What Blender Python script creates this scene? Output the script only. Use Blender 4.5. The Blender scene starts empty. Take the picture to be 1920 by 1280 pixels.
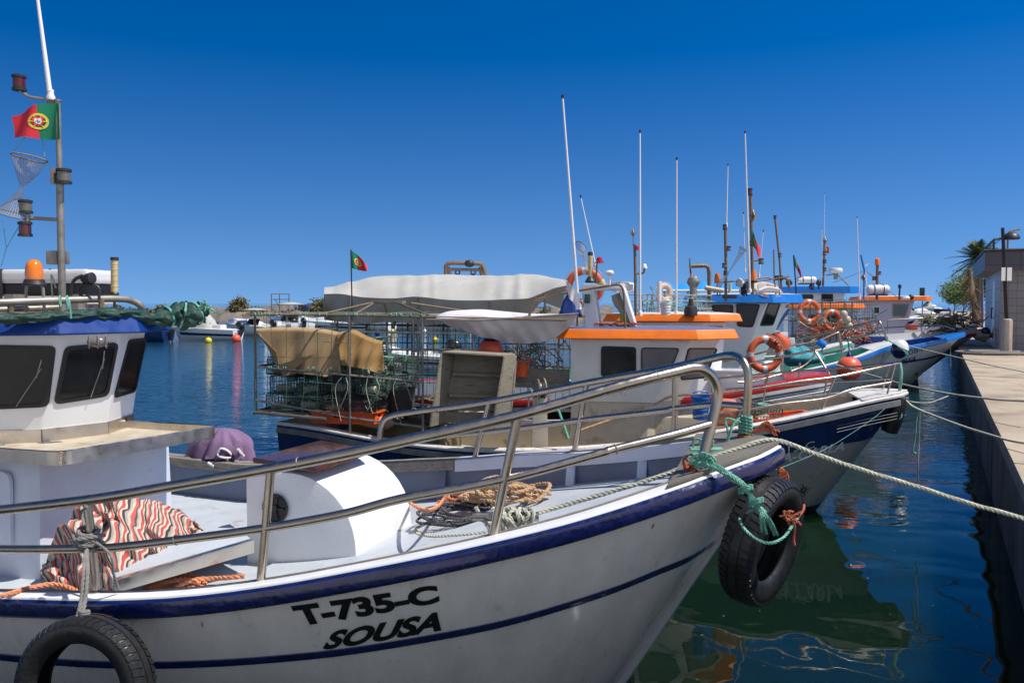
EXPO=0.1; SUNE=5.0; SKYS=0.102; SKY2=0.66
import bpy, bmesh, math, random
from mathutils import Vector as V, Matrix
import mathutils
random.seed(7)
PI=math.pi; R=math.radians
sc=bpy.context.scene; COL=sc.collection
# ---------------------------------------------------------------- camera model
H=2.5; FP=1600.0; TH=math.atan(72/1600); CT,ST=math.cos(TH),math.sin(TH)
def ray(px,py):
    v=(640-py)/FP
    return V(((px-960)/FP, CT+v*ST, -ST+v*CT))
def P(px,py,D):
    r=ray(px,py); return V((0,0,H))+r*(D/r.y)
def GZ(px,py,z):
    r=ray(px,py); return V((0,0,H))+r*((z-H)/r.z)
def rp(px,py,p0,n):
    r=ray(px,py); o=V((0,0,H)); return o+r*((V(p0)-o).dot(V(n))/r.dot(V(n)))
def lerp(a,b,t): return a+(b-a)*t
def interp(x,pts):
    if x<=pts[0][0]: return pts[0][1]
    for (a,fa),(b,fb) in zip(pts,pts[1:]):
        if x<=b: return fa+(fb-fa)*(x-a)/(b-a)
    return pts[-1][1]
def sinterp(x,pts):
    # smooth (Catmull-Rom / Hermite) interpolation
    if x<=pts[0][0]: return pts[0][1]
    n=len(pts)
    for i in range(n-1):
        a,fa=pts[i]; b,fb=pts[i+1]
        if x<=b:
            t=(x-a)/(b-a)
            m0=(fb-pts[i-1][1])/(b-pts[i-1][0]) if i>0 else (fb-fa)/(b-a)
            m1=(pts[i+2][1]-fa)/(pts[i+2][0]-a) if i<n-2 else (fb-fa)/(b-a)
            m0*=(b-a); m1*=(b-a)
            return (2*t**3-3*t*t+1)*fa+(t**3-2*t*t+t)*m0+(-2*t**3+3*t*t)*fb+(t**3-t*t)*m1
    return pts[-1][1]
def smooth(pts,k=6,closed=False):
    pts=[V(p) for p in pts]; n=len(pts)
    if n<3: 
        return [pts[0].lerp(pts[1],i/k) for i in range(k+1)]
    out=[]
    rng=n if closed else n-1
    for i in range(rng):
        p1=pts[i]; p2=pts[(i+1)%n]
        p0=pts[i-1] if (i>0 or closed) else p1*2-p2
        p3=pts[(i+2)%n] if (i+2<n or closed) else p2*2-p1
        for j in range(k):
            t=j/k
            out.append(0.5*((2*p1)+(p2-p0)*t+(2*p0-5*p1+4*p2-p3)*t*t+(3*p1-p0-3*p2+p3)*t**3))
    if not closed: out.append(pts[-1])
    return out
def resample(pts,step,closed=False):
    pts=list(pts)
    if closed: pts=pts+[pts[0]]
    L=[0]
    for a,b in zip(pts,pts[1:]): L.append(L[-1]+(b-a).length)
    n=max(2,int(L[-1]/step)); out=[]; j=0
    for i in range(n+(0 if closed else 1)):
        d=L[-1]*i/n
        while j<len(L)-2 and L[j+1]<d: j+=1
        s=L[j+1]-L[j]
        out.append(pts[j].lerp(pts[j+1],(d-L[j])/s if s>1e-9 else 0))
    return out
def frames(pts,closed=False):
    n=len(pts); T=[]
    for i in range(n):
        a=pts[i-1] if (i>0 or closed) else pts[i]
        b=pts[(i+1)%n] if (i<n-1 or closed) else pts[i]
        d=b-a; T.append(d.normalized() if d.length>1e-9 else V((0,0,1)))
    up=V((0,0,1)) if abs(T[0].z)<.9 else V((1,0,0))
    N=(up-T[0]*up.dot(T[0])).normalized(); out=[]
    for i in range(n):
        N=(N-T[i]*N.dot(T[i]))
        if N.length<1e-6: N=T[i].orthogonal()
        N.normalize(); out.append((T[i],N,T[i].cross(N)))
    return out
# ---------------------------------------------------------------- mesh builder
class MB:
    def __init__(s): s.v=[]; s.f=[]; s.m=[]; s.uv=[]; s.mi=0; s.hasuv=False
    def add(s,vs,fs,uvs=None):
        o=len(s.v); s.v+= [V(p) for p in vs]
        for k,f in enumerate(fs):
            s.f.append([o+i for i in f]); s.m.append(s.mi)
            if uvs is not None: s.uv.append([uvs[i] for i in f]); s.hasuv=True
            else: s.uv.append([(0,0)]*len(f))
        return s
    def box(s,c,size,rot=None):
        c=V(c); x,y,z=[a/2 for a in size]; rot=rot or Matrix.Identity(3)
        vs=[c+rot@V((i*x,j*y,k*z)) for i in(-1,1) for j in(-1,1) for k in(-1,1)]
        return s.add(vs,[(0,1,3,2),(4,6,7,5),(0,4,5,1),(2,3,7,6),(0,2,6,4),(1,5,7,3)])
    def hexa(s,b,t):
        n=len(b); vs=list(b)+list(t)
        return s.add(vs,[tuple(range(n))[::-1],tuple(range(n,2*n))]+[(i,(i+1)%n,n+(i+1)%n,n+i) for i in range(n)])
    def prism(s,poly,vec):
        vec=V(vec); return s.hexa([V(p) for p in poly],[V(p)+vec for p in poly])
    def tube(s,pts,r,n=8,closed=False,cap=True,sm=0):
        pts=[V(p) for p in pts]
        if sm: pts=smooth(pts,sm,closed)
        fr=frames(pts,closed); m=len(pts); vs=[]
        rr=r if isinstance(r,(list,tuple)) else [r]*m
        if len(rr)!=m: rr=[rr[min(len(rr)-1,int(i*(len(rr)-1)/(m-1)+.5))] for i in range(m)]
        for p,(T,N,B),q in zip(pts,fr,rr):
            for k in range(n):
                a=2*PI*k/n; vs.append(p+(N*math.cos(a)+B*math.sin(a))*q)
        fs=[]
        for i in range(m if closed else m-1):
            i2=(i+1)%m
            for k in range(n):
                k2=(k+1)%n; fs.append((i*n+k,i*n+k2,i2*n+k2,i2*n+k))
        if cap and not closed: fs+= [tuple(range(n))[::-1],tuple(range((m-1)*n,m*n))]
        return s.add(vs,fs)
    def rope(s,pts,r,sm=6,closed=False,pitch=None,n=5):
        pts=smooth([V(p) for p in pts],sm,closed) if sm else [V(p) for p in pts]
        pitch=pitch or r*7; pts=resample(pts,pitch/8,closed)
        if len(pts)<3: return s
        fr=frames(pts,closed)
        for k in range(3):
            q=[]; 
            for i,(p,(T,N,B)) in enumerate(zip(pts,fr)):
                a=2*PI*(i/8+k/3); q.append(p+(N*math.cos(a)+B*math.sin(a))*r*.5)
            s.tube(q,r*.56,n,closed)
        return s
    def lathe(s,prof,base,axis=(0,0,1),n=20,ring=False):
        base=V(base); ax=V(axis).normalized(); a=ax.orthogonal().normalized(); b=ax.cross(a)
        vs=[];m=len(prof)
        for r,h in prof:
            for k in range(n):
                t=2*PI*k/n; vs.append(base+ax*h+(a*math.cos(t)+b*math.sin(t))*max(r,1e-4))
        fs=[(i*n+k,i*n+(k+1)%n,((i+1)%m)*n+(k+1)%n,((i+1)%m)*n+k) for i in range(m if ring else m-1) for k in range(n)]
        if not ring: fs+=[tuple(range(n))[::-1],tuple(range((m-1)*n,m*n))]
        return s.add(vs,fs)
    def cyl(s,a,b,r,n=12,r2=None):
        a=V(a);b=V(b); return s.lathe([(r,0),(r if r2 is None else r2,(b-a).length)],a,b-a,n)
    def ball(s,c,r,n=16,m=10,rot=None,scale=(1,1,1)):
        c=V(c); rot=rot or Matrix.Identity(3); vs=[];
        for i in range(m+1):
            t=PI*i/m
            for k in range(n):
                a=2*PI*k/n
                vs.append(c+rot@V((r*scale[0]*math.sin(t)*math.cos(a),r*scale[1]*math.sin(t)*math.sin(a),r*scale[2]*math.cos(t))))
        return s.add(vs,[(i*n+k,(i+1)*n+k,(i+1)*n+(k+1)%n,i*n+(k+1)%n) for i in range(m) for k in range(n)])
    def torus(s,c,axis,Rr,r,n=32,m=12,sq=(1,1)):
        c=V(c); ax=V(axis).normalized(); a=ax.orthogonal().normalized(); b=ax.cross(a); vs=[]
        for i in range(n):
            t=2*PI*i/n; d=a*math.cos(t)+b*math.sin(t)
            for k in range(m):
                q=2*PI*k/m; vs.append(c+d*(Rr+r*sq[0]*math.cos(q))+ax*(r*sq[1]*math.sin(q)))
        return s.add(vs,[(i*m+k,((i+1)%n)*m+k,((i+1)%n)*m+(k+1)%m,i*m+(k+1)%m) for i in range(n) for k in range(m)])
    def grid(s,rows,closed=False,thick=0):
        n=len(rows[0]); m=len(rows); vs=[V(p) for r in rows for p in r]
        uv=[(j/(n-1),i/(m-1)) for i in range(m) for j in range(n)]
        fs=[(i*n+j,i*n+j+1,(i+1)*n+j+1,(i+1)*n+j) for i in range(m-1) for j in range(n-1)]
        return s.add(vs,fs,uv)
    def loft(s,secs,closed_sec=True,caps=True):
        n=len(secs[0]); m=len(secs); vs=[V(p) for r in secs for p in r]
        kk=n if closed_sec else n-1
        fs=[(i*n+j,i*n+(j+1)%n,(i+1)*n+(j+1)%n,(i+1)*n+j) for i in range(m-1) for j in range(kk)]
        if caps and closed_sec: fs+=[tuple(range(n))[::-1],tuple(range((m-1)*n,m*n))]
        return s.add(vs,fs)
    def build(s,name,mat,parent=None,label=None,bevel=0,ang=35,solid=0,flat=False,loc=None,seg=2):
        root=parent
        while root is not None and root.parent is not None: root=root.parent
        if root is None:
            if loc is None:
                zs=min(p.z for p in s.v); loc=V((sum(p.x for p in s.v)/len(s.v),sum(p.y for p in s.v)/len(s.v),zs))
            o0=V(loc)
        else: o0=V(root.location)
        me=bpy.data.meshes.new(name); me.from_pydata([tuple(p-o0) for p in s.v],[],s.f)
        mats=mat if isinstance(mat,(list,tuple)) else [mat]
        for m_ in mats: me.materials.append(m_)
        if len(mats)>1: me.polygons.foreach_set('material_index',s.m)
        if s.hasuv:
            ul=me.uv_layers.new(name='UVMap'); k=0
            for f in s.uv:
                for u in f: ul.data[k].uv=u; k+=1
        bm=bmesh.new(); bm.from_mesh(me)
        bmesh.ops.recalc_face_normals(bm,faces=bm.faces)
        if solid: bmesh.ops.solidify(bm,geom=bm.faces[:],thickness=solid)
        if bevel:
            es=[e for e in bm.edges if len(e.link_faces)==2 and e.calc_face_angle(0)>R(30)]
            bmesh.ops.bevel(bm,geom=es,offset=bevel,segments=seg,profile=.7,affect='EDGES',clamp_overlap=True)
        bm.to_mesh(me); bm.free()
        if not flat:
            me.polygons.foreach_set('use_smooth',[True]*len(me.polygons))
            me.set_sharp_from_angle(angle=R(ang))
        o=bpy.data.objects.new(name,me); COL.objects.link(o)
        if parent is not None: o.parent=parent
        else: o.location=o0
        if label: o['label']=label
        return o
def tag(o,label=None,cat=None,group=None,kind=None):
    if label: o['label']=label
    if cat: o['category']=cat
    if group: o['group']=group
    if kind: o['kind']=kind
    return o
def thing(name,loc,label,cat,group=None):
    o=bpy.data.objects.new(name,None); COL.objects.link(o); o.location=V(loc); o.empty_display_size=.2
    return tag(o,label,cat,group)
def copy_tree(o,parent=None):
    c=o.copy(); COL.objects.link(c)
    if parent is not None: c.parent=parent
    for ch in [q for q in o.children]: copy_tree(ch,c)
    return c
# ---------------------------------------------------------------- materials
def NM(name):
    m=bpy.data.materials.new(name); m.use_nodes=True; nt=m.node_tree
    return m,nt,nt.nodes,nt.links,nt.nodes['Principled BSDF']
def mat(name,col,rough=.5,metal=0,var=.12,scale=6,dirt=None,dirt_amt=.3,dirt_scale=3,bump=0,bscale=60,coat=0,rvar=.1,spec=.5,stretch=(1,1,1),trans=0,sheen=0,speck=None):
    m,nt,N,L,b=NM(name)
    tc=N.new('ShaderNodeTexCoord'); mp=N.new('ShaderNodeMapping'); L.new(tc.outputs['Object'],mp.inputs[0]); mp.inputs['Scale'].default_value=stretch
    n1=N.new('ShaderNodeTexNoise'); n1.inputs['Scale'].default_value=scale; n1.inputs['Detail'].default_value=6; L.new(mp.outputs[0],n1.inputs[0])
    mr=N.new('ShaderNodeMapRange'); mr.inputs['From Min'].default_value=.3; mr.inputs['From Max'].default_value=.7; mr.inputs['To Min'].default_value=1-var; mr.inputs['To Max'].default_value=1+var
    L.new(n1.outputs[0],mr.inputs[0])
    mul=N.new('ShaderNodeVectorMath'); mul.operation='SCALE'; mul.inputs[0].default_value=col[:3]; L.new(mr.outputs[0],mul.inputs['Scale'])
    out=mul.outputs[0]
    if dirt is not None:
        n2=N.new('ShaderNodeTexNoise'); n2.inputs['Scale'].default_value=dirt_scale; n2.inputs['Detail'].default_value=9; n2.inputs['Roughness'].default_value=.65; L.new(mp.outputs[0],n2.inputs[0])
        cr=N.new('ShaderNodeMapRange'); cr.inputs['From Min'].default_value=.72-dirt_amt*.5; cr.inputs['From Max'].default_value=.8-dirt_amt*.2; L.new(n2.outputs[0],cr.inputs[0])
        mx=N.new('ShaderNodeMix'); mx.data_type='RGBA'; L.new(cr.outputs[0],mx.inputs[0]); L.new(out,mx.inputs[6]); mx.inputs[7].default_value=(*dirt[:3],1); out=mx.outputs[2]
    if speck is not None:
        n3=N.new('ShaderNodeTexVoronoi'); n3.inputs['Scale'].default_value=speck[1]; L.new(mp.outputs[0],n3.inputs[0])
        c3=N.new('ShaderNodeMapRange'); c3.inputs['From Min'].default_value=speck[2]; c3.inputs['From Max'].default_value=speck[2]*.6; L.new(n3.outputs['Distance'],c3.inputs[0])
        mx=N.new('ShaderNodeMix'); mx.data_type='RGBA'; L.new(c3.outputs[0],mx.inputs[0]); L.new(out,mx.inputs[6]); mx.inputs[7].default_value=(*speck[0][:3],1); out=mx.outputs[2]
    L.new(out,b.inputs['Base Color'])
    b.inputs['Metallic'].default_value=metal; b.inputs['Specular IOR Level'].default_value=spec
    rr=N.new('ShaderNodeMapRange'); rr.inputs['From Min'].default_value=.3; rr.inputs['From Max'].default_value=.7; rr.inputs['To Min'].default_value=max(.02,rough-rvar); rr.inputs['To Max'].default_value=min(1,rough+rvar)
    n4=N.new('ShaderNodeTexNoise'); n4.inputs['Scale'].default_value=scale*2.3; n4.inputs['Detail'].default_value=5; L.new(mp.outputs[0],n4.inputs[0]); L.new(n4.outputs[0],rr.inputs[0]); L.new(rr.outputs[0],b.inputs['Roughness'])
    if coat: b.inputs['Coat Weight'].default_value=coat; b.inputs['Coat Roughness'].default_value=.08
    if trans: b.inputs['Transmission Weight'].default_value=trans
    if bump:
        n5=N.new('ShaderNodeTexNoise'); n5.inputs['Scale'].default_value=bscale; n5.inputs['Detail'].default_value=4; L.new(mp.outputs[0],n5.inputs[0])
        bp=N.new('ShaderNodeBump'); bp.inputs['Strength'].default_value=bump; bp.inputs['Distance'].default_value=.01; L.new(n5.outputs[0],bp.inputs['Height']); L.new(bp.outputs[0],b.inputs['Normal'])
    return m
def netmat(name,col,density,cell,slope=1):
    # woven net cloth: holes are real alpha, set by a fine grid in UV space
    m,nt,N,L,b=NM(name); b.inputs['Base Color'].default_value=(*col,1); b.inputs['Roughness'].default_value=.6
    tc=N.new('ShaderNodeTexCoord'); sp=N.new('ShaderNodeSeparateXYZ'); L.new(tc.outputs['UV'],sp.inputs[0])
    outs=[]
    for k in (0,1):
        mu=N.new('ShaderNodeMath'); mu.operation='MULTIPLY'; mu.inputs[1].default_value=cell[k]; L.new(sp.outputs[k],mu.inputs[0])
        fr=N.new('ShaderNodeMath'); fr.operation='FRACT'; L.new(mu.outputs[0],fr.inputs[0])
        lt=N.new('ShaderNodeMath'); lt.operation='LESS_THAN'; lt.inputs[1].default_value=density; L.new(fr.outputs[0],lt.inputs[0]); outs.append(lt)
    mx=N.new('ShaderNodeMath'); mx.operation='MAXIMUM'; L.new(outs[0].outputs[0],mx.inputs[0]); L.new(outs[1].outputs[0],mx.inputs[1])
    L.new(mx.outputs[0],b.inputs['Alpha'])
    return m
M={}
M['white']=mat('white_paint',(.78,.79,.80),.35,var=.05,scale=3,bump=.12,bscale=25,dirt=(.45,.42,.36),dirt_amt=.12,dirt_scale=5)
M['whitedirty']=mat('weathered_white_paint',(.70,.69,.66),.45,var=.08,scale=4,bump=.15,bscale=25,dirt=(.36,.29,.2),dirt_amt=.22,dirt_scale=6)
M['cream']=mat('stained_cream_paint',(.50,.44,.34),.5,var=.12,scale=5,dirt=(.22,.17,.11),dirt_amt=.35,dirt_scale=5,bump=.2)
M['hullwhite']=mat('hull_white_gloss',(.76,.71,.65),.24,var=.10,scale=1.4,dirt=(.42,.41,.38),dirt_amt=.22,dirt_scale=2.5,bump=.12,bscale=5,coat=.35,rvar=.08,stretch=(4,4,.7),speck=((.34,.20,.11),1.3,.055))
M['hullgrey']=mat('hull_white_worn',(.62,.62,.62),.3,var=.08,scale=2,dirt=(.32,.30,.27),dirt_amt=.32,dirt_scale=4,bump=.1,bscale=8,coat=.3)
M['greydeck']=mat('grey_deck_paint',(.47,.51,.55),.55,var=.08,scale=4,bump=.25,bscale=90,dirt=(.32,.28,.22),dirt_amt=.24,dirt_scale=5)
M['greyblue']=mat('grey_blue_bulwark_paint',(.13,.165,.25),.4,var=.1,scale=4,bump=.2,bscale=30)
M['paleblue']=mat('pale_blue_white_paint',(.60,.64,.74),.35,var=.06,scale=4,bump=.25,bscale=22,dirt=(.3,.28,.26),dirt_amt=.12)
M['navy']=mat('navy_gloss_paint',(.005,.012,.085),.24,var=.3,scale=9,bump=.45,bscale=22,coat=.7,dirt=(.05,.06,.12),dirt_amt=.1,dirt_scale=14,speck=((.5,.5,.5),30,.03))
M['navydull']=mat('navy_hull_worn',(.006,.026,.115),.35,var=.3,scale=4,bump=.2,bscale=12,coat=.3,dirt=(.10,.12,.15),dirt_amt=.2)
M['royal']=mat('royal_blue_paint',(.004,.04,.22),.35,var=.1,scale=4,coat=.3,speck=((.6,.6,.6),14,.03))
M['brightblue']=mat('bright_blue_paint',(.012,.19,.62),.35,var=.08,scale=4,coat=.3)
M['orange']=mat('orange_paint',(.90,.19,.008),.45,var=.12,scale=5,coat=.1,dirt=(.62,.33,.20),dirt_amt=.16,dirt_scale=9,bump=.15,bscale=20)
M['red']=mat('red_paint',(.5,.02,.02),.35,var=.15,scale=4,coat=.3,dirt=(.3,.1,.08),dirt_amt=.1)
M['black']=mat('black_paint',(.012,.013,.016),.35,var=.2,coat=.2)
M['steel']=mat('stainless_tube',(.44,.385,.32),.30,metal=1,var=.08,scale=10,rvar=.07,dirt=(.30,.22,.14),dirt_amt=.14,dirt_scale=7)
M['steelflat']=mat('stainless_sheet',(.58,.53,.47),.34,metal=1,var=.14,scale=5,rvar=.12,dirt=(.30,.25,.19),dirt_amt=.26,dirt_scale=6,bump=.05)
M['galv']=mat('galvanised_pipe',(.33,.31,.27),.5,metal=.6,var=.2,scale=9,dirt=(.22,.13,.07),dirt_amt=.3,dirt_scale=12)
M['rustpipe']=mat('rusty_pipe',(.24,.17,.11),.65,metal=.3,var=.25,scale=14,dirt=(.13,.06,.03),dirt_amt=.35,dirt_scale=14)
M['rubber']=mat('black_rubber',(.018,.018,.019),.42,var=.25,scale=9,bump=.3,bscale=40,dirt=(.05,.05,.05),dirt_amt=.22,dirt_scale=5)
M['rubberseal']=mat('window_rubber',(.012,.012,.013),.4,var=.1)
M['glass']=mat('dark_window_glass',(.014,.016,.018),.10,var=.4,scale=3,rvar=.04,spec=.38,dirt=(.05,.052,.055),dirt_amt=.3,dirt_scale=3)
M['perspex']=mat('hazy_window_glass',(.16,.14,.15),.2,var=.2,scale=3,dirt=(.3,.28,.27),dirt_amt=.2)
M['woodlid']=mat('varnished_dark_wood',(.075,.022,.015),.28,var=.35,scale=5,stretch=(1,1,1),coat=.6,dirt=(.14,.05,.03),dirt_amt=.3,dirt_scale=7,bump=.1)
M['woodgrey']=mat('weathered_grey_wood',(.24,.215,.18),.8,var=.25,scale=5,stretch=(1,7,7),dirt=(.1,.08,.06),dirt_amt=.3,dirt_scale=3,bump=.5,bscale=30)
M['capwood']=mat('grey_cap_paint',(.17,.155,.13),.6,var=.15,scale=6,bump=.3,bscale=50,dirt=(.3,.28,.25),dirt_amt=.15)
M['crate']=mat('old_crate_boards',(.27,.235,.175),.8,var=.22,scale=4,stretch=(1,1,6),dirt=(.12,.085,.05),dirt_amt=.36,dirt_scale=4,bump=.4,bscale=30)
M['ropegrey']=mat('grey_rope',(.22,.21,.20),.85,var=.2,scale=30,bump=.3,bscale=200)
M['ropepale']=mat('pale_rope',(.50,.50,.40),.85,var=.15,scale=25,bump=.3,bscale=200,dirt=(.25,.26,.2),dirt_amt=.3,dirt_scale=20)
M['ropetan']=mat('tan_rope',(.50,.32,.18),.85,var=.2,scale=25,bump=.3,bscale=200)
M['ropeorange']=mat('orange_rope',(.68,.26,.13),.8,var=.2,scale=25,bump=.3,bscale=200)
M['roperust']=mat('rust_orange_twine',(.40,.11,.05),.85,var=.25,scale=25)
M['ropeteal']=mat('teal_twine',(.15,.40,.31),.7,var=.25,scale=30,dirt=(.35,.5,.42),dirt_amt=.2,dirt_scale=30)
M['ropeslate']=mat('dark_slate_rope',(.085,.082,.088),.85,var=.25,scale=25,bump=.3,bscale=200)
M['netgreen']=mat('green_netting',(.004,.045,.035),.45,var=.6,scale=22,dirt=(.05,.22,.17),dirt_amt=.12,dirt_scale=45,bump=1.0,bscale=70,stretch=(1,1,2))
M['wiregreen']=mat('green_coated_wire',(.08,.14,.10),.5,var=.35,scale=6)
M['wiredark']=mat('dark_wire',(.06,.075,.07),.5,var=.3,scale=6)
M['tarp']=mat('grey_white_tarpaulin',(.44,.43,.40),.75,var=.08,scale=2,bump=1.0,bscale=7,dirt=(.28,.27,.25),dirt_amt=.2,dirt_scale=2.5)
M['sheet']=mat('white_awning_cloth',(.62,.60,.63),.8,var=.04,scale=3,dirt=(.50,.40,.38),dirt_amt=.13,dirt_scale=7,bump=.1)
M['burlap']=mat('burlap',(.42,.28,.14),.95,var=.12,scale=3,dirt=(.28,.17,.07),dirt_amt=.24,dirt_scale=3,bump=.5,bscale=220)
M['burlapdark']=mat('stained_burlap',(.34,.20,.07),.95,var=.2,scale=4,dirt=(.19,.10,.04),dirt_amt=.32,dirt_scale=3.5,bump=.5,bscale=220)
M['orangeplastic']=mat('orange_plastic',(.80,.11,.02),.42,var=.12,scale=6,dirt=(.3,.1,.05),dirt_amt=.2)
M['bucketblack']=mat('black_plastic',(.045,.05,.048),.5,var=.2,scale=6,dirt=(.14,.14,.13),dirt_amt=.3)
M['blueplastic']=mat('blue_plastic',(.02,.16,.55),.35,var=.1)
M['lifebuoy']=mat('lifebuoy_orange',(.62,.11,.035),.5,var=.15,scale=8,dirt=(.45,.22,.12),dirt_amt=.2)
M['lifebuoytan']=mat('faded_lifebuoy',(.55,.40,.30),.6,var=.15)
M['reflect']=mat('grey_reflective_tape',(.5,.5,.52),.4)
M['buoyred']=mat('coral_buoy',(.80,.12,.06),.38,var=.08,scale=5,dirt=(.55,.2,.12),dirt_amt=.15)
M['buoyyellow']=mat('yellow_buoy',(.80,.62,.02),.4)
M['redlamp']=mat('dark_red_lens',(.10,.008,.012),.12,var=.2,coat=.5)
M['redbright']=mat('red_lens',(.45,.01,.02),.12,var=.1,coat=.5)
M['greylamp']=mat('smoked_lens',(.14,.135,.11),.2,var=.2,coat=.5)
M['amber']=mat('amber_lens',(.85,.20,.005),.12,var=.1,coat=.6)
M['darkplastic']=mat('dark_plastic',(.03,.03,.032),.45,var=.2)
M['yellowtube']=mat('cream_reflector_tube',(.62,.50,.24),.4,var=.12,scale=8,stretch=(1,1,5))
M['antenna']=mat('white_fibreglass',(.82,.82,.84),.35,var=.02)
M['gelcoat']=mat('white_gelcoat',(.80,.80,.80),.22,var=.03,coat=.4)
M['purple']=mat('purple_cloth',(.20,.12,.22),.85,var=.2,scale=4,bump=.3,bscale=120,dirt=(.33,.25,.33),dirt_amt=.25,dirt_scale=4)
M['purpledark']=mat('dark_purple_cloth',(.085,.035,.09),.85,var=.2)
M['flaggreen']=mat('flag_green',(.0,.20,.10),.7,var=.05)
M['flagred']=mat('flag_red',(.75,.03,.05),.7,var=.05)
M['flagyellow']=mat('flag_yellow',(.75,.60,.08),.7,var=.05)
M['lilac']=mat('lilac_white_paint',(.62,.60,.70),.4,var=.05,dirt=(.4,.38,.4),dirt_amt=.1)
M['seagreen']=mat('sea_green_paint',(.10,.42,.30),.4,var=.1,dirt=(.2,.3,.25),dirt_amt=.2)
M['bluetarp']=mat('blue_tarpaulin',(.02,.28,.75),.6,var=.15,scale=5)
M['clay']=mat('terracotta',(.55,.19,.10),.7,var=.15,scale=5)
M['ink']=mat('black_lettering',(.008,.009,.011),.3,var=.1,scale=5,coat=.3,dirt=(.05,.05,.05),dirt_amt=.12,dirt_scale=30)
M['inkpale']=mat('pale_lettering',(.70,.72,.74),.5,var=.15,dirt=(.1,.14,.22),dirt_amt=.3,dirt_scale=14)
M['inkgrey']=mat('grey_lettering',(.10,.11,.12),.5,var=.15,dirt=(.35,.35,.35),dirt_amt=.25,dirt_scale=14)
M['concrete']=mat('quay_concrete',(.41,.335,.245),.9,var=.16,scale=1.3,dirt=(.24,.19,.135),dirt_amt=.42,dirt_scale=1.4,bump=.6,bscale=14)
M['gravel']=mat('sandy_quay_surface',(.43,.335,.235),.95,var=.22,scale=9,dirt=(.33,.26,.19),dirt_amt=.3,dirt_scale=2,bump=1,bscale=40)
M['wallwet']=mat('quay_wall',(.20,.185,.155),.75,var=.35,scale=1.5,dirt=(.02,.028,.018),dirt_amt=.4,dirt_scale=1.2,bump=.8,bscale=8,stretch=(1,1,.35))
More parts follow.
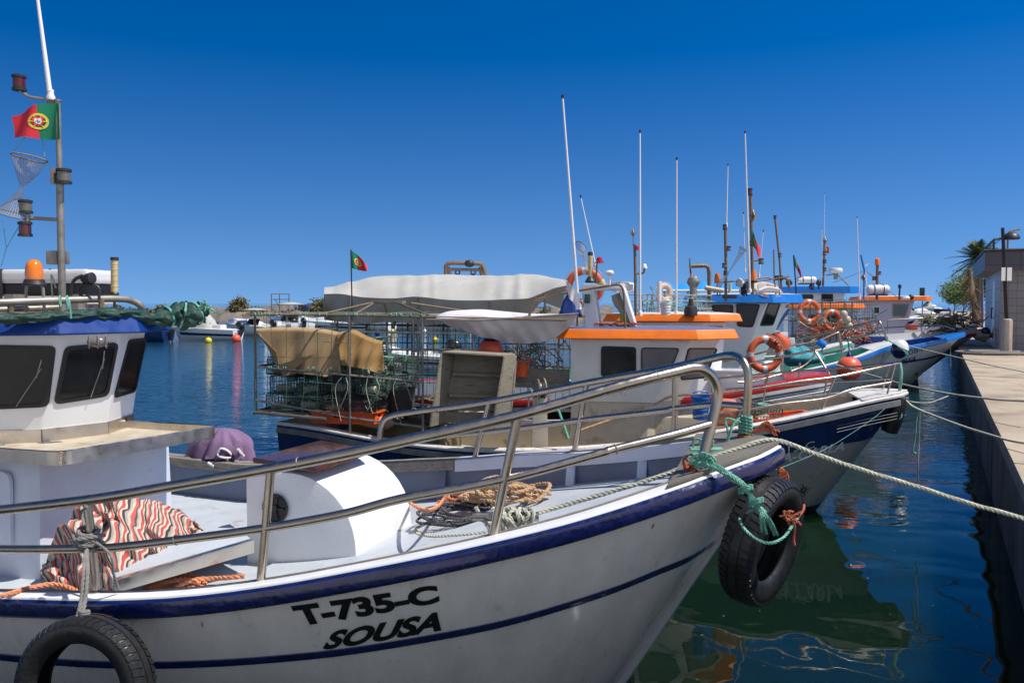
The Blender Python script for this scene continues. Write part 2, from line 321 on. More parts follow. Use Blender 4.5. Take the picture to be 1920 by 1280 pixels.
# ---------------------------------------------------------------- boats
class Boat:
    def __init__(s,name,label,ox,oy,head,L,bp,zp,rake=.9,fardz=None,flare=.2,cat='fishing boat',group='moored fishing boats'):
        s.o=V((ox,oy,0)); a=R(head); s.u=V((math.cos(a),math.sin(a),0)); s.n=V((-math.sin(a),math.cos(a),0))
        s.L=L; s.bp=bp; s.zp=zp; s.rake=rake; s.fardz=fardz or [(0,0),(1,0)]; s.flare=flare
        s.root=thing(name,s.o,label,cat,group)
    def W(s,x,y,z): return s.o+s.u*x+s.n*y+V((0,0,z))
    def loc(s,p): d=V(p)-s.o; return V((d.dot(s.u),d.dot(s.n),d.z))
    def b(s,t): return sinterp(max(0,t),s.bp) if t>0 else 0
    def zg(s,t,side=-1): return sinterp(t,s.zp)+(interp(t,s.fardz) if side>0 else 0)
    def hit(s,px,py,yl):
        r=ray(px,py); o=V((0,0,H))
        if not callable(yl):
            return o+r*((s.o-o+s.n*yl).dot(s.n)/r.dot(s.n))
        # march along the ray until it crosses the curve y=yl(x)
        lo=.5; f0=None; t=.5; prev=None
        while t<60:
            q=s.loc(o+r*t); f=q.y-yl(q.x) if q.x<-.02 and q.x>-s.L else None
            if f is not None and prev is not None and prev*f<=0:
                a,b=t-.02,t
                for _ in range(30):
                    m=(a+b)/2; q=s.loc(o+r*m); g=q.y-yl(q.x)
                    if g*prev>0: a=m
                    else: b=m
                return o+r*b
            prev=f; t+=.02
        return s.hit(px,py,0)
    def hitz(s,px,py,z): return GZ(px,py,z)
    def near(s,inset=0): return lambda x: -(s.b(-x)-inset)
    def far(s,inset=0): return lambda x: (s.b(-x)-inset)
    def surf(s,t,k,side=-1,off=0):
        # t: distance aft along the gunwale, k: 0 waterline .. 1 gunwale
        kk=min(1,max(0,k))
        x=-(t+s.rake*(1-k)*(1-t/s.L))
        fl=1-s.flare*(1-kk)**1.6
        if k<0: fl*=1+.5*k
        y=side*s.b(t)*fl
        return s.W(x,y+side*off,s.zg(t,side)*k)
    def st(s,n=48,p=1.9): return [s.L*(i/n)**p for i in range(n+1)]
    def ky(s,x,z,side=-1):
        # hull surface half breadth at local x, height z
        t=-x
        for _ in range(12):
            k=z/s.zg(max(t,0),side); t=(-x-s.rake*(1-k))/(1-s.rake*(1-k)/s.L)
        k=z/s.zg(max(t,0),side)
        return side*s.b(t)*(1-s.flare*(1-min(1,max(0,k)))**1.6), t, k
    def hullhit(s,px,py):
        r=ray(px,py); o=V((0,0,H)); t=1.0; prev=None
        while t<60:
            q=s.loc(o+r*t)
            if q.z>0 and q.x<-.03 and q.x>-s.L:
                f=q.y-s.ky(q.x,q.z)[0]
                if prev is not None and prev<0<=f: return q
                prev=f
            t+=.01
        return None
    def perim(s,k=1,inset=0,n=48,tmax=None):
        ts=[t for t in s.st(n)]
        if tmax: ts=[t for t in ts if t<=tmax]
        pts=[]
        for side,tt in ((-1,ts[::-1]),(1,ts[1:])):
            for t in tt: pts.append((s.surf(t,k,side),side,t))
        out=[]
        for i,(p,side,t) in enumerate(pts):
            a=pts[max(0,i-1)][0]; b=pts[min(len(pts)-1,i+1)][0]; d=b-a; nn=V((d.y,-d.x,0)).normalized()
            if (nn.dot(s.u) if t<.01 else nn.dot(s.n)*side)<0: nn=-nn
            out.append((p,nn,side,t))
        return out
    def hull(s,m,bands=((1,0),),parts=None,kmin=-.25,split=None):
        # split: list of (name, mat, k0, k1)
        o=None
        for nm,mm,k0,k1,lab in (split or [('hull',m,kmin,1,None)]):
            mb=MB(); nk=max(1,int((k1-k0)*14)); ks=[k0+(k1-k0)*i/nk for i in range(nk+1)]
            rows=[]
            for k in ks:
                rows.append([s.surf(t,k,-1) for t in s.st()[::-1]]+[s.surf(t,k,1) for t in s.st()[1:]])
            mb.loft(rows,closed_sec=False,caps=False)
            if 1:
                n=len(rows[0]); base=len(mb.v)
                mb.add([r[0] for r in rows]+[r[-1] for r in rows[::-1]],[tuple(range(2*len(rows)))])
            q=mb.build(nm,mm,s.root if o is None or nm!='hull_stripe' else o,label=lab); 
            if o is None: o=q
        s.hullo=o; return o
    def rim(s,name,m,sec,parent=None,bevel=0,label=None,tmax=None,n=48,ang=30):
        # sec: list of (outward, dz) around the gunwale, closed section
        mb=MB(); secs=[]
        for p,nn,side,t in s.perim(n=n,tmax=tmax): secs.append([p+nn*a+V((0,0,c)) for a,c in sec])
        mb.loft(secs); return mb.build(name,m,parent or s.root,label=label,ang=ang)
    def inner(s,deckmat,wallmat,zd,inset=.10,wall=True,tmin=.35,name='deck'):
        # zd(t) deck height; one strip per station across
        mb=MB(); rows=[]
        for t in s.st():
            if t<tmin: continue
            y=max(.01,min(s.b(t)-inset,abs(s.ky(-t,zd(t))[0])-.035)); rows.append([s.W(-t,lerp(-y,y,i/8),zd(t)+.015*math.sin(PI*i/8)) for i in range(9)])
        mb.grid(rows); dk=mb.build(name,deckmat,s.root)
        if wall:
            for side in (-1,1):
                mb=MB(); ra=[];rb=[]
                for t in s.st():
                    if t<tmin: continue
                    y=side*max(.01,s.b(t)-inset+.01); yb=side*max(.01,min(abs(y),abs(s.ky(-t,zd(t)-.03)[0])-.03)); ra.append(s.W(-t,yb,zd(t)-.03)); rb.append(s.W(-t,y,s.zg(t,side)-.004))
                mb.grid([ra,rb]); mb.build('bulwark',wallmat,s.root,solid=.02)
        return dk
def text_mesh(body,size=1,bold=.0,shear=0,spacing=1.0):
    cu=bpy.data.curves.new('t','FONT'); cu.body=body; cu.size=size; cu.offset=bold; cu.shear=shear; cu.space_character=spacing; cu.resolution_u=6; cu.fill_mode='FRONT'
    o=bpy.data.objects.new('t',cu); COL.objects.link(o)
    bpy.context.view_layer.update()
    dg=bpy.context.evaluated_depsgraph_get(); me=bpy.data.meshes.new_from_object(o.evaluated_get(dg))
    bpy.data.objects.remove(o); bpy.data.curves.remove(cu)
    bm=bmesh.new(); bm.from_mesh(me); bpy.data.meshes.remove(me)
    bmesh.ops.remove_doubles(bm,verts=bm.verts,dist=1e-5)
    xs=[v.co.x for v in bm.verts]; ys=[v.co.y for v in bm.verts]; x0,x1,y0,y1=min(xs),max(xs),min(ys),max(ys)
    nn=max(6,int(len(body)*3))
    for i in range(1,nn):
        bmesh.ops.bisect_plane(bm,geom=bm.verts[:]+bm.edges[:]+bm.faces[:],plane_co=(x0+(x1-x0)*i/nn,0,0),plane_no=(1,0,0))
    for i in range(1,4):
        bmesh.ops.bisect_plane(bm,geom=bm.verts[:]+bm.edges[:]+bm.faces[:],plane_co=(0,y0+(y1-y0)*i/4,0),plane_no=(0,1,0))
    bmesh.ops.triangulate(bm,faces=bm.faces[:])
    bm.verts.ensure_lookup_table()
    vs=[((v.co.x-x0)/(x1-x0),(v.co.y-y0)/(y1-y0)) for v in bm.verts]; fs=[[v.index for v in f.verts] for f in bm.faces]
    bm.free(); return vs,fs
def text_on(boat,body,quad,m,name='lettering',parent=None,bold=.02,shear=0,label=None,off=.004,spacing=1):
    # quad: picture points bottom-left, bottom-right, top-right, top-left, taken onto the hull surface once
    vs,fs=text_mesh(body,1,bold,shear,spacing)
    c=[boat.hullhit(*q) for q in quad]
    if any(q is None for q in c): print('TEXT MISS',body,c); return None
    mb=MB(); out=[]
    for u,v in vs:
        a=c[0].lerp(c[1],u); b=c[3].lerp(c[2],u); q=a.lerp(b,v); y=boat.ky(q.x,q.z)[0]
        y2=boat.ky(q.x-.02,q.z)[0]; y3=boat.ky(q.x,q.z-.02)[0]
        tx=V((-.02,y2-y,0)); tz=V((0,y3-y,-.02)); nn=tx.cross(tz).normalized()
        if nn.y>0: nn=-nn
        q=V((q.x,y,q.z))+nn*off; out.append(boat.W(q.x,q.y,q.z))
    mb.add(out,fs); return mb.build(name,m,parent or boat.hullo,label=label,flat=True)
def text_plane(body,quad3,m,name,parent,bold=.0,shear=0):
    vs,fs=text_mesh(body,1,bold,shear); mb=MB(); c=[V(q) for q in quad3]
    mb.add([c[0].lerp(c[1],u).lerp(c[3].lerp(c[2],u),v) for u,v in vs],fs); return mb.build(name,m,parent,flat=True)
def round_quad(c,r,n=5):
    # rounded polygon through 3-D corners
    c=[V(p) for p in c]; out=[]; k=len(c)
    for i in range(k):
        p=c[i]; a=(c[i-1]-p); b=(c[(i+1)%k]-p); ra=min(r,a.length*.45); rb=min(r,b.length*.45)
        A=p+a.normalized()*ra; B=p+b.normalized()*rb
        for j in range(n+1):
            t=j/n; out.append(A*(1-t)**2+p*2*t*(1-t)+B*t*t)
    return out
def window(corners,nrm,parent,fw=.03,r=.06,glass=None,frame=None,proud=.014,name='window'):
    nrm=V(nrm).normalized(); corners=[V(p) for p in corners]; cen=sum(corners,V())/len(corners)
    outer=round_quad(corners,r); inner=round_quad([p+(cen-p).normalized()*fw*1.35 for p in corners],r*.75)
    n=len(outer); vs=[p-nrm*.004 for p in outer]+[p+nrm*proud for p in outer]+[p+nrm*proud for p in inner]+[p-nrm*.004 for p in inner]
    mb=MB(); mb.add(vs,[(k*n+i,k*n+(i+1)%n,((k+1)%4)*n+(i+1)%n,((k+1)%4)*n+i) for k in range(4) for i in range(n)])
    f=mb.build(name,frame or M['rubberseal'],parent,ang=40)
    mb=MB(); mb.add([p+nrm*.004 for p in inner],[tuple(range(n))]); mb.build('pane',glass or M['glass'],f,flat=True)
    return f
def house(boat,bot,top,zb,zt,m,name='wheelhouse',cols=1):
    # bot/top: local xy outlines, walls only plus roof lid
    mb=MB(); B=[boat.W(x,y,zb) for x,y in bot]; T=[boat.W(x,y,zt) for x,y in top]; mb.hexa(B,T); return mb.build(name,m,boat.root,bevel=.018),B,T
def facet(B,T,i):
    j=(i+1)%len(B); p0=B[i]; n=(B[j]-B[i]).cross(T[i]-B[i]).normalized(); cen=sum(B,V())/len(B)
    if n.dot(p0-cen)<0: n=-n
    return p0,n
def winpx(pts,B,T,i,parent,**k):
    p0,n=facet(B,T,i); return window([rp(x,y,p0,n) for x,y in pts],n,parent,**k)
def visor(boat,outline,zb,zt,m,topm,drop=.0,flare=.06,name='roof'):
    # sloped fascia ring with a cambered top
    n=len(outline); cx=sum(p[0] for p in outline)/n; cy=sum(p[1] for p in outline)/n
    def sc_(k,z): return [boat.W(cx+(x-cx)*(1+k),cy+(y-cy)*(1+k),z) for x,y in outline]
    mb=MB(); mb.mi=0; mb.loft([sc_(-.12,zb+.01),sc_(flare*.9,zb),sc_(flare,zb+.012),sc_(0,zt-.008),sc_(-.01,zt)],caps=False)
    b=len(mb.v); 
    a=sc_(-.12,zb+.01); mb.add(a,[tuple(range(n))[::-1]])
    mb.mi=1; t0=sc_(-.01,zt); t1=sc_(-.35,zt+.02); t2=sc_(-.8,zt+.03); mb.loft([t0,t1,t2],caps=False); mb.add(t2,[tuple(range(n))])
    return mb.build(name,[m,topm],boat.root,ang=25)
def lamp_can(mb_parent,c,r,h,lens,name='navigation_lamp',n=16):
    c=V(c); mb=MB(); mb.lathe([(r*.9,0),(r*1.08,.0),(r*1.08,h*.16),(r*.85,h*.2),(r*.85,h*.8),(r*1.08,h*.84),(r*1.08,h),(r*.6,h*1.06)],c-V((0,0,h/2)),n=n)
    o=mb.build(name,M['darkplastic'],mb_parent)
    mb=MB(); mb.lathe([(r*.93,h*.2),(r*.93,h*.8)],c-V((0,0,h/2)),n=n); mb.build('lens',lens,o); return o
def lifebuoy(c,axis,Ro,r,m,label,group=None,bands=True,name='lifebuoy',letters=None):
    c=V(c); t=thing(name,c-V((0,0,Ro+r)),label,'life ring',group); mb=MB(); mb.torus(c,axis,Ro,r,36,14,(1,.8)); mb.build('ring',m,t)
    ax=V(axis).normalized(); a=V((0,0,1)); a=(a-ax*a.dot(ax)).normalized(); b=ax.cross(a)
    if bands:
        for k in range(4):
            mb=MB(); secs=[]
            for i in range(5):
                th=PI/4+k*PI/2+PI/4+(i-2)*.07; d=a*math.cos(th)+b*math.sin(th)
                secs.append([c+d*(Ro+r*1.03*math.cos(q))+ax*(r*.83*math.sin(q)) for q in [2*PI*j/12 for j in range(12)]])
            mb.loft(secs); mb.build('reflective_band',M['reflect'],t)
    mb=MB(); 
    for k in range(4):
        pts=[]
        for i in range(7):
            th=PI/2+k*PI/2+PI/2*i/6; d=a*math.cos(th)+b*math.sin(th); pts.append(c+d*(Ro+r*1.05+.02*math.sin(PI*i/6)))
        mb.tube(pts,.006,5,sm=2)
    mb.build('grab_line',M['ropepale'],t)
    return t
def flag(top,bot,d,w,label,group='Portuguese flags',amp=.06,droop=.0,emblem=True,ph=0,taper=0,emb=None):
    # top/bot of the hoist, d = fly direction
    top=V(top);bot=V(bot);d=V(d).normalized(); nrm=d.cross(top-bot).normalized(); h=(top-bot).length
    t=thing('flag',bot,label,'flag',group)
    def f(u,v):
        p=bot.lerp(top,lerp(v,.5,taper*u*u))+d*(w*u)+nrm*(amp*math.sin(u*7+v*1.5+ph)*u**.6)-V((0,0,droop*h*u**1.4*(1-.3*(1-v))))
        return p+d*(-.10*w*abs(droop)*u)
    for nm,m,u0,u1 in (('green_field',M['flaggreen'],0,.4),('red_field',M['flagred'],.4,1)):
        mb=MB(); mb.grid([[f(lerp(u0,u1,i/12),j/10) for i in range(13)] for j in range(11)]); mb.build(nm,m,t,solid=.0015,ang=60)
    if emblem:
        # armillary ring, red shield on white, laid on both sides of the cloth
        for sgn in (-1,1):
            def g(r,a,o): 
                u=.4+r*math.cos(a)*h/w; v=.5+r*math.sin(a); e=.01
                n=(f(u+e,v)-f(u-e,v)).cross(f(u,v+e)-f(u,v-e)).normalized(); return f(u,v)+n*sgn*o
            mb=MB(); mb.loft([[g(r,2*PI*i/28,.004) for i in range(28)] for r in (.17,.215,.235)],caps=False); 
            for q in range(3):
                mb.tube([g(.2*math.sqrt(1),0+q*.0,.004) if 0 else g(.2*abs(k),(0 if k>0 else PI)+q*PI/3,.005) for k in (-1,-.6,-.2,.2,.6,1)],.0035,4)
            em=mb.build('armillary_ring',M['flagyellow'],t,ang=60)
            def poly(s_,o,m,nm):
                pts=[(-1,1),(1,1),(1,-.2),(.6,-.85),(0,-1.15),(-.6,-.85),(-1,-.2)]; mb=MB()
                vs=[g(.12*s_*math.hypot(x,y),math.atan2(y,x),o) for x,y in pts]+[g(0,0,o)]
                mb.add(vs,[(i,(i+1)%7,7) for i in range(7)]); mb.build(nm,m,em,flat=True)
            poly(1,.007,M['flagred'],'shield'); poly(.62,.009,M['gelcoat'],'shield_centre')
            mb=MB()
            for x,y in ((0,.3),(0,-.3),(0,0),(-.3,0),(.3,0)):
                vs=[g(.12*math.hypot(x+dx,y+dy),math.atan2(y+dy,x+dx),.011) for dx,dy in ((-.1,-.12),(.1,-.12),(.1,.12),(-.1,.12))]; mb.add(vs,[(0,1,2,3)])
            mb.build('shield_marks',M['royal'],em,flat=True)
    return t
def tyre(c,axis,Ro,w,label,tilt=None,rin=.62):
    # tread with cut grooves, rounded shoulders, open bead
    c=V(c); ax=V(axis).normalized(); a=ax.orthogonal().normalized(); b=ax.cross(a); hw=w/2; Ri=Ro*rin
    t=thing('tyre',c-V((0,0,Ro)),label,'tyre','tyre fenders')
    prof=[(Ri,-hw*.62),(Ri+.012,-hw*.78),(Ri+.03,-hw*.86),(lerp(Ri,Ro,.45),-hw*1.0),(lerp(Ri,Ro,.75),-hw*.97),(Ro*.965,-hw*.84),(Ro*.99,-hw*.66),(Ro,-hw*.4),(Ro*1.003,-hw*.14),(Ro*1.003,hw*.14),(Ro,hw*.4),(Ro*.99,hw*.66),(Ro*.965,hw*.84),(lerp(Ri,Ro,.75),hw*.97),(lerp(Ri,Ro,.45),hw*1.0),(Ri+.03,hw*.86),(Ri+.012,hw*.78),(Ri,hw*.62)]
    inner=[(Ri+.004,hw*.5),(lerp(Ri,Ro,.4),hw*.82),(lerp(Ri,Ro,.8),hw*.75),(Ro*.93,hw*.4),(Ro*.93,-hw*.4),(lerp(Ri,Ro,.8),-hw*.75),(lerp(Ri,Ro,.4),-hw*.82),(Ri+.004,-hw*.5)]
    full=prof+inner; n=120; mb=MB(); vs=[]; m=len(full)
    for i in range(n):
        th=2*PI*i/n; d=a*math.cos(th)+b*math.sin(th)
        for j,(r,h) in enumerate(full):
            vs.append(c+d*r+ax*h)
    mb.add(vs,[(i*m+k,((i+1)%n)*m+k,((i+1)%n)*m+(k+1)%m,i*m+(k+1)%m) for i in range(n) for k in range(m)])
    mb.build('carcass',M['rubber'],t,ang=50)
    mb=MB() # tread ribs and shoulder blocks standing proud
    for h0 in (-.34,0,.34):
        secs=[]
        for i in range(n):
            th=2*PI*i/n; d=a*math.cos(th)+b*math.sin(th)
            secs.append([c+d*(Ro-.004)+ax*(h0-.12)*w,c+d*(Ro+.007)+ax*(h0-.105)*w,c+d*(Ro+.007)+ax*(h0+.105)*w,c+d*(Ro-.004)+ax*(h0+.12)*w])
        secs.append(secs[0])
        if h0==0: mb.loft(secs,caps=False)
    nb=56
    for i in range(nb):
        for sg in (-1,1):
            secs=[]
            for q in (0,.33,.66,1):
                vs_=[]
                for e in (-.36,.36):
                    th=2*PI*(i+e+sg*.35*q)/nb; d=a*math.cos(th)+b*math.sin(th)
                    rr=interp(q,[(0,Ro+.007),(.66,Ro*.985+.006),(1,Ro*.93+.006)]); hh=sg*lerp(.17,.485,q)*w
                    vs_+= [(d,rr,hh)]
                (d0,rr,hh),(d1,_,_)=vs_
                secs.append([c+d0*(rr-.012)+ax*hh,c+d0*rr+ax*hh,c+d1*rr+ax*hh,c+d1*(rr-.012)+ax*hh])
            mb.loft(secs)
    mb.build('tread',M['rubber'],t,ang=30)
    return t
# ---------------------------------------------------------------- camera, light, sky
cam=bpy.data.cameras.new('camera'); co=bpy.data.objects.new('camera',cam); COL.objects.link(co); sc.camera=co
cam.sensor_width=36; cam.lens=30; cam.clip_start=.05; cam.clip_end=9000
co.location=(0,0,H); co.rotation_euler=(PI/2-TH,0,0)
sc.view_settings.view_transform='Standard'; sc.view_settings.look='None'; sc.view_settings.exposure=EXPO; sc.view_settings.gamma=1
SAZ,SEL=R(-14),R(60)
sd=V((math.cos(SAZ)*math.cos(SEL),math.sin(SAZ)*math.cos(SEL),math.sin(SEL)))
sl=bpy.data.lights.new('sun','SUN'); sl.energy=SUNE; sl.angle=R(.53); sl.color=(1,.95,.87); so=bpy.data.objects.new('sun',sl); COL.objects.link(so)
so.rotation_euler=sd.to_track_quat('Z','Y').to_euler(); so.location=(10,-10,30)
w=bpy.data.worlds.new('World'); sc.world=w; w.use_nodes=True; nt=w.node_tree; N=nt.nodes; L=nt.links; bg=N['Background']
sk=N.new('ShaderNodeTexSky'); sk.sky_type='NISHITA'; sk.sun_disc=False; sk.sun_elevation=SEL; sk.sun_rotation=PI/2-SAZ; sk.air_density=1.0; sk.dust_density=.15; sk.ozone_density=4.0; sk.altitude=0
hs=N.new('ShaderNodeHueSaturation'); hs.inputs['Saturation'].default_value=1.04; hs.inputs['Value'].default_value=.56; hs.inputs['Hue'].default_value=.5015
gm=N.new('ShaderNodeGamma'); gm.inputs[1].default_value=1.42
wt=N.new('ShaderNodeTexCoord'); wsx=N.new('ShaderNodeSeparateXYZ'); wcx=N.new('ShaderNodeCombineXYZ'); wm=N.new('ShaderNodeMath'); wm.operation='MULTIPLY_ADD'; wm.inputs[1].default_value=.9; wm.inputs[2].default_value=.16; wm.use_clamp=False
wa=N.new('ShaderNodeMath'); wa.operation='MAXIMUM'; wa.inputs[1].default_value=0
L.new(wt.outputs['Generated'],wsx.inputs[0]); L.new(wsx.outputs[2],wa.inputs[0]); L.new(wa.outputs[0],wm.inputs[0]); L.new(wsx.outputs[0],wcx.inputs[0]); L.new(wsx.outputs[1],wcx.inputs[1]); L.new(wm.outputs[0],wcx.inputs[2]); L.new(wcx.outputs[0],sk.inputs[0])
L.new(sk.outputs[0],gm.inputs[0]); L.new(gm.outputs[0],hs.inputs['Color']); wr=N.new('ShaderNodeMapRange'); wr.inputs['From Max'].default_value=.34; wr.inputs['To Min'].default_value=1.07; wr.inputs['To Max'].default_value=1.27; L.new(wa.outputs[0],wr.inputs[0]); L.new(wr.outputs[0],hs.inputs['Saturation']); 
# unseen sky behind the viewer, made paler and brighter to fill the shaded sides
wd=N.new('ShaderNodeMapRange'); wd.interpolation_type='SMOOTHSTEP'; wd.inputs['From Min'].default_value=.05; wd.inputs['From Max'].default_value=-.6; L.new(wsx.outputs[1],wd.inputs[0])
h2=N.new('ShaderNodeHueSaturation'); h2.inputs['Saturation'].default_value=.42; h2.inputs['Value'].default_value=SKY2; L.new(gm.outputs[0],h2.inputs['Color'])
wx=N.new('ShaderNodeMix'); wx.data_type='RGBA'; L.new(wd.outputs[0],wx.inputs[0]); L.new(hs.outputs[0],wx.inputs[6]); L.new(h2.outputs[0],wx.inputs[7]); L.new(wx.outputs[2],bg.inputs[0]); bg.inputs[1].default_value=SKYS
# ---------------------------------------------------------------- water
def water_mat():
    m,nt,N,L,b=NM('harbour_water')
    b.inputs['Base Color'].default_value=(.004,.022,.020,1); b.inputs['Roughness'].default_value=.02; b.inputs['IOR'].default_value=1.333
    g=N.new('ShaderNodeNewGeometry')
    def noise(s,d,st=(1,1,1)):
        mp=N.new('ShaderNodeMapping'); mp.inputs['Scale'].default_value=st; L.new(g.outputs['Position'],mp.inputs[0])
        n=N.new('ShaderNodeTexNoise'); n.inputs['Scale'].default_value=s; n.inputs['Detail'].default_value=d; n.inputs['Roughness'].default_value=.5; n.inputs['Distortion'].default_value=.6; L.new(mp.outputs[0],n.inputs[0]); return n
    # the far side of the basin is open to the breeze, the berth near the quay lies calm
    sp=N.new('ShaderNodeSeparateXYZ'); L.new(g.outputs['Position'],sp.inputs[0])
    mr=N.new('ShaderNodeMapRange'); mr.inputs['From Min'].default_value=9; mr.inputs['From Max'].default_value=22; mr.inputs['To Min'].default_value=.02; mr.inputs['To Max'].default_value=1; L.new(sp.outputs[1],mr.inputs[0])
    n1=noise(.55,2,(1,1.3,1)); n2=noise(3.2,3,(1,1.8,1)); n3=noise(11,2,(1,1.5,1))
    b1=N.new('ShaderNodeBump'); b1.inputs['Strength'].default_value=1; b1.inputs['Distance'].default_value=.045; L.new(n1.outputs[0],b1.inputs['Height'])
    b2=N.new('ShaderNodeBump'); b2.inputs['Distance'].default_value=.026; L.new(mr.outputs[0],b2.inputs['Strength']); L.new(n2.outputs[0],b2.inputs['Height']); L.new(b1.outputs[0],b2.inputs['Normal'])
    b3=N.new('ShaderNodeBump'); b3.inputs['Distance'].default_value=.004; L.new(mr.outputs[0],b3.inputs['Strength']); L.new(n3.outputs[0],b3.inputs['Height']); L.new(b2.outputs[0],b3.inputs['Normal'])
    L.new(b3.outputs[0],b.inputs['Normal'])
    b.subsurface_method='BURLEY'; b.inputs['Subsurface Weight'].default_value=1; b.inputs['Subsurface Radius'].default_value=(.5,1,.8); b.inputs['Subsurface Scale'].default_value=1.2
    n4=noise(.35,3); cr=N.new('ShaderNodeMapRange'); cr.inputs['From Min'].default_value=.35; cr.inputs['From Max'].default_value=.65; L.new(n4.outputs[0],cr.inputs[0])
    mx=N.new('ShaderNodeMix'); mx.data_type='RGBA'; mx.inputs[6].default_value=(.0035,.011,.006,1); mx.inputs[7].default_value=(.005,.017,.008,1); L.new(cr.outputs[0],mx.inputs[0]); mf=N.new('ShaderNodeMix'); mf.data_type='RGBA'; mo=N.new('ShaderNodeMapRange'); mo.inputs['From Min'].default_value=10; mo.inputs['From Max'].default_value=30; L.new(sp.outputs[1],mo.inputs[0]); L.new(mo.outputs[0],mf.inputs[0]); L.new(mx.outputs[2],mf.inputs[6]); mf.inputs[7].default_value=(.006,.050,.072,1); L.new(mf.outputs[2],b.inputs['Base Color'])  # far base colour lifted towards blue, standing in for sky mirrored off ripples
    return m
MW=water_mat()
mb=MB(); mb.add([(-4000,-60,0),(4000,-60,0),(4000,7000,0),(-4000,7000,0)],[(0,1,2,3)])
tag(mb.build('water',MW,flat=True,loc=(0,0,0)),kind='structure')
# ---------------------------------------------------------------- quay
QE=V((12.24,23.1,0)); QD=V((.4458,.8951,0)); QN=V((.8951,-.4458,0)); QZ=1.1
def Q(a,c,z=QZ): return QE+QD*a+QN*c+V((0,0,z))
def struct(mb,name,m,**k): return tag(mb.build(name,m,**k),kind='structure')
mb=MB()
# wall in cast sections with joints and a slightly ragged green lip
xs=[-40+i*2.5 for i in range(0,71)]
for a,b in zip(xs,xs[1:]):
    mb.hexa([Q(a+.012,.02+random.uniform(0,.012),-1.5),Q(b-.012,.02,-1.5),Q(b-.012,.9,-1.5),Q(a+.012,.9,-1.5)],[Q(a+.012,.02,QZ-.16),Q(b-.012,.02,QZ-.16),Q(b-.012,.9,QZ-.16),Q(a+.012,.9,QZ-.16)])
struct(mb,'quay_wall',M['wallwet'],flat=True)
mb=MB()
for a,b in zip(xs,xs[1:]):
    rows=[]
    j=random.uniform(-.004,.004)
    mb.hexa([Q(a+.006,-.03,QZ-.158),Q(b-.006,-.03,QZ-.158),Q(b-.006,1.25,QZ-.158),Q(a+.006,1.25,QZ-.158)],[Q(a+.006,-.03,QZ+j),Q(b-.006,-.03,QZ+j),Q(b-.006,1.25,QZ+j),Q(a+.006,1.25,QZ+j)])
struct(mb,'quay_coping',M['concrete'],bevel=.02)
mb=MB(); rows=[]
for i in range(90):
    rows.append([Q(-40+i*2,c,QZ-.012+.02*math.sin(i*.7+c)*min(1,c/3)*(1 if c>1.3 else 0)) for c in (1.24,1.6,2.2,3,5,8,14,30,120)])
mb.grid(rows); struct(mb,'quay_pavement',M['gravel'])
mb=MB(); mb.add([Q(-40,1.3,QZ-.05),Q(140,1.3,QZ-.05),Q(900,400,QZ-.05),Q(-40,400,QZ-.05)],[(0,1,2,3)]); struct(mb,'quay_ground',M['gravel'],flat=True)
# low unseen pontoon added to bounce sunlight up onto the near hull
mb=MB()
for k in range(10):
    x=.1-2.5*k
    for y0,y1 in ((.0,2.6),(-2.65,-.05),(-5.3,-2.7),(-7.95,-5.35)): mb.box((x-1.24,(y0+y1)/2,.05),(2.46,y1-y0,.6))
struct(mb,'bounce_pontoon',mat('pale_bounce_concrete',(.46,.43,.38),.9,var=.12,scale=2,dirt=(.4,.36,.3),dirt_amt=.2),flat=True)
# ---------------------------------------------------------------- building
M['tile']=None
def tilemat(name,col,w,h,mort,ms=.012):
    m,nt,N,L,b=NM(name); tc=N.new('ShaderNodeTexCoord'); bt=N.new('ShaderNodeTexBrick'); L.new(tc.outputs['UV'],bt.inputs[0])
    bt.offset=0; bt.inputs['Scale'].default_value=1; bt.inputs['Brick Width'].default_value=w; bt.inputs['Row Height'].default_value=h; bt.inputs['Mortar Size'].default_value=ms
    bt.inputs['Color1'].default_value=(*col,1); bt.inputs['Color2'].default_value=(*[c*.86 for c in col],1); bt.inputs['Mortar'].default_value=(*mort,1)
    n=N.new('ShaderNodeTexNoise'); n.inputs['Scale'].default_value=1.3; n.inputs['Detail'].default_value=7; L.new(tc.outputs['Object'],n.inputs[0])
    mr=N.new('ShaderNodeMapRange'); mr.inputs['To Min'].default_value=.7; mr.inputs['To Max'].default_value=1.25; L.new(n.outputs[0],mr.inputs[0])
    vm=N.new('ShaderNodeVectorMath'); vm.operation='SCALE'; L.new(bt.outputs[0],vm.inputs[0]); L.new(mr.outputs[0],vm.inputs['Scale']); L.new(vm.outputs[0],b.inputs['Base Color']); b.inputs['Roughness'].default_value=.45
    return m
TILE=tilemat('small_grey_tiles',(.27,.26,.28),.22,.22,(.17,.16,.17))
TILEW=tilemat('pale_panel_cladding',(.50,.52,.56),1.6,.42,(.25,.26,.3),.02)
FASC=tilemat('dark_fascia_panels',(.10,.095,.12),.9,.40,(.05,.05,.06),.014)
def wallq(mb,a,b,z0,z1):
    a=V(a);b=V(b); l=(b-a).length; vs=[V((a.x,a.y,z0)),V((b.x,b.y,z0)),V((b.x,b.y,z1)),V((a.x,a.y,z1))]
    mb.add(vs,[(0,1,2,3)],[(0,z0),(l,z0),(l,z1),(0,z1)])
bc=GZ(1872,657,QZ); bc0=V((bc.x,bc.y,0)); BD=QD; BNr=QN
bld=thing('harbour_building',bc0+V((0,0,QZ)),'low grey tiled quay building with a dark overhanging fascia','building')
ztop=4.02; zf=3.45
def Bp(a,c): return bc0+BD*a+BNr*c
mb=MB(); wallq(mb,Bp(0,0),Bp(0,14),QZ,zf); mb.build('tiled_wall',TILE,bld,flat=True)
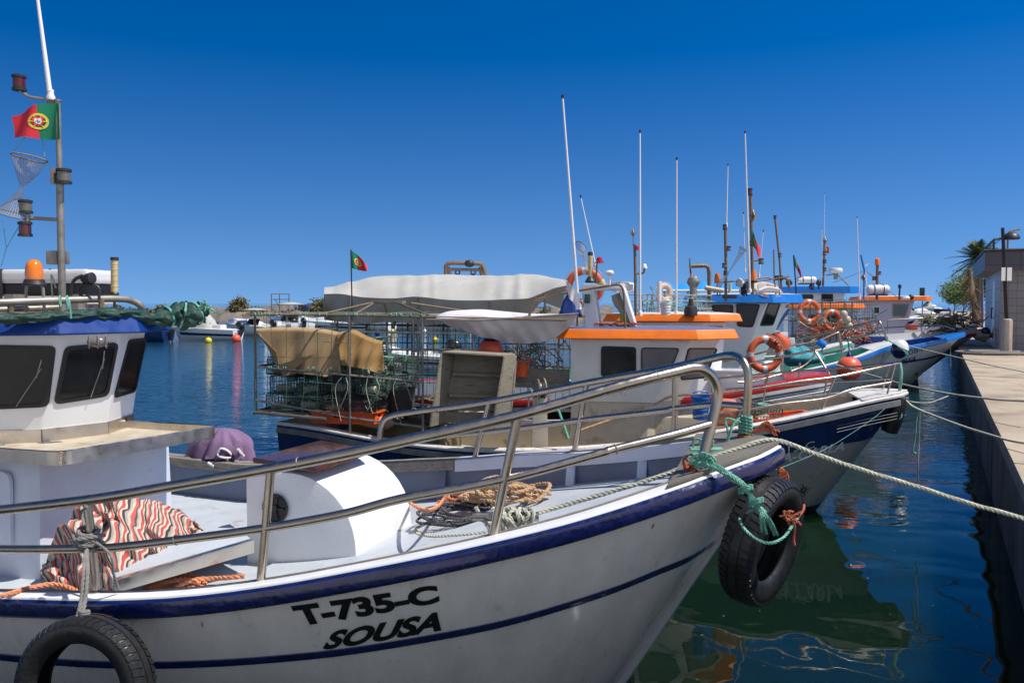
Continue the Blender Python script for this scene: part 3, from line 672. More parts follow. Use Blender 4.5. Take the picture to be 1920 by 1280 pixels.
mb=MB(); wallq(mb,Bp(8.4,0),Bp(0,0),QZ,zf); wallq(mb,Bp(0,14),Bp(8.4,14),QZ,zf); wallq(mb,Bp(8.4,14),Bp(8.4,0),QZ,zf); mb.build('side_wall',TILEW,bld,flat=True)
mb=MB(); mb.hexa([Bp(2.0,-.03)+V((0,0,QZ)),Bp(2.0,.02)+V((0,0,QZ)),Bp(3.2,.02)+V((0,0,QZ)),Bp(3.2,-.03)+V((0,0,QZ))],[Bp(2.0,-.03)+V((0,0,3.2)),Bp(2.0,.02)+V((0,0,3.2)),Bp(3.2,.02)+V((0,0,3.2)),Bp(3.2,-.03)+V((0,0,3.2))]); dd=mb.build('door',M['steelflat'],bld)
mb=MB(); mb.cyl(Bp(2.2,-.09)+V((0,0,2.0)),Bp(2.2,-.09)+V((0,0,2.35)),.02); mb.cyl(Bp(2.2,-.09)+V((0,0,2.02)),Bp(2.2,-.02)+V((0,0,2.02)),.012); mb.cyl(Bp(2.2,-.09)+V((0,0,2.33)),Bp(2.2,-.02)+V((0,0,2.33)),.012); mb.build('handle',M['darkplastic'],dd)
o_=.42
mb=MB(); c=[(-o_,-o_),(-o_,14.4),(8.8,14.4),(8.8,-o_)]
for i in range(4): wallq(mb,Bp(*c[i]),Bp(*c[(i+1)%4]),zf,ztop)
mb.build('fascia',FASC,bld,flat=True)
mb=MB(); mb.hexa([Bp(*q)+V((0,0,zf+.004)) for q in [(-.4,-.4),(-.4,14.3),(8.7,14.3),(8.7,-.4)]],[Bp(*q)+V((0,0,ztop-.05)) for q in [(-.4,-.4),(-.4,14.3),(8.7,14.3),(8.7,-.4)]]); mb.build('roof',M['concrete'],bld,flat=True)
mb=MB()
for c0 in ((-.46,-.46,-.46,14.45),(-.46,-.46,8.85,-.46)):
    a=Bp(c0[0],c0[1]);b=Bp(c0[2],c0[3]); mb.tube([a+V((0,0,ztop+.012)),b+V((0,0,ztop+.012))],.035,4)
mb.build('roof_edge_trim',M['darkplastic'],bld)
mb=MB(); mb.hexa([Bp(-.035,1.05)+V((0,0,QZ-.01)),Bp(-.035,14)+V((0,0,QZ-.01)),Bp(-.004,14)+V((0,0,QZ-.01)),Bp(-.004,1.05)+V((0,0,QZ-.01))],[Bp(-.035,1.05)+V((0,0,QZ+.16)),Bp(-.035,14)+V((0,0,QZ+.16)),Bp(-.004,14)+V((0,0,QZ+.16)),Bp(-.004,1.05)+V((0,0,QZ+.16))]); mb.build('green_plinth',mat('green_plinth_paint',(.02,.25,.14),.5),bld)
# small bracket lamp on the roof corner of the building
br=Bp(.5,.2)+V((0,0,ztop)); 
mb=MB(); mb.tube([br,br+V((0,0,.55)),br+V((0,0,.6))+QN*.05,br+V((.35,0,.68))],.03,8); mb.build('roof_pipe',M['rustpipe'],bld)
# ---------------------------------------------------------------- lamp post on the quay
lb=GZ(1886,664,QZ); 
lp=thing('street_lamp',lb,'dark street lamp bolted to a rust-stained concrete stub on the quay','street lamp')
def bollardmat():
    m=mat('stained_concrete_post',(.46,.42,.37),.9,var=.2,scale=4,dirt=(.30,.14,.06),dirt_amt=.45,dirt_scale=5,stretch=(1,1,.12),bump=.5,bscale=20); return m
BOL=bollardmat()
mb=MB(); w=.115
mb.lathe([(.17,0),(.15,.10),(.148,.92),(.135,.975),(.1,.99)],lb-V((0,0,.02)),n=8); mb.build('concrete_base',BOL,lp,bevel=.006)
ptop=P(1880,427,lb.y); pb=lb+V((0,0,.95))
mb=MB(); mb.tube([pb,pb.lerp(ptop,.5),ptop],[.062,.056,.05],4); mb.build('pole',mat('dark_lamp_pole',(.035,.026,.022),.55,var=.3,scale=6),lp)
hp=pb.lerp(ptop,.885)
mb=MB(); mb.tube([hp+V((-.25,0,-.04)),hp+V((-.05,0,0)),hp+V((.12,0,.03))],.028,8); mb.tube([hp+V((-.25,0,-.32)),hp+V((-.25,0,-.03))],.03,8); mb.build('arm',M['darkplastic'],lp)
mb=MB(); mb.lathe([(.02,.16),(.10,.15),(.18,.10),(.215,.02),(.22,0),(.19,-.03),(.0,-.035)],hp+V((.22,0,.0)),n=20); mb.build('lamp_head',M['darkplastic'],lp)
sg_=pb.lerp(ptop,.495)
for sx in (-.075,.09):
    mb=MB(); mb.box(sg_+V((sx,-.066 if sx<0 else -.064,0)),(.11 if sx<0 else .13,.008,.36)); mb.build('notice_plate',M['gelcoat'],lp)
# ---------------------------------------------------------------- foliage
def leafmat(name,col,var=.5):
    m,nt,N,L,b=NM(name); g=N.new('ShaderNodeNewGeometry'); mr=N.new('ShaderNodeMapRange'); mr.inputs['To Min'].default_value=1-var; mr.inputs['To Max'].default_value=1+var; L.new(g.outputs['Random Per Island'],mr.inputs[0])
    vm=N.new('ShaderNodeVectorMath'); vm.operation='SCALE'; vm.inputs[0].default_value=col; L.new(mr.outputs[0],vm.inputs['Scale']); L.new(vm.outputs[0],b.inputs['Base Color']); b.inputs['Roughness'].default_value=.6
    tr=N.new('ShaderNodeBsdfTranslucent'); L.new(vm.outputs[0],tr.inputs[0]); ms=N.new('ShaderNodeMixShader'); ms.inputs[0].default_value=.25; L.new(b.outputs[0],ms.inputs[1]); L.new(tr.outputs[0],ms.inputs[2]); L.new(ms.outputs[0],N['Material Output'].inputs[0]); return m
LG=leafmat('tamarisk_leaves',(.10,.17,.03)); LO=leafmat('olive_scrub_leaves',(.15,.14,.06)); LB=leafmat('dry_scrub_leaves',(.17,.13,.11)); LP=leafmat('palm_leaflets',(.06,.10,.035)); LD=leafmat('dead_palm_leaflets',(.15,.09,.045))
def leaves(mb,c,r,n,size,sq=(1,1,1)):
    # leaf sized faces spread through the volume, gathered in clumps
    c=V(c); cl=[]
    for _ in range(max(4,n//40)):
        d=V((random.gauss(0,1),random.gauss(0,1),random.gauss(0,1))).normalized()*random.uniform(.35,.9)*r
        cl.append(V((d.x*sq[0],d.y*sq[1],abs(d.z)*sq[2] if sq[2]<0 else d.z*sq[2])))
    for _ in range(n):
        q=random.choice(cl); p=c+q+V((random.gauss(0,1)*sq[0],random.gauss(0,1)*sq[1],random.gauss(0,1)*sq[2]))*r*.17
        a=V((random.gauss(0,1),random.gauss(0,1),random.gauss(0,1))).normalized()*size*random.uniform(.6,1.3); b=a.orthogonal().normalized()*size*.45
        mb.add([p-a,p+b,p+a,p-b],[(0,1,2,3)])
def tree(name,base,h,r,leaf,label,cat='tree',n=900,size=.14,group=None,sq=(1,1,.7),trunk=.1):
    base=V(base); t=thing(name,base,label,cat,group); mb=MB()
    top=base+V((random.uniform(-.1,.1)*h,0,h-r*.5)); mb.tube([base-V((0,0,.1)),base.lerp(top,.5)+V((.05*h,0,0)),top],[trunk,trunk*.75,trunk*.4],8,sm=3)
    for k in range(6):
        a=k*1.1; s0=base.lerp(top,.45+.08*k); mb.tube([s0,s0+V((math.cos(a)*r*.5,math.sin(a)*r*.5,r*.35)),s0+V((math.cos(a)*r*.85,math.sin(a)*r*.85,r*.5))],[trunk*.4,trunk*.25,trunk*.1],5,sm=3)
    mb.build('trunk',M['rustpipe'],t)
    mb=MB(); leaves(mb,base+V((0,0,h-r*.6*sq[2]-0)),r,n,size,sq); mb.build('crown',leaf,t,flat=True); return t
for i,(px,D,h,r,lab) in enumerate([(1805,92,3.6,2.0,'round green tamarisk tree farthest left of the quay trees'),(1828,80,3.7,2.1,'bright green tamarisk tree just left of the palms'),(1788,118,3.2,1.6,'small distant green tree at the end of the quay row'),(1848,66,4.0,1.9,'green tamarisk tree behind the palm trunks beside the building')]):
    tree('tamarisk_tree',GZ(px,568+1.4*1600/D,QZ),h,r*1.15,LG,lab,n=2600,size=.15,group='tamarisk trees along the quay')
def frond(mb,p,az,el,l,droop,m=14):
    d=V((math.cos(az)*math.cos(el),math.sin(az)*math.cos(el),math.sin(el))); pts=[p+d*(l*t)-V((0,0,droop*l*t*t)) for t in [i/m for i in range(m+1)]]
    mb.tube(pts,[.022,.006],4)
    fr=frames(pts)
    for i in range(2,m+1):
        T,Nn,B=fr[i]; side=T.cross(V((0,0,1))).normalized()
        for s in (-1,1):
            for e in (0,.5):
                q=pts[i].lerp(pts[i-1],e); ll=l*.24*math.sin(PI*(i/m)*.85+.25); dd=(side*s*.85+T*.6-V((0,0,.25))).normalized()
                w_=T*.03; mb.add([q-w_,q+w_,q+dd*ll],[(0,1,2)])
pb1=GZ(1838,606,QZ); pt=P(1836,486,pb1.y)
pt1=thing('palm_tree',pb1,'tall green palm with arching fronds behind the quay building','palm'); mb=MB(); mb.tube([pb1,pb1.lerp(pt,.5)+V((.05,0,0)),pt],[.24,.19,.2],10,sm=5); mb.build('trunk',M['rustpipe'],pt1)
mb=MB()
for i in range(64): frond(mb,pt,i*2.4,random.uniform(-.35,1.35),random.uniform(1.6,2.4),random.uniform(.25,.5))
mb.build('crown',LP,pt1,flat=True)
pb2=GZ(1832,612,QZ); pt=P(1818,505,pb2.y)
pt2=thing('palm_tree',pb2,'dead leaning palm trunk wrapped in brown hanging fronds','palm'); mb=MB(); mb.tube([pb2,pb2.lerp(pt,.5),pt],[.2,.16,.12],10,sm=5)
for k in range(60):
    t_=k/60; q=pb2.lerp(pt,t_); a=k*2.4; mb.tube([q,q+V((math.cos(a)*.16,math.sin(a)*.16,.16))],[.035,.02],4)
mb.build('trunk',M['rustpipe'],pt2)
mb=MB()
for i in range(34):
    q=pb2.lerp(pt,random.uniform(.25,1)); frond(mb,q,i*2.4,random.uniform(-1.2,-.4),random.uniform(.8,1.5),.3,8)
mb.build('dead_fronds',LD,pt2,flat=True)
bp_=GZ(1842,614,QZ); btp=P(1841,480,bp_.y); mb=MB(); mb.tube([bp_,btp],[.05,.04],10); mb.lathe([(.09,0),(.09,.03),(.05,.05)],bp_); mb.ball(btp,.055,10,6)
tag(mb.build('flag_pole',M['royal'],loc=bp_),'thin blue pole standing in front of the palms','pole')
# ropes lying on the quay by the lamp
def ropething(name,segs,r,m,label,cat='rope',group=None,sm=6,strand=True,n=5):
    mb=MB()
    for s in segs: (mb.rope(s,r,sm=sm,n=n) if strand else mb.tube(s,r,6,sm=sm))
    return tag(mb.build(name,m,ang=60),label,cat,group)
c=GZ(1862,664,QZ); seg=[]
for k in range(5):
    rr=.35+.1*k; seg.append([c+V((math.cos(t*.8+k)*rr*1.3+random.uniform(-.05,.05),math.sin(t*.8+k)*rr*.8,.03+.025*(k%3))) for t in range(9)])
ropething('rope_pile',seg,.03,M['ropegrey'],'tangled grey rope pile at the foot of the street lamp',strand=False)
# ---------------------------------------------------------------- breakwater with scrub
def rockmat(): return mat('breakwater_rock',(.17,.145,.12),.95,var=.35,scale=.6,dirt=(.12,.10,.08),dirt_amt=.4,dirt_scale=.8,bump=1,bscale=2)
RK=rockmat()
def mound(name,x0,x1,D,w,h,nseg,label=None):
    mb=MB(); rows=[]
    for i in range(nseg+1):
        x=lerp(x0,x1,i/nseg); r_=[]
        for j in range(9):
            t=j/8; y=D+w*(t-.5); z=h*math.sin(PI*t)**.7*(.75+.25*math.sin(x*.13)+.12*math.sin(x*.61+j))-.2+(random.uniform(-.18,.18) if 0<j<8 else 0)
            r_.append(V((x+random.uniform(-.3,.3),y,z)))
        rows.append(r_)
    mb.grid(rows); return struct(mb,name,RK,flat=True)
mound('breakwater',-95,15,128,16,2.1,120)
mb=MB()
for _ in range(150):
    x=random.uniform(-88,6); c=V((x,128+random.uniform(-5,4),1.2+random.uniform(-.7,.4))); leaves(mb,c,random.uniform(1.0,2.0),110,.26,(1.4,1,.6))
tag(mb.build('dry_scrub',LB,flat=True),'dry purplish brown scrub covering the far breakwater','scrub',kind='stuff')
mb=MB()
for _ in range(60):
    x=random.uniform(-88,6); c=V((x,126+random.uniform(-5,4),1.3+random.uniform(-.6,.5))); leaves(mb,c,random.uniform(.8,1.6),100,.24,(1.4,1,.6))
tag(mb.build('olive_scrub',LO,flat=True),'olive green scrub between the dry bushes on the far breakwater','scrub',kind='stuff')
tree('bush',P(449,590,124),2.05,1.6,LO,'rounded olive bush standing tallest on the left part of the breakwater','bush',n=2200,size=.2,sq=(1,1,.95))
tree('bush',P(600,590,124),1.9,1.7,LO,'wide olive bush on the breakwater just left of the grey tarpaulin','bush',n=2200,size=.2,sq=(1.3,1,.8))
fb=P(508,581,122); t=thing('scaffold',fb,'open rusty pipe frame standing on the breakwater','scaffold'); mb=MB()
def pf(a,b): return P(a,b,122)
for x in (509,524,542): mb.tube([pf(x,585),pf(x,551)],.07,6)
mb.build('upright_pipes',M['rustpipe'],t); mb=MB()
for y in (551,561,571): mb.tube([pf(509,y),pf(542,y)],.05,6)
mb.tube([pf(515,560),pf(526,578)],.06,6); mb.build('cross_pipes',M['rustpipe'],t)
# crates and a drum on the breakwater
mb=MB()
for k in range(3): mb.box(P(562+k*5,577,121),(.34,.5,.8))
for z in (-.3,0,.3): mb.box(P(567,577,120.7)+V((0,0,z)),(1.15,.08,.1))
tag(mb.build('crate',M['woodlid'],bevel=.02),'dark brown crate standing on the breakwater beside the blue drum','crate')
mb=MB(); mb.lathe([(.26,0),(.3,.03),(.3,.3),(.32,.33),(.3,.36),(.3,.66),(.26,.7),(.05,.7)],P(575,580,121)); tag(mb.build('drum',M['royal']),'small blue drum on the breakwater','drum')
# far shore to the right with rocks
mound('far_breakwater',60,190,150,14,1.3,90)
mound('harbour_mole',30,62,118,7,1.1,50)
# ---------------------------------------------------------------- small motor boats
def motorboat(D,px,wy,head,Lm,label,style=0,ob='black',group='small motor boats across the basin',cover=None):
    base=GZ(px,wy,0); a=R(head); u=V((math.cos(a),math.sin(a),0)); n=V((-math.sin(a),math.cos(a),0))
    t=thing('motor_boat',base,label,'motor boat',group); W_=lambda x,y,z: base+u*x+n*y+V((0,0,z))
    B=Lm*.19; hh=Lm*.15
    secs=[]
    for i in range(15):
        s=i/14; x=Lm*(.5-s); bw=B*min(1,(math.sin(min(1,s*1.6)*PI/2))**.8)+.01; z1=hh*(1.35-.35*s*1.0); 
        secs.append([W_(x+.5*(1-s),-bw,z1),W_(x+.5*(1-s)*.6,-bw*.97,z1*.62),W_(x,-bw*.82,z1*.2),W_(x,-bw*.5,-.12),W_(x,bw*.5,-.12),W_(x,bw*.82,z1*.2),W_(x+.5*(1-s)*.6,bw*.97,z1*.62),W_(x+.5*(1-s),bw,z1)])
    hullm=M['gelcoat'] if style!=3 else M['navydull']
    mb=MB(); mb.loft(secs); h=mb.build('hull',hullm,t,ang=50)
    mb=MB()
    for sgn,(i0,i1) in ((-1,(1,2)),(1,(6,5))):
        mb.grid([[q[i0]+n*sgn*.012+V((0,0,-.02)) for q in secs[1:]],[q[i0].lerp(q[i1],.6)+n*sgn*.012 for q in secs[1:]]])
    if style in (0,2): mb.build('hull_stripe',M['navy'],h,flat=True)
    mb=MB() # coaming and foredeck
    dk=[]
    for i in range(0,15):
        s=i/14; x=Lm*(.5-s)+.5*(1-s); bw=B*min(1,(math.sin(min(1,s*1.6)*PI/2))**.8)+.01; z1=hh*(1.35-.35*s); zc=z1+(.09*Lm*math.sin(PI*min(1,s*1.9)) if s<.53 else -.25)
        dk.append([W_(x,-bw,z1+.01),W_(x,-bw*.86,z1+.04),W_(x,-bw*.7,zc),W_(x,0,zc+.03),W_(x,bw*.7,zc),W_(x,bw*.86,z1+.04),W_(x,bw,z1+.01)])
    mb.grid(dk); mb.build('deck',M['gelcoat'],t,ang=50)
    if style in (0,1):
        mb=MB(); mb.grid([[W_(-.03*Lm-k*.06*Lm*0,lerp(-B*.75,B*.75,j/8),hh*1.1) +u*(.10*Lm*math.sin(PI*j/8)) for j in range(9)],[W_(-.10*Lm,lerp(-B*.66,B*.66,j/8),hh*1.1+.11*Lm)+u*(.08*Lm*math.sin(PI*j/8)) for j in range(9)]]); mb.build('windscreen',M['glass'],t,solid=.02)
    if cover:
        rows=[]
        for i in range(9):
            s=i/8; rows.append([W_(lerp(.32,-.12,s)*Lm if cover!='aft' else lerp(.1,-.3,s)*Lm,lerp(-B*.9,B*.9,j/8),hh*1.15+(.24*Lm*(math.sin(PI*s**1.5)**.7))*math.sin(PI*j/8)**.5) for j in range(9)])
        mb=MB(); mb.grid(rows); mb.build('cover',M['tarp'] if cover!='blue' else M['royal'],t,ang=50)
    if style==1:
        mb=MB()
        for x in (-.02,-.2):
            mb.tube([W_(x*Lm,-.6*B,hh),W_(x*Lm,-.54*B,hh+.27*Lm),W_(x*Lm,.54*B,hh+.27*Lm),W_(x*Lm,.6*B,hh)],.025,6)
        mb.tube([W_(-.02*Lm,0,hh+.27*Lm),W_(-.2*Lm,0,hh+.27*Lm)],.02,6)
        mb.build('canopy_frame',M['steel'],t); mb=MB(); rows=[]
        for i in range(7): rows.append([W_(lerp(.08,-.3,i/6)*Lm,lerp(-B*.8,B*.8,j/6),hh+.28*Lm+.03*Lm*math.sin(PI*i/6)*math.sin(PI*j/6)) for j in range(7)])
        mb.grid(rows); mb.build('canopy',M['tarp'],t,solid=.03)
    if style==2 or style==0:
        mb=MB(); mb.box(W_(-.18*Lm,0,hh*1.25),(.14*Lm,B*1.1,hh*.6),Matrix((u,n,V((0,0,1)))).transposed()); mb.build('seat',M['whitedirty'],t,bevel=.04)
    if ob:
        o=W_(-.5*Lm-.12,0,hh*.5); om={'black':M['black'],'silver':M['galv'],'white':M['gelcoat']}[ob]
        mb=MB(); rot=Matrix((u,n,V((0,0,1)))).transposed()@Matrix.Rotation(R(-22),3,'Y')
        mb.ball(o+V((0,0,.62)),.3,14,9,rot,(1.15,.72,.95)); e=mb.build('outboard_cowl',om,t)
        mb=MB(); mb.hexa([o+rot@V(q) for q in ((-.12,-.06,-.35),(.1,-.06,-.35),(.1,.06,-.35),(-.12,.06,-.35))],[o+rot@V(q) for q in ((-.14,-.1,.5),(.14,-.1,.5),(.14,.1,.5),(-.14,.1,.5))]); mb.ball(o+rot@V((-.05,0,-.35)),.1,10,6,rot,(2.2,1,1)); mb.build('outboard_leg',M['darkplastic'],e,bevel=.02)
    # fender
    for x in (.1,-.25)[:2 if style!=2 else 1]:
        mb=MB(); mb.lathe([(.02,.3),(.07,.26),(.08,.1),(.08,-.1),(.07,-.2),(.0,-.22)],W_(x*Lm,-B-.08,hh*.7),n=10); mb.build('fender',M['gelcoat'],t)
    return t
motorboat(0,392,636,172,4.3,'white motor boat with navy stripe and cream bow cover, right of the green net roll',0,'black',cover='bow')
motorboat(0,252,640,176,4.6,'small blue-covered boat with silver outboard, half hidden by the near wheelhouse roof',3,'silver',cover='blue')
motorboat(0,470,628,150,4.6,'motor boat with a pale canopy beside the red buoy',1,'black')
motorboat(0,500,626,215,4.4,'white motor boat moored left of the one with the tall canopy',2,'black')
motorboat(0,540,624,130,5.6,'largest white motor boat, with a tall canopy, left of the trap cage',1,'black')
motorboat(0,590,620,165,5.0,'white motor boat with navy stripe under the corner of the grey tarpaulin',0,'white')
motorboat(0,635,621,190,4.6,'low open motor boat below the left end of the tarpaulin',2,'black')
motorboat(0,690,619,160,5.0,'white motor boat behind the blue mooring buoy',1,'white')
motorboat(0,760,618,185,5.2,'long white motor boat behind the second yellow mooring buoy',0,'black')
motorboat(0,835,619,170,5.0,'white open boat below the hanging white awning',2,'black')
motorboat(0,905,617,160,4.8,'dark hulled boat beyond the wooden crate panel',3,'black')
motorboat(0,772,690,168,3.1,'nearest small white skiff with dark outboard, seen through the trap cage wires',2,'black')
motorboat(0,1738,582,20,7.5,'distant white motor cruiser beyond the orange-topped cabin',1,None,cover='bow')
motorboat(0,1712,592,10,5.5,'white boat moored nearer than the distant cruiser',0,'white')
motorboat(0,1765,585,200,5.0,'dark hulled boat moored at the far end of the basin',3,'black')
motorboat(0,1752,600,190,5.2,'blue-striped white boat at the far right of the basin',0,'black')
def buoy(px,wy,r,m,label):
    c=GZ(px,wy,0); t=thing('mooring_buoy',c,label,'buoy','round mooring buoys'); mb=MB(); mb.ball(c+V((0,0,r*.55)),r,20,12); mb.build('float',m,t)
    mb=MB(); mb.torus(c+V((0,0,r*1.6)),(0,1,0),r*.22,r*.07,14,6); mb.lathe([(r*.25,0),(r*.2,r*.12),(r*.1,r*.16)],c+V((0,0,r*1.45)),n=10); mb.build('eye',M['galv'],t)
buoy(391,642,.21,M['buoyyellow'],'yellow mooring buoy left of the red one, in front of the motor boats')
buoy(443,640,.30,M['buoyred'],'red mooring buoy floating in open water left of the trap cage')
buoy(708,628,.22,M['royal'],'blue mooring buoy seen through the cage wires')
buoy(736,623,.18,M['buoyyellow'],'yellow mooring buoy seen through the cage wires')
buoy(796,624,.22,M['gelcoat'],'white mooring buoy seen through the cage wires')
buoy(816,640,.2,M['buoyyellow'],'yellow mooring buoy under the end of the white awning')
# floating bits on the calm water by the bows
mb=MB()
for _ in range(55):
    px=random.uniform(1260,1880); wy=random.uniform(900,1275); c=GZ(px,wy,.003); s=random.uniform(.002,.009); a=random.uniform(0,PI)
    d=V((math.cos(a),math.sin(a),0))*s*random.uniform(1,2.5); e=V((-math.sin(a),math.cos(a),0))*s*.5; mb.add([c-d,c-e,c+d,c+e+V((0,0,.002))],[(0,1,2,3)])
tag(mb.build('floating_debris',mat('pale_flotsam',(.22,.17,.10),.8,var=.5,scale=5),flat=True),'specks of leaf and foam floating on the calm harbour water','debris',kind='stuff')
# ================================================================ near boat
b1=Boat('fishing_boat','nearest white fishing boat with navy gunwale band and black lettering on its side',1.592,5.06,-18,7.6,
 [(0,0),(.1,.25),(.25,.43),(.5,.68),(1,1.0),(1.5,1.22),(2,1.38),(3,1.55),(4,1.62),(6,1.6),(7.6,1.35)],
 [(0,1.64),(.25,1.58),(.5,1.505),(1,1.36),(1.5,1.24),(2,1.13),(2.5,1.02),(3,.93),(3.5,.87),(4,.83),(4.5,.79),(5,.775),(7.6,.9)],
 rake=1.0,fardz=[(0,.0),(.5,.06),(1.5,.09),(2,.13),(3,.19),(5,.2),(8,.2)],flare=.20)
r1=b1.root
H1=b1.hull(M['hullwhite'])
b1.rim('gunwale_band',M['navy'],[(-.02,0),(.018,.0),(.034,-.012),(.04,-.05),(.034,-.088),(.016,-.104),(-.02,-.104)])
def kc(t): return interp(t,[(0,.625),(.5,.59),(1,.56),(2,.527),(3.5,.505),(5,.495),(8,.49)])
mb=MB(); secs=[]
for side,tt in ((-1,b1.st()[::-1]),(1,b1.st()[1:])):
    for t in tt:
        k=kc(t); dk=.026/b1.zg(t,side); secs.append([b1.surf(t,k-dk,side,-.01),b1.surf(t,k-dk*.9,side,.014),b1.surf(t,k,side,.02),b1.surf(t,k+dk*.9,side,.014),b1.surf(t,k+dk,side,-.01)])
mb.loft(secs); mb.build('hull_stripe',M['navy'],H1)
b1.rim('gunwale_cap',M['white'],[(.016,.003),(.012,.012),(-.07,.016),(-.088,.012),(-.09,-.03),(-.08,-.04),(.0,-.02)])
zd1=lambda t: b1.zg(t)-.13-.02*min(1,t/3)
b1.inner(M['greydeck'],M['greyblue'],zd1,inset=.09,tmin=.42)
b1.rim('cap_inner_edge',M['woodgrey'],[(-.089,.006),(-.089,.020),(-.104,.020),(-.104,-.05),(-.09,-.05)],tmax=7.5)
def DH(px,py,up=.015):
    z=1.0
    for _ in range(20): p=GZ(px,py,z); z=zd1(max(.3,-b1.loc(p).x))+up
    return GZ(px,py,z)
# far bulwark: white top board forward, bare wood aft, ribs
for nm,m,t0,t1,zz in (('bulwark_board',M['paleblue'],.42,2.62,.085),('bulwark_board',M['woodgrey'],2.63,7.2,.07)):
    mb=MB(); rows=[]
    for i in range(25):
        t=lerp(t0,t1,i/24); y=b1.b(t); z=b1.zg(t,1)
        rows.append([b1.W(-t,y-.155,z+.012),b1.W(-t,y-.02,z+.022),b1.W(-t,y-.02,z-.0),b1.W(-t,y-.13,z-zz),b1.W(-t,y-.155,z-zz)])
    mb.loft(rows); mb.build(nm,m,r1,bevel=.004)
for i,t in enumerate([.95,1.55,2.15,2.75,3.3,3.75,4.2,4.65]):
    y=b1.b(t)-.09; z0=zd1(t)-.0; z1=b1.zg(t,1)-.03; mb=MB()
    mb.hexa([b1.W(-t-.035,y-.10,z0),b1.W(-t+.035,y-.10,z0),b1.W(-t+.035,y+.02,z0),b1.W(-t-.035,y+.02,z0)],[b1.W(-t-.035,y-.03,z1),b1.W(-t+.035,y-.03,z1),b1.W(-t+.035,y+.02,z1),b1.W(-t-.035,y+.02,z1)])
    mb.build('bulwark_rib',M['paleblue'] if t<2.5 else M['greyblue'],r1,bevel=.008)
# stem head cap
mb=MB(); top=[]
ts=[0,.04,.1,.2,.32,.45,.56]
near=[b1.surf(t,1,-1)+V((0,0,.02)) for t in ts[::-1]]; far_=[b1.surf(t,1,1)+V((0,0,.02)) for t in ts[1:]]
mb.prism(near+far_,(0,0,.022)); mb.build('stem_head_cap',M['capwood'],r1,bevel=.006)
mb=MB(); a=b1.W(-.02,0,1.50); mb.tube([b1.surf(0,k,-1)+b1.u*.012 for k in (1.0,.9,.8,.7,.5,.3,.1,-.1)],.026,8); mb.build('stem_bar',M['hullgrey'],H1)
# lettering
text_on(b1,'T-735-C',[(566,1173),(826,1128),(820,1093),(546,1134)],M['ink'],'registration_lettering',bold=.05)
text_on(b1,'SOUSA',[(605,1217),(828,1180),(826,1144),(613,1182)],M['ink'],'name_lettering',bold=.045,shear=.32)
# rails
nr=b1.near(.10); fr_=b1.far(.09)
def rl(pts,f): return [b1.hit(x,y,f) for x,y in pts]
STL=M['steel']
def railset(near_top,near_mid,posts,f,r,parent,name,r2=None):
    mb=MB(); tp=rl(near_top,f); mb.tube(tp,r,14,sm=5); o=mb.build(name,STL,parent,ang=60)
    mb=MB(); mb.tube(rl(near_mid,f),r2 or r*.82,12,sm=5); mb.build('mid_rail',STL,o,ang=60)
    for a,b in posts:
        mb=MB(); A=b1.hit(*a,f); B=b1.hit(*b,f); mb.tube([A,B],(r2 or r*.82),12)
        d=(A-B).normalized(); mb.lathe([(r*1.5,-.004),(r*1.5,.006),(r*.9,.012)],B,(0,0,1),14); mb.build('stanchion',STL,o,ang=60)
    return o
railset([(-330,992),(-160,972),(0,956),(180,935),(350,906),(503,879),(640,852),(800,817),(966,780),(1165,723),(1260,699),(1302,690),(1325,697),(1340,716),(1345,742),(1338,780),(1327,822),(1318,862)],
 [(-330,1022),(0,1029),(144,1028),(223,1025),(350,1010),(490,991),(640,964),(755,934),(935,901),(1120,852),(1149,843),(1259,816),(1330,796)],
 [((163,936),(181,1108)),((508,876),(489,1090)),((971,778),(924,1009))],nr,.030,r1,'handrail')
railset([(712,822),(716,797),(731,781),(784,771),(850,763),(917,753),(1013,735),(1098,718),(1181,703),(1240,693),(1330,673),(1368,666),(1388,672),(1400,690),(1403,715),(1399,780),(1390,836)],
 [(712,828),(800,821),(893,812),(960,804),(1034,795),(1090,787),(1240,770),(1259,766),(1340,758),(1400,761)],
 [((917,752),(889,862)),((1100,718),(1077,846)),((1266,688),(1265,812))],fr_,.026,r1,'handrail')
# bow bollard with cross bar
zc=1.12
A=b1.hitz(886,968,1.27); B=b1.hitz(1010,968,1.27); mid=A.lerp(B,.5)
mb=MB(); mb.tube([A,B],.028,12); mb.build('crossbar',STL,None) if 0 else None
o=mb.build('mooring_post',STL,r1)
mb=MB(); mb.tube([V((mid.x,mid.y,1.06)),mid],.036,12); mb.build('post_foot',STL,o)
# weld beads where the rail tubes were joined
for (x,y,f,r) in ((560,868,nr,.030),(1154,842,nr,.026),(330,1012,nr,.026),(1000,737,fr_,.026),(820,768,fr_,.026),(1230,706,nr,.030)):
    c=b1.hit(x,y,f); c2=b1.hit(x+6,y-1.4 if f is nr else y-1,f); mb=MB(); mb.torus(c,c2-c,r*1.0,.0035,20,6); mb.build('weld_bead',M['galv'],r1)
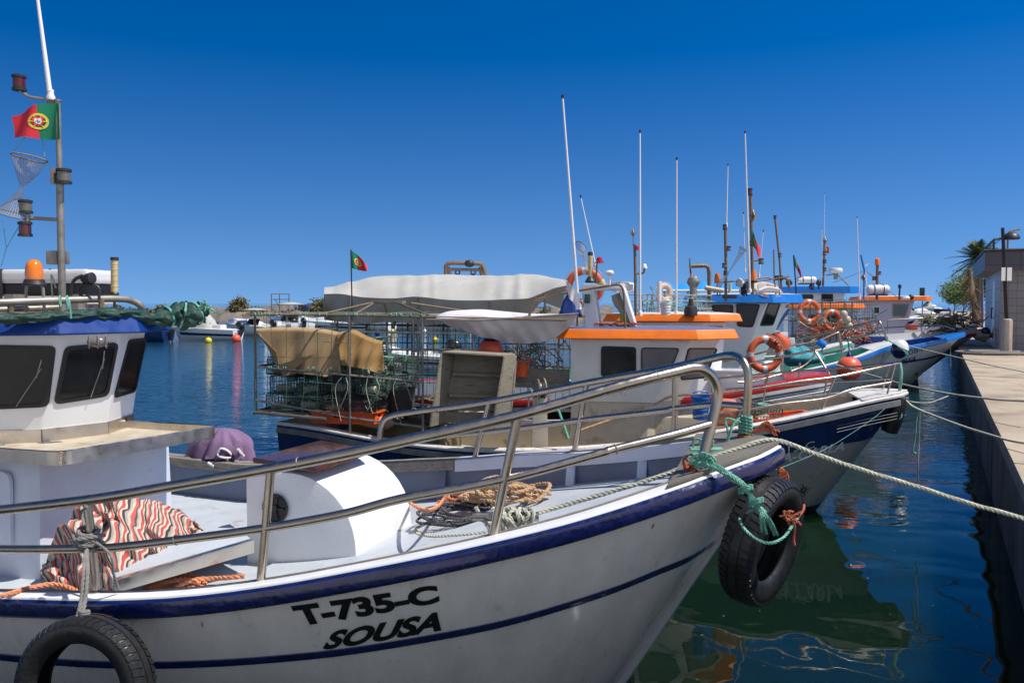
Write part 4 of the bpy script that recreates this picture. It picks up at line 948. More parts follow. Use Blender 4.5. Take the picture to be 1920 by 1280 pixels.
# wheelhouse
bot=[(-7.1,-.83),(-5.75,-.83),(-5.19,-.42),(-5.03,.05),(-5.19,.50),(-5.75,.93),(-7.1,.93)]
top=[(-7.1,-.83),(-5.60,-.83),(-5.04,-.42),(-4.88,.05),(-5.04,.50),(-5.60,.93),(-7.1,.93)]
hs1,BB,TT=house(b1,bot,top,1.56,2.28,M['white'])
def wp(pts,i,**k): return winpx(pts,BB,TT,i,hs1,**k)
wp([(-78,770),(92,762),(106,648),(-70,645)],1,r=.05,fw=.032)
wp([(100,758),(202,742),(222,641),(121,649)],2,r=.05,fw=.03)
wp([(212,746),(252,734),(273,633),(241,636)],3,r=.045,fw=.022)
mb=MB(); rows=[]
mb2=visor(b1,[(-7.35,-1.0),(-5.62,-1.0),(-4.93,-.50),(-4.74,.05),(-4.93,.62),(-5.62,1.1),(-7.35,1.1)],2.27,2.40,M['royal'],M['rustpipe'],flare=.045)
# wipers
for (a,b,i) in (((30,762),(78,690),1),((170,745),(196,672),2)):
    p0,n0=facet(BB,TT,i); A_=rp(*a,p0+n0*.03,n0); B_=rp(*b,p0+n0*.02,n0); mb=MB(); mb.tube([A_,B_],.004,5); mb.tube([B_.lerp(A_,.3)+V((.015,0,.01)),B_+V((.0,0,.06))],.005,4); mb.build('wiper',M['galv'],hs1)
# bulkhead light under the roof
c=P(183,641,6.15); mb=MB(); mb.ball(c,.055,14,8,Matrix.Rotation(R(30),3,'Z'),(1.3,.6,.7)); bl=mb.build('bulkhead_light',M['perspex'],hs1)
mb=MB()
for k in (-.05,0,.05): mb.torus(c+V((k,k*.5,0)),(.8,.5,0),.045,.004,16,5)
mb.tube([c+V((-.085,-.02,0)),c+V((.085,.02,0))],.05,6) if 0 else None
mb.build('lamp_cage',M['galv'],bl)
# deck house body under the tray
mb=MB(); z0=.55
mb.hexa([b1.W(*q,z0) for q in ((-7.3,-.9),(-4.72,-.9),(-4.72,.42),(-7.3,.42))],[b1.W(*q,1.44) for q in ((-7.3,-.86),(-4.74,-.86),(-4.74,.40),(-7.3,.40))]); body=mb.build('deck_house',M['paleblue'],r1,bevel=.03)
mb=MB(); mb.hexa([b1.W(x,y,1.40) for x,y in bot],[b1.W(x,y,1.565) for x,y in bot]); mb.build('wheelhouse_foot',M['steelflat'],r1)
mb=MB(); 
pan=[b1.W(x,-.915,z) for x,z in ((-4.95,.78),(-5.7,.78),(-5.7,1.36),(-4.95,1.36))]; mb.prism(round_quad(pan,.08),b1.n*.03); mb.build('side_panel',M['paleblue'],body,bevel=.008)
# steel tray
c=[(-4.45,-.98),(-4.22,.36),(-5.16,.38),(-6.3,-.97)]
rq=[b1.loc(p) for p in round_quad([b1.W(x,y,1.53) for x,y in c],.10)]
cen=V((-5.0,-.3,0)); secs=[]
for p in rq+[rq[0]]:
    d=V((p.x-cen.x,p.y-cen.y,0)).normalized()
    secs.append([b1.W(p.x,p.y,1.44),b1.W(p.x,p.y,1.53),b1.W(p.x-d.x*.012,p.y-d.y*.012,1.536),b1.W(p.x-d.x*.02,p.y-d.y*.02,1.53),b1.W(p.x-d.x*.02,p.y-d.y*.02,1.44)])
mb=MB(); mb.loft(secs,caps=False); tr=mb.build('steel_tray_rim',M['steelflat'],r1)
mb=MB(); pl=[b1.W(p.x-.0,p.y,1.455) for p in rq]; mb.prism([q.lerp(b1.W(cen.x,cen.y,1.455),.01) for q in pl],(0,0,.02)); mb.build('tray_floor',mat('dusty_tray_floor',(.47,.41,.31),.85,var=.2,scale=5,dirt=(.30,.22,.13),dirt_amt=.4,dirt_scale=4),tr,flat=True)
mb=MB(); 
for i in (1,2,3):
    a=V(BB[i]);b=V(BB[i+1]); n=facet(BB,TT,i)[1]; n.z=0; n.normalize(); mb.hexa([a-V((0,0,.10)),b-V((0,0,.10)),b-V((0,0,.10))+n*.012,a-V((0,0,.10))+n*.012],[a+V((0,0,.01)),b+V((0,0,.01)),b+V((0,0,.01))+n*.012,a+V((0,0,.01))+n*.012])
mb.build('tray_splashback',M['steelflat'],tr)
# engine hatch
prof=[(463,1032),(463,896),(500,887),(540,886),(572,894),(603,920),(630,962),(652,1003),(668,1038)]
pf_=[b1.loc(b1.hit(x,y,-.43)) for x,y in prof]
pf_[0].z=pf_[0].z-.02
# even the arc
hz=max(p.z for p in pf_)
pts=[(p.x,p.z) for p in pf_]; zlow=min(p[1] for p in pts[-1:])-.02
xl=pts[0][0]; xr=pts[-1][0]; xa=b1.loc(b1.hit(545,886,-.43)).x
arc=[(xl,pts[0][1]-.1),(xl,hz-.02),(xl+.02,hz),(xa,hz)]
for i in range(1,11):
    a=PI/2*i/10; arc.append((xa+(xr-xa)*math.sin(a)**1.05,hz-(hz-zlow)*(1-math.cos(a)**.9)))
arc.append((xr,pts[-1][1]-.1))
y0,y1=-.43,.42
mb=MB(); mb.prism([b1.W(x,y0,z) for x,z in arc],b1.n*(y1-y0)); hatch=mb.build('engine_hatch',M['white'],r1,bevel=.02,ang=30)
mb=MB(); lidz=hz+.03
lc=[b1.hitz(*q,lidz) for q in ((474,867),(602,833),(697,850),(593,886))]
mb.prism(lc,(0,0,.035)); lid=mb.build('hatch_lid',M['woodlid'],hatch,bevel=.008)
vc=b1.hit(517,952,-.44); mb=MB(); mb.lathe([(.095,0),(.10,.01),(.088,.022),(.082,.012),(.02,.008)],vc,-b1.n,28); ve=mb.build('round_vent',M['rubberseal'],hatch)
mb=MB()
for k in range(5):
    a=k*2*PI/5; mb.tube([vc-b1.n*.013,vc-b1.n*.016+b1.u*.075*math.cos(a)+V((0,0,.075*math.sin(a)))],.008,5)
mb.lathe([(.024,0),(.024,.02),(.01,.022)],vc-b1.n*.008,-b1.n,12); mb.build('vent_vanes',M['darkplastic'],ve)
# steel coaming on the deck
A=b1.hitz(215,1112,.80); B=b1.hitz(477,1036,.90); d=(B-A).normalized(); n_=V((-d.y,d.x,0))
mb=MB(); mb.hexa([A,B,B+n_*.05,A+n_*.05],[A+V((0,0,.075)),B+V((0,0,.085)),B+V((0,0,.085))+n_*.05,A+V((0,0,.075))+n_*.05]); mb.build('steel_coaming',M['steelflat'],r1,bevel=.004)
mb=MB(); A2=A+n_*.07;B2=B+n_*.07; mb.hexa([A2,B2,B2+n_*.45,A2+n_*.5],[A2+V((0,0,.075)),B2+V((0,0,.08)),B2+n_*.45+V((0,0,.08)),A2+n_*.5+V((0,0,.07))]); mb.build('hold_cover',M['greydeck'],r1,bevel=.01)
# roof rail
mb=MB(); D=6.25
mb.tube([P(-150,575,5.7),P(0,567,5.95),P(110,563,6.25),P(215,560,6.6),P(248,564,6.75),P(264,574,6.8),P(268,590,6.85)],.027,12,sm=6); mb.tube([P(-150,588,5.9),P(0,580,6.15),P(110,576,6.5)],.02,8); rr=mb.build('roof_rail',M['galv'],r1,ang=60)
for q in ((20,566,6.0),(190,561,6.5)):
    mb=MB(); p=P(*q); mb.tube([p,V((p.x,p.y,2.38))],.022,8); mb.build('rail_foot',M['rustpipe'],rr)
# mast
DM=6.6
def m1(x,y,d=DM): return P(x,y,d)
mast_top=m1(108,190); mast_b=m1(117.5,600)
mb=MB(); mb.tube([mast_b,m1(113,380),m1(112.4,330)],.027,12); mb.tube([m1(112.4,335),mast_top],.021,12); mb.tube([mast_top+V((0,0,-.002)),mast_top+V((0,0,.012))],.026,12); mast=mb.build('mast',M['galv'],r1)
mb=MB(); mb.tube([m1(97,192),m1(88,187),m1(60,183),m1(48,178),m1(38,170)],.012,8,sm=4); mb.tube([m1(105,193),m1(88,191)],.012,8); mb.build('lamp_arm',M['galv'],mast)
mb=MB(); mb.tube([m1(108,412),m1(58,409)],.014,8); mb.tube([m1(52,402),m1(52,418)],.02,8); mb.build('lamp_arm',M['galv'],mast)
lamp_can(mast,m1(36,156),.048,.115,M['redlamp']); lamp_can(mast,m1(48,388),.048,.10,M['greylamp']); lamp_can(mast,m1(47,430),.048,.11,M['redlamp']); lamp_can(mast,m1(120,331,DM-.03),.052,.11,M['greylamp'])
mb=MB(); mb.box(m1(103,331),(.03,.09,.12)); mb.build('lamp_bracket',M['galv'],mast,bevel=.004)
mb=MB(); mb.box(m1(100,483,DM+.02),(.085,.06,.105)); mb.box(m1(122,483,DM+.06),(.05,.05,.10)); mb.build('junction_box',M['galv'],mast,bevel=.008)
mb=MB(); mb.tube([m1(95,186),m1(68,-20),m1(61,-90)],[.019,.011,.007],10); mb.lathe([(.03,0),(.034,.02),(.022,.05),(.025,.07),(.018,.08)],m1(95,188),n=12); mb.build('whip_antenna',M['antenna'],mast)
mb=MB(); mb.tube([m1(105,540),m1(96,515),m1(99,560)],.006,5,sm=4); mb.build('cable',M['ropepale'],mast)
flag(m1(110,193,DM-.03),m1(112,261,DM-.03),V((-1,-.12,-.02)),.36,'Portuguese flag flying from the nearest mast at the left',droop=.16,amp=.075,taper=.40,ph=.5)
# hoop net hung from the mast arm
def hoopnet(name,p0,rings,label,m=None,group='hoop nets hung from masts',dens=.16,cells=(26,22)):
    t=thing(name,p0,label,'hoop net',group); mb=MB()
    rows=[]
    for c,r,ax in rings:
        ax=V(ax).normalized(); a=ax.orthogonal().normalized(); a=(V((1,0,0))-ax*ax.x).normalized(); b=ax.cross(a)
        rows.append([V(c)+(a*math.cos(2*PI*k/24)+b*math.sin(2*PI*k/24))*r for k in range(25)])
    sm=[]
    for i in range(len(rows)-1):
        for j in range(6): sm.append([rows[i][k].lerp(rows[i+1][k],j/6) for k in range(25)])
    sm.append(rows[-1]); mb.grid(sm); mb.build('net',NETH,t,ang=60)
    for i in (0,len(rings)-1):
        c,r,ax=rings[i]; mb=MB(); mb.torus(c,ax,r,.006,28,6); mb.build('hoop',M['ropegrey'],t)
    return t
NETH=netmat('fine_hoop_netting',(.32,.31,.30),.2,(34,60))
hn=hoopnet('hoop_net',m1(40,350),[(m1(55,296),.125,(.15,.1,1)),(m1(49,325),.075,(.2,.1,1)),(m1(41,352),.012,(.2,0,1)),(m1(33,372),.04,(.3,0,1)),(m1(22,402),.115,(.35,-.1,1))],'fine hoop net twisted at its middle, hanging beside the nearest mast')
mb=MB()
for a,b in (((23,288),(47,257)),((84,293),(79,258)),((5,412),(12,465)),((38,420),(12,465)),((12,465),(2,500))): mb.tube([m1(*a),m1(*b)],.003,4)
mb.build('net_line',M['ropeteal'],hn)
# roof gear
c=P(68,535,7.3); rot=b1m=Matrix.Rotation(R(-6),3,'Z')
raft=thing('liferaft_canister',c-V((0,0,.15)),'long white liferaft canister with black straps on the near wheelhouse roof','liferaft canister'); 
mb=MB(); mb.box(c+V((-.12,.2,.075)),(1.25,.45,.125),rot); mb.build('canister_top',M['gelcoat'],raft,bevel=.045,seg=4)
mb=MB(); mb.box(c+V((-.12,.2,-.035)),(1.22,.43,.11),rot); mb.build('rubber_seam',M['rubberseal'],raft,bevel=.02)
mb=MB(); mb.box(c+V((-.12,.2,-.125)),(1.25,.45,.07),rot); mb.build('canister_base',M['gelcoat'],raft,bevel=.02)
for px in (8,104,142):
    q=P(px,530,7.3); mb=MB(); mb.box(V((q.x,c.y+.2+.12*(px-40)*-.0011,c.z-.005)),(.02,.47,.29),rot); mb.build('strap',M['darkplastic'],raft,bevel=.004)
mb=MB(); 
for px in (30,150):
    mb=MB(); q=P(px,556,7.2); mb.box(q+V((0,.1,-.08)),(.08,.35,.2),rot); mb.build('cradle',M['galv'],raft)
c=P(64,507,6.2); mb=MB(); bt=thing('beacon_light',V((c.x,c.y,2.4)),'amber rotating beacon on a low stand on the near wheelhouse roof','beacon'); mb.lathe([(.06,-.07),(.062,-.03),(.056,.03),(.045,.06),(.02,.078),(.0,.08)],c,n=22); mb.build('amber_dome',M['amber'],bt)
mb=MB(); mb.lathe([(.078,0),(.08,.01),(.07,.03),(.066,.045)],c-V((0,0,.11)),n=22); b_=mb.build('base',M['darkplastic'],bt)
mb=MB(); 
for sx in (-.06,.06): mb.tube([c+V((sx*.8,0,-.10)),c+V((sx,0,-.13)),c+V((sx*1.1,0,-.25)),c+V((sx*1.1,0,-.30))],.012,6,sm=3)
mb.build('stand',M['galv'],bt)
c=P(165,522,6.4); t=thing('searchlight',V((c.x,c.y,2.4)),'small black searchlight on a bracket beside the canister on the near roof','searchlight'); mb=MB(); mb.lathe([(.015,-.06),(.03,-.04),(.04,.01),(.043,.04),(.03,.045)],c,(.9,-.3,.1),16); mb.build('lamp_housing',M['darkplastic'],t); mb=MB(); mb.tube([c+V((-.06,0,-.14)),c+V((-.06,0,-.06)),c+V((.07,0,-.06)),c+V((.08,0,-.16))],.012,6,sm=4); mb.tube([c+V((-.05,0,-.14)),c+V((-.05,0,-.05)),c],.01,6); mb.tube([c+V((-.14,0,-.16)),c+V((-.11,.0,-.02)),c+V((-.04,0,.02))],.014,6,sm=3); mb.build('bracket',M['darkplastic'],t)
a=P(214.5,553,6.9);b=P(214.5,481,6.9); t=thing('reflector_tube',V((a.x,a.y,2.4)),'cream tube reflector with black caps standing on the near wheelhouse roof','radar reflector','cream tube reflectors'); mb=MB(); mb.tube([a.lerp(b,.08),a.lerp(b,.94)],.027,16)
for k in range(1,6): mb.torus(a.lerp(b,.08+.145*k),(0,0,1),.0272,.0025,16,5)
mb.build('tube',M['yellowtube'],t); mb=MB(); mb.lathe([(.032,0),(.036,.02),(.03,.03)],a-V((0,0,.01)),n=14); mb.lathe([(.03,-.01),(.032,.0),(.03,.015)],b-V((0,0,.02)),n=14); mb.tube([a,a-V((0,0,.18))],.012,6); mb.build('caps',M['darkplastic'],t)
# green net roll along the roof edge
net=thing('net_roll',P(200,600,6.4),'dark green fishing net rolled along the near wheelhouse roof and hanging past it','fishing net')
random.seed(5)
cl=smooth([P(-160,604,5.65),P(-40,598,5.8),P(60,596,6.0),P(130,592,6.2),P(190,589,6.4),P(245,590,6.6),P(290,598,6.8),P(330,590,6.95),P(350,592,7.0),P(376,584,7.1),P(388,580,7.1)],7)
rd=[.035,.045,.045,.05,.055,.06,.06,.085,.10,.075,.03]
cr=[rd[min(10,int(i/7))]+(rd[min(10,int(i/7)+1)]-rd[min(10,int(i/7))])*((i%7)/7) for i in range(len(cl))]
mb=MB(); secs=[]; nn=26
for i,(p,(T,Nn,B)) in enumerate(zip(cl,frames(cl))):
    s_=[]
    for k in range(nn):
        a=2*PI*k/nn; w=1+.16*math.sin(3*a+i*.9)+.13*math.sin(5*a-i*1.3)+.10*math.sin(8*a+i*.5)+random.uniform(-.08,.08); fl=1.0 if i>42 else .75
        s_.append(p+Nn*math.cos(a)*cr[i]*w*1.0*fl+B*math.sin(a)*cr[i]*w*1.15)
    secs.append(s_)
mb.loft(secs); mb.build('rolled_net',M['netgreen'],net,ang=80)
mb=MB()
for i in (46,53,60,64):
    p=cl[i]; T=(cl[i+1]-cl[i-1]).normalized(); mb.torus(p,T,cr[i]*1.13,.008,20,6,(1,1.3))
for k in range(9):
    e=cl[-1]; pts=[e+V((0,0,0))]; 
    for j in range(4): pts.append(pts[-1]+V((random.uniform(-.04,.05),random.uniform(-.03,.03),random.uniform(-.05,.05))))
    mb.tube(pts,.005,4,sm=3)
q=P(126,565,6.0); mb.tube([q+V((0,0,.02)),q+V((.03,-.03,0)),q+V((.04,-.03,-.12))],.006,5,sm=3); mb.torus(q,(1,.4,0),.04,.006,16,5); mb.torus(q+V((-.05,0,0)),(1,.4,0),.04,.006,16,5)
mb.build('net_lashing',M['ropeteal'],net)
# striped cloth over a heap on the deck
def stripemat():
    m,nt,N,L,b=NM('striped_woven_cloth'); tc=N.new('ShaderNodeTexCoord'); sp=N.new('ShaderNodeSeparateXYZ'); L.new(tc.outputs['UV'],sp.inputs[0])
    nz=N.new('ShaderNodeTexNoise'); nz.inputs['Scale'].default_value=3; L.new(tc.outputs['UV'],nz.inputs[0])
    ad=N.new('ShaderNodeMath'); ad.operation='MULTIPLY_ADD'; ad.inputs[1].default_value=.035; L.new(nz.outputs[0],ad.inputs[0]); L.new(sp.outputs[0],ad.inputs[2])
    mu=N.new('ShaderNodeMath'); mu.operation='MULTIPLY'; mu.inputs[1].default_value=13; L.new(ad.outputs[0],mu.inputs[0]); fr=N.new('ShaderNodeMath'); fr.operation='FRACT'; L.new(mu.outputs[0],fr.inputs[0])
    cr=N.new('ShaderNodeValToRGB'); e=cr.color_ramp; e.interpolation='CONSTANT'
    cs=[(0,(.50,.09,.08)),(.17,(.62,.52,.40)),(.28,(.06,.05,.06)),(.40,(.40,.36,.30)),(.5,(.60,.50,.40)),(.60,(.55,.12,.10)),(.74,(.10,.08,.09)),(.82,(.45,.42,.33)),(.92,(.65,.55,.46))]
    e.elements[0].position=0; e.elements[0].color=(*cs[0][1],1); e.elements[1].position=.17; e.elements[1].color=(*cs[1][1],1)
    for p,c in cs[2:]: q=e.elements.new(p); q.color=(*c,1)
    L.new(fr.outputs[0],cr.inputs[0]); L.new(cr.outputs[0],b.inputs['Base Color']); b.inputs['Roughness'].default_value=.95
    n2=N.new('ShaderNodeTexNoise'); n2.inputs['Scale'].default_value=160; L.new(tc.outputs['UV'],n2.inputs[0]); bp=N.new('ShaderNodeBump'); bp.inputs['Distance'].default_value=.004; L.new(n2.outputs[0],bp.inputs['Height']); L.new(bp.outputs[0],b.inputs['Normal']); return m
top_=[(85,1060),(95,1020),(125,982),(150,952),(185,938),(235,934),(285,937),(330,958),(370,988),(400,1008),(418,1022)]
bot_=[(85,1098),(100,1103),(130,1106),(165,1108),(200,1108),(240,1096),(280,1076),(320,1056),(350,1038),(385,1030),(418,1026)]
def at_(l,u): 
    xs=[p[0] for p in l]; x=85+(418-85)*u; return x,sinterp(x,l)
rows=[]; nu,nv=90,44
for j in range(nv+1):
    v=j/nv; r_=[]
    for i in range(nu+1):
        u=i/nu; x,yt=at_(top_,u); _,yb=at_(bot_,u)
        zb_=.74+.10*u; base=GZ(x,yb,zb_)
        if v<.72:
            k=v/.72; y=lerp(yb,yt,k**.85); D=base.y+.42*(k**1.6)*(1-.35*u)+.0
            p=P(x,y,D)
        else:
            k=(v-.72)/.28; p=P(x,yt,base.y+.42*(1-.35*u))+V((0,.28*k,-.30*k*k))
        fold=.030*math.sin(u*29+3.5*v+2.0*math.sin(v*4+u*3))+.016*math.sin(u*63+6*v)+.028*math.sin(v*8+u*11+1.5*math.sin(u*7))+.05*math.exp(-((u-.32-.2*v)/.05)**2)-.05*math.exp(-((u-.62+.15*v)/.06)**2)
        amp=(1-.5*v)*min(1,6*u+.3)
        cr_2=.02*math.sin(u*47+v*17+3*math.sin(v*6+u*9))+.014*math.sin(u*21-v*29+2*math.sin(u*15))+.008*math.sin(u*90+v*60); p+=V((0.012*math.sin(v*14+u*20),-(fold*amp+cr_2),fold*amp*.6+cr_2*.8)); r_.append(p)
    rows.append(r_)
mb=MB(); mb.grid(rows); tag(mb.build('striped_cloth',stripemat(),solid=.004,ang=70),'red, cream and black striped cloth heaped on the near deck beside the white deck house','cloth')
# ropes
tag(MB().rope([b1.hitz(*q) for q in ((-160,1112,.86),(-60,1122,.86),(0,1117,.86),(50,1103,.84),(95,1095,.83),(128,1100,.82),(150,1112,.80))],.015).build('rope',M['ropeorange'],ang=60),'orange rope lying along the near gunwale at the far left','rope')
mb=MB(); 
for pts in ([(268,1105,.84),(300,1088,.87),(340,1078,.90),(372,1082,.90),(384,1096,.87),(360,1102,.86),(320,1098,.87),(290,1104,.86)],[(330,1100,.88),(360,1087,.92),(400,1084,.91),(430,1082,.92),(458,1079,.92)],[(278,1104,.86),(310,1092,.90),(345,1086,.92),(375,1092,.90)]): mb.rope([DH(q[0],q[1],max(.012,q[2]-.86)) for q in pts],.016)
tag(mb.build('rope',M['ropeorange'],ang=60),'coiled orange rope beside the steel coaming inside the near gunwale','rope')
# grey lashing at the post and down to the left tyre
S1=b1.hit(168,1010,nr); mb=MB()
for k in range(7):
    c=S1+V((0,0,-.035+.014*k)); mb.rope([c+V((.055*math.cos(a)*(1+.1*math.sin(k*3+a)),.055*math.sin(a),.018*math.sin(a+k))) for a in [2*PI*j/8 for j in range(8)]],.012,closed=True)
for k in range(5): mb.rope([S1+V((-.09+.01*k,-.03,.03*math.sin(k*2))),S1+V((0,-.07,.02*math.cos(k*3))),S1+V((.10-.01*k,-.02,.03*math.cos(k*2)))],.012)
gz=lambda x,y,D: P(x,y,D)
tY=4.36
for dx in (-3,4): mb.rope([S1+V((0,-.03,-.03)),P(160+dx,1070,4.52),P(156+dx,1120,4.44),P(150+dx,1150,4.38),P(140+dx,1176,4.33),P(138+dx,1192,4.36),P(144+dx,1194,4.5)],.011)
mb.rope([S1+V((.03,-.02,.0)),P(208,1040,4.6),P(213,1075,4.6),P(222,1104,4.66)],.008)
mb.rope([P(158,985,4.62),P(153,960,4.66),P(163,950,4.6)],.008)
for k in range(3): mb.torus(P(158,1146+4*k,4.39),(0,.2,1),.022,.009,14,6)
tag(mb.build('rope_lashing',M['ropegrey'],ang=60),'grey rope knotted on the near rail post and holding the left tyre','rope')
tyre(P(160,1292,4.34),(-.20,-.97,.10),.375,.17,'worn thin black tyre hung on grey rope at the bottom left',rin=.66)
# bow tyre
tc_=P(1430,1012,4.9)
tyre(tc_,(.76,-.64,-.17),.37,.20,'wide black tyre hung by teal rope from the tip of the nearest bow',rin=.60)
# deck rope piles
dz=lambda p,z: V((p.x,p.y,z))
def pile(name,spec,r,m,label,rnd=.02,strand=True,seed=1):
    random.seed(seed); mb=MB()
    for (px,py,z,rx,ry,n,turns) in spec:
        c=DH(px,py,.01); pts=[]
        for k in range(n):
            a=2*PI*turns*k/n; pts.append(c+V((math.cos(a)*rx*(1+random.uniform(-.32,.25)),math.sin(a)*ry*(1+random.uniform(-.35,.3)),.02+r*1.2*(k/n*turns)+random.uniform(0,rnd))))
        mb.rope(pts,r,sm=5)
    return tag(mb.build(name,m,ang=60),label,'rope','ropes coiled on the near foredeck')
pile('rope_coil',[(852,978,1.10,.22,.26,44,5),(880,968,1.13,.18,.2,26,3.5)],.010,M['ropeslate'],'dark slate rope coil beside the white engine hatch',.02,seed=2)
pile('rope_coil',[(955,948,1.20,.22,.2,36,5),(905,955,1.17,.15,.15,20,3),(985,945,1.22,.15,.15,18,3)],.0145,M['ropetan'],'tan rope heaped on the foredeck behind the near rail post',.09,seed=3)
pile('rope_coil',[(868,950,1.16,.12,.12,26,5)],.009,M['ropeorange'],'small orange twine bundle between the tan and slate coils',.07,seed=4)
mb=MB(); mb.rope([DH(774,928),DH(768,940,.12),DH(795,955,.25),DH(822,948,.2),DH(838,925)],.012); mb.rope([DH(775,932),DH(800,924),DH(840,928),DH(850,935),DH(820,940)],.012); tag(mb.build('rope_coil',M['ropeorange'],ang=60),'orange rope loop standing up behind the white hatch','rope','ropes coiled on the near foredeck')
mb=MB(); mb.rope([DH(820,972),DH(785,985),DH(784,1000),DH(820,1006),DH(890,1001),DH(925,996),DH(950,988,.03),DH(975,985,.08),mid+V((.05,-.04,-.03)),mid+V((-.04,-.05,.02)),mid+V((0,-.05,-.06))],.013)
random.seed(8)
for k in range(8):
    c=A.lerp(B,.2); c=mid+(V((k-3.5,0,0))*.028); mb.rope([c+V((random.uniform(-.02,.02)+.05*math.sin(a*.5),.045*math.cos(a),.045*math.sin(a))) for a in [2*PI*j/7 for j in range(7)]],.012,closed=True)
mb.rope([mid+V((-.1,-.04,.0)),mid+V((-.05,-.05,.05)),mid+V((.05,-.04,-.04)),mid+V((.13,-.02,0)),mid+V((.05,-.06,-.08)),mid+V((-.06,-.05,-.09)),mid+V((-.12,-.03,-.02))],.013)
mb.rope([GZ(892,950,1.3),GZ(905,975,1.22),GZ(925,985,1.18),GZ(918,1000,1.16)],.012)
mp=[mid+V((.10,-.03,0)),P(1040,952,4.95),P(1150,920,4.93),P(1230,895,4.94),P(1299,869,4.97),P(1350,852,5.0),P(1396,836,5.03),P(1425,827,5.05),P(1443,824,5.06),P(1461,826,5.07),P(1480,832,5.08),P(1560,862,5.1),P(1640,888,5.12),P(1720,912,5.13),P(1820,944,5.1),P(1920,972,5.08),P(2010,1006,5.0),P(2030,1015,5.0)]
mb.rope(mp,.0145,pitch=.09)
tag(mb.build('mooring_rope',M['ropepale'],ang=60),'thick pale mooring rope from the near bow bar out to the quay at the right','mooring rope')
# teal lashings at the bow
def tw(segs,r,m,label,name='twine_lashing'):
    mb=MB()
    for s in segs: mb.rope(s,r,sm=5,n=4)
    return tag(mb.build(name,m,ang=60),label,'rope','twine lashings at the near bow')
p_=P
random.seed(11)
segs=[]
for k in range(9):
    o=lambda s=6: random.uniform(-s,s)
    segs.append([p_(1318+o(10),866+o(8),4.66),p_(1345+o(),878+o(5),4.62),p_(1372+o(),893+o(5),4.58),p_(1396+o(4),913+o(3),4.56),p_(1412+o(4),938+o(3),4.55),p_(1430+o(8),962+o(5),4.53)])
for x in (1437,1446,1452,1458,1428): segs.append([p_(1424+random.uniform(-4,4),955,4.54),p_((1424+x)/2,970,4.52),p_(x,992+random.uniform(-6,12),4.56)])
segs.append([p_(1386,972,4.62),p_(1395,990,4.52),p_(1415,1008,4.48),p_(1442,1018,4.46),p_(1468,1008,4.5),p_(1486,985,4.6),p_(1500,965,4.7)])
segs.append([p_(1388,968,4.7),p_(1410,956,4.6),p_(1424,950,4.56)])
for (x,y) in ((1398,914),(1418,938)):
    for q in range(3): 
        c=p_(x,y+q*3,4.55); segs.append([c+V((.035*math.cos(a),.035*math.sin(a),.02*math.cos(a+1))) for a in [2*PI*j/6 for j in range(7)]])
for k in range(8): 
    a=k*.8; segs.append([p_(1316,868,4.68),p_(1312+18*math.cos(a),862+9*math.sin(a)-4,4.64),p_(1318+24*math.cos(a+.6),866+12*math.sin(a+.6),4.66),p_(1322,872,4.65)])
tw(segs,.0085,M['ropeteal'],'frayed teal twine tying the wide bow tyre to the near rail foot')
random.seed(12); segs=[]
for k in range(9):
    c=p_(1298,868,4.72) if k<5 else p_(1486,968,4.62); segs.append([c+V((random.uniform(-.05,.05),random.uniform(-.03,.03),random.uniform(-.05,.03))) for _ in range(5)])
segs.append([p_(1462,968,4.56),p_(1478,966,4.54),p_(1490,985,4.55),p_(1488,1010,4.56),p_(1490,1022,4.56)]); segs.append([p_(1500,965,4.68),p_(1507,955,4.74),p_(1508,946,4.8)])
tw(segs,.007,M['roperust'],'rust-orange twine scraps knotted on the bow tyre and rail foot')
random.seed(13); segs=[]; top=b1.hit(1398,790,fr_); 
for k in range(6):
    c=top+V((0,0,-.02*k+.03)); segs.append([c+V((.04*math.cos(a),.04*math.sin(a),.01*math.sin(a*2))) for a in [2*PI*j/7 for j in range(8)]])
segs.append([top+V((-.04,-.02,.03)),top+V((-.10,-.05,-.03)),top+V((-.13,-.05,-.14)),top+V((-.17,-.06,-.22)),top+V((-.16,-.06,-.3))]); segs.append([top+V((-.04,-.03,.0)),top+V((-.14,-.04,.02)),top+V((-.12,-.05,-.08)),top+V((-.16,-.05,-.2))])
tw(segs,.009,M['ropeteal'],'teal twine wrapped round the foot of the far bow rail')
random.seed(14); segs=[]
for k in range(10): segs.append([top+V((0,-.03,-.07)),top+V((.05+.02*random.random(),-.04,-.06+.02*random.random())),top+V((.10+.04*random.random(),-.05,-.05+.06*random.random())),top+V((.14+.06*random.random(),-.06,-.09+.08*random.random()))])
for k in range(4): segs.append([top+V((.045*math.cos(a),.045*math.sin(a),-.09-.012*k)) for a in [2*PI*j/7 for j in range(8)]])
tw(segs,.007,M['roperust'],'frayed rust-orange twine tuft on the foot of the far bow rail')
bt_=b1.surf(0,1,-1); segs=[]
for k in range(5): segs.append([bt_+V((-.02,-.02,-.10)),bt_+V((.0+.01*k,-.03,-.15)),bt_+V((.02*k-.03,-.03,-.22)),bt_+V((.01*k,-.02,-.27))])
tw(segs,.008,M['roperust'],'rust-orange twine ends hanging under the stem head above the bow tyre')
# steel eye plate on the stem head
c=b1.W(-.42,-.02,1.60); mb=MB(); mb.box(c+V((0,0,.01)),(.2,.09,.012),Matrix.Rotation(R(-2),3,'Z')); mb.torus(c+V((0,0,.05)),(.3,1,.1),.04,.006,18,6); mb.torus(c+V((-.05,0,.04)),(.5,1,.1),.035,.006,18,6); mb.build('ring_plate',M['ropeteal'],r1)
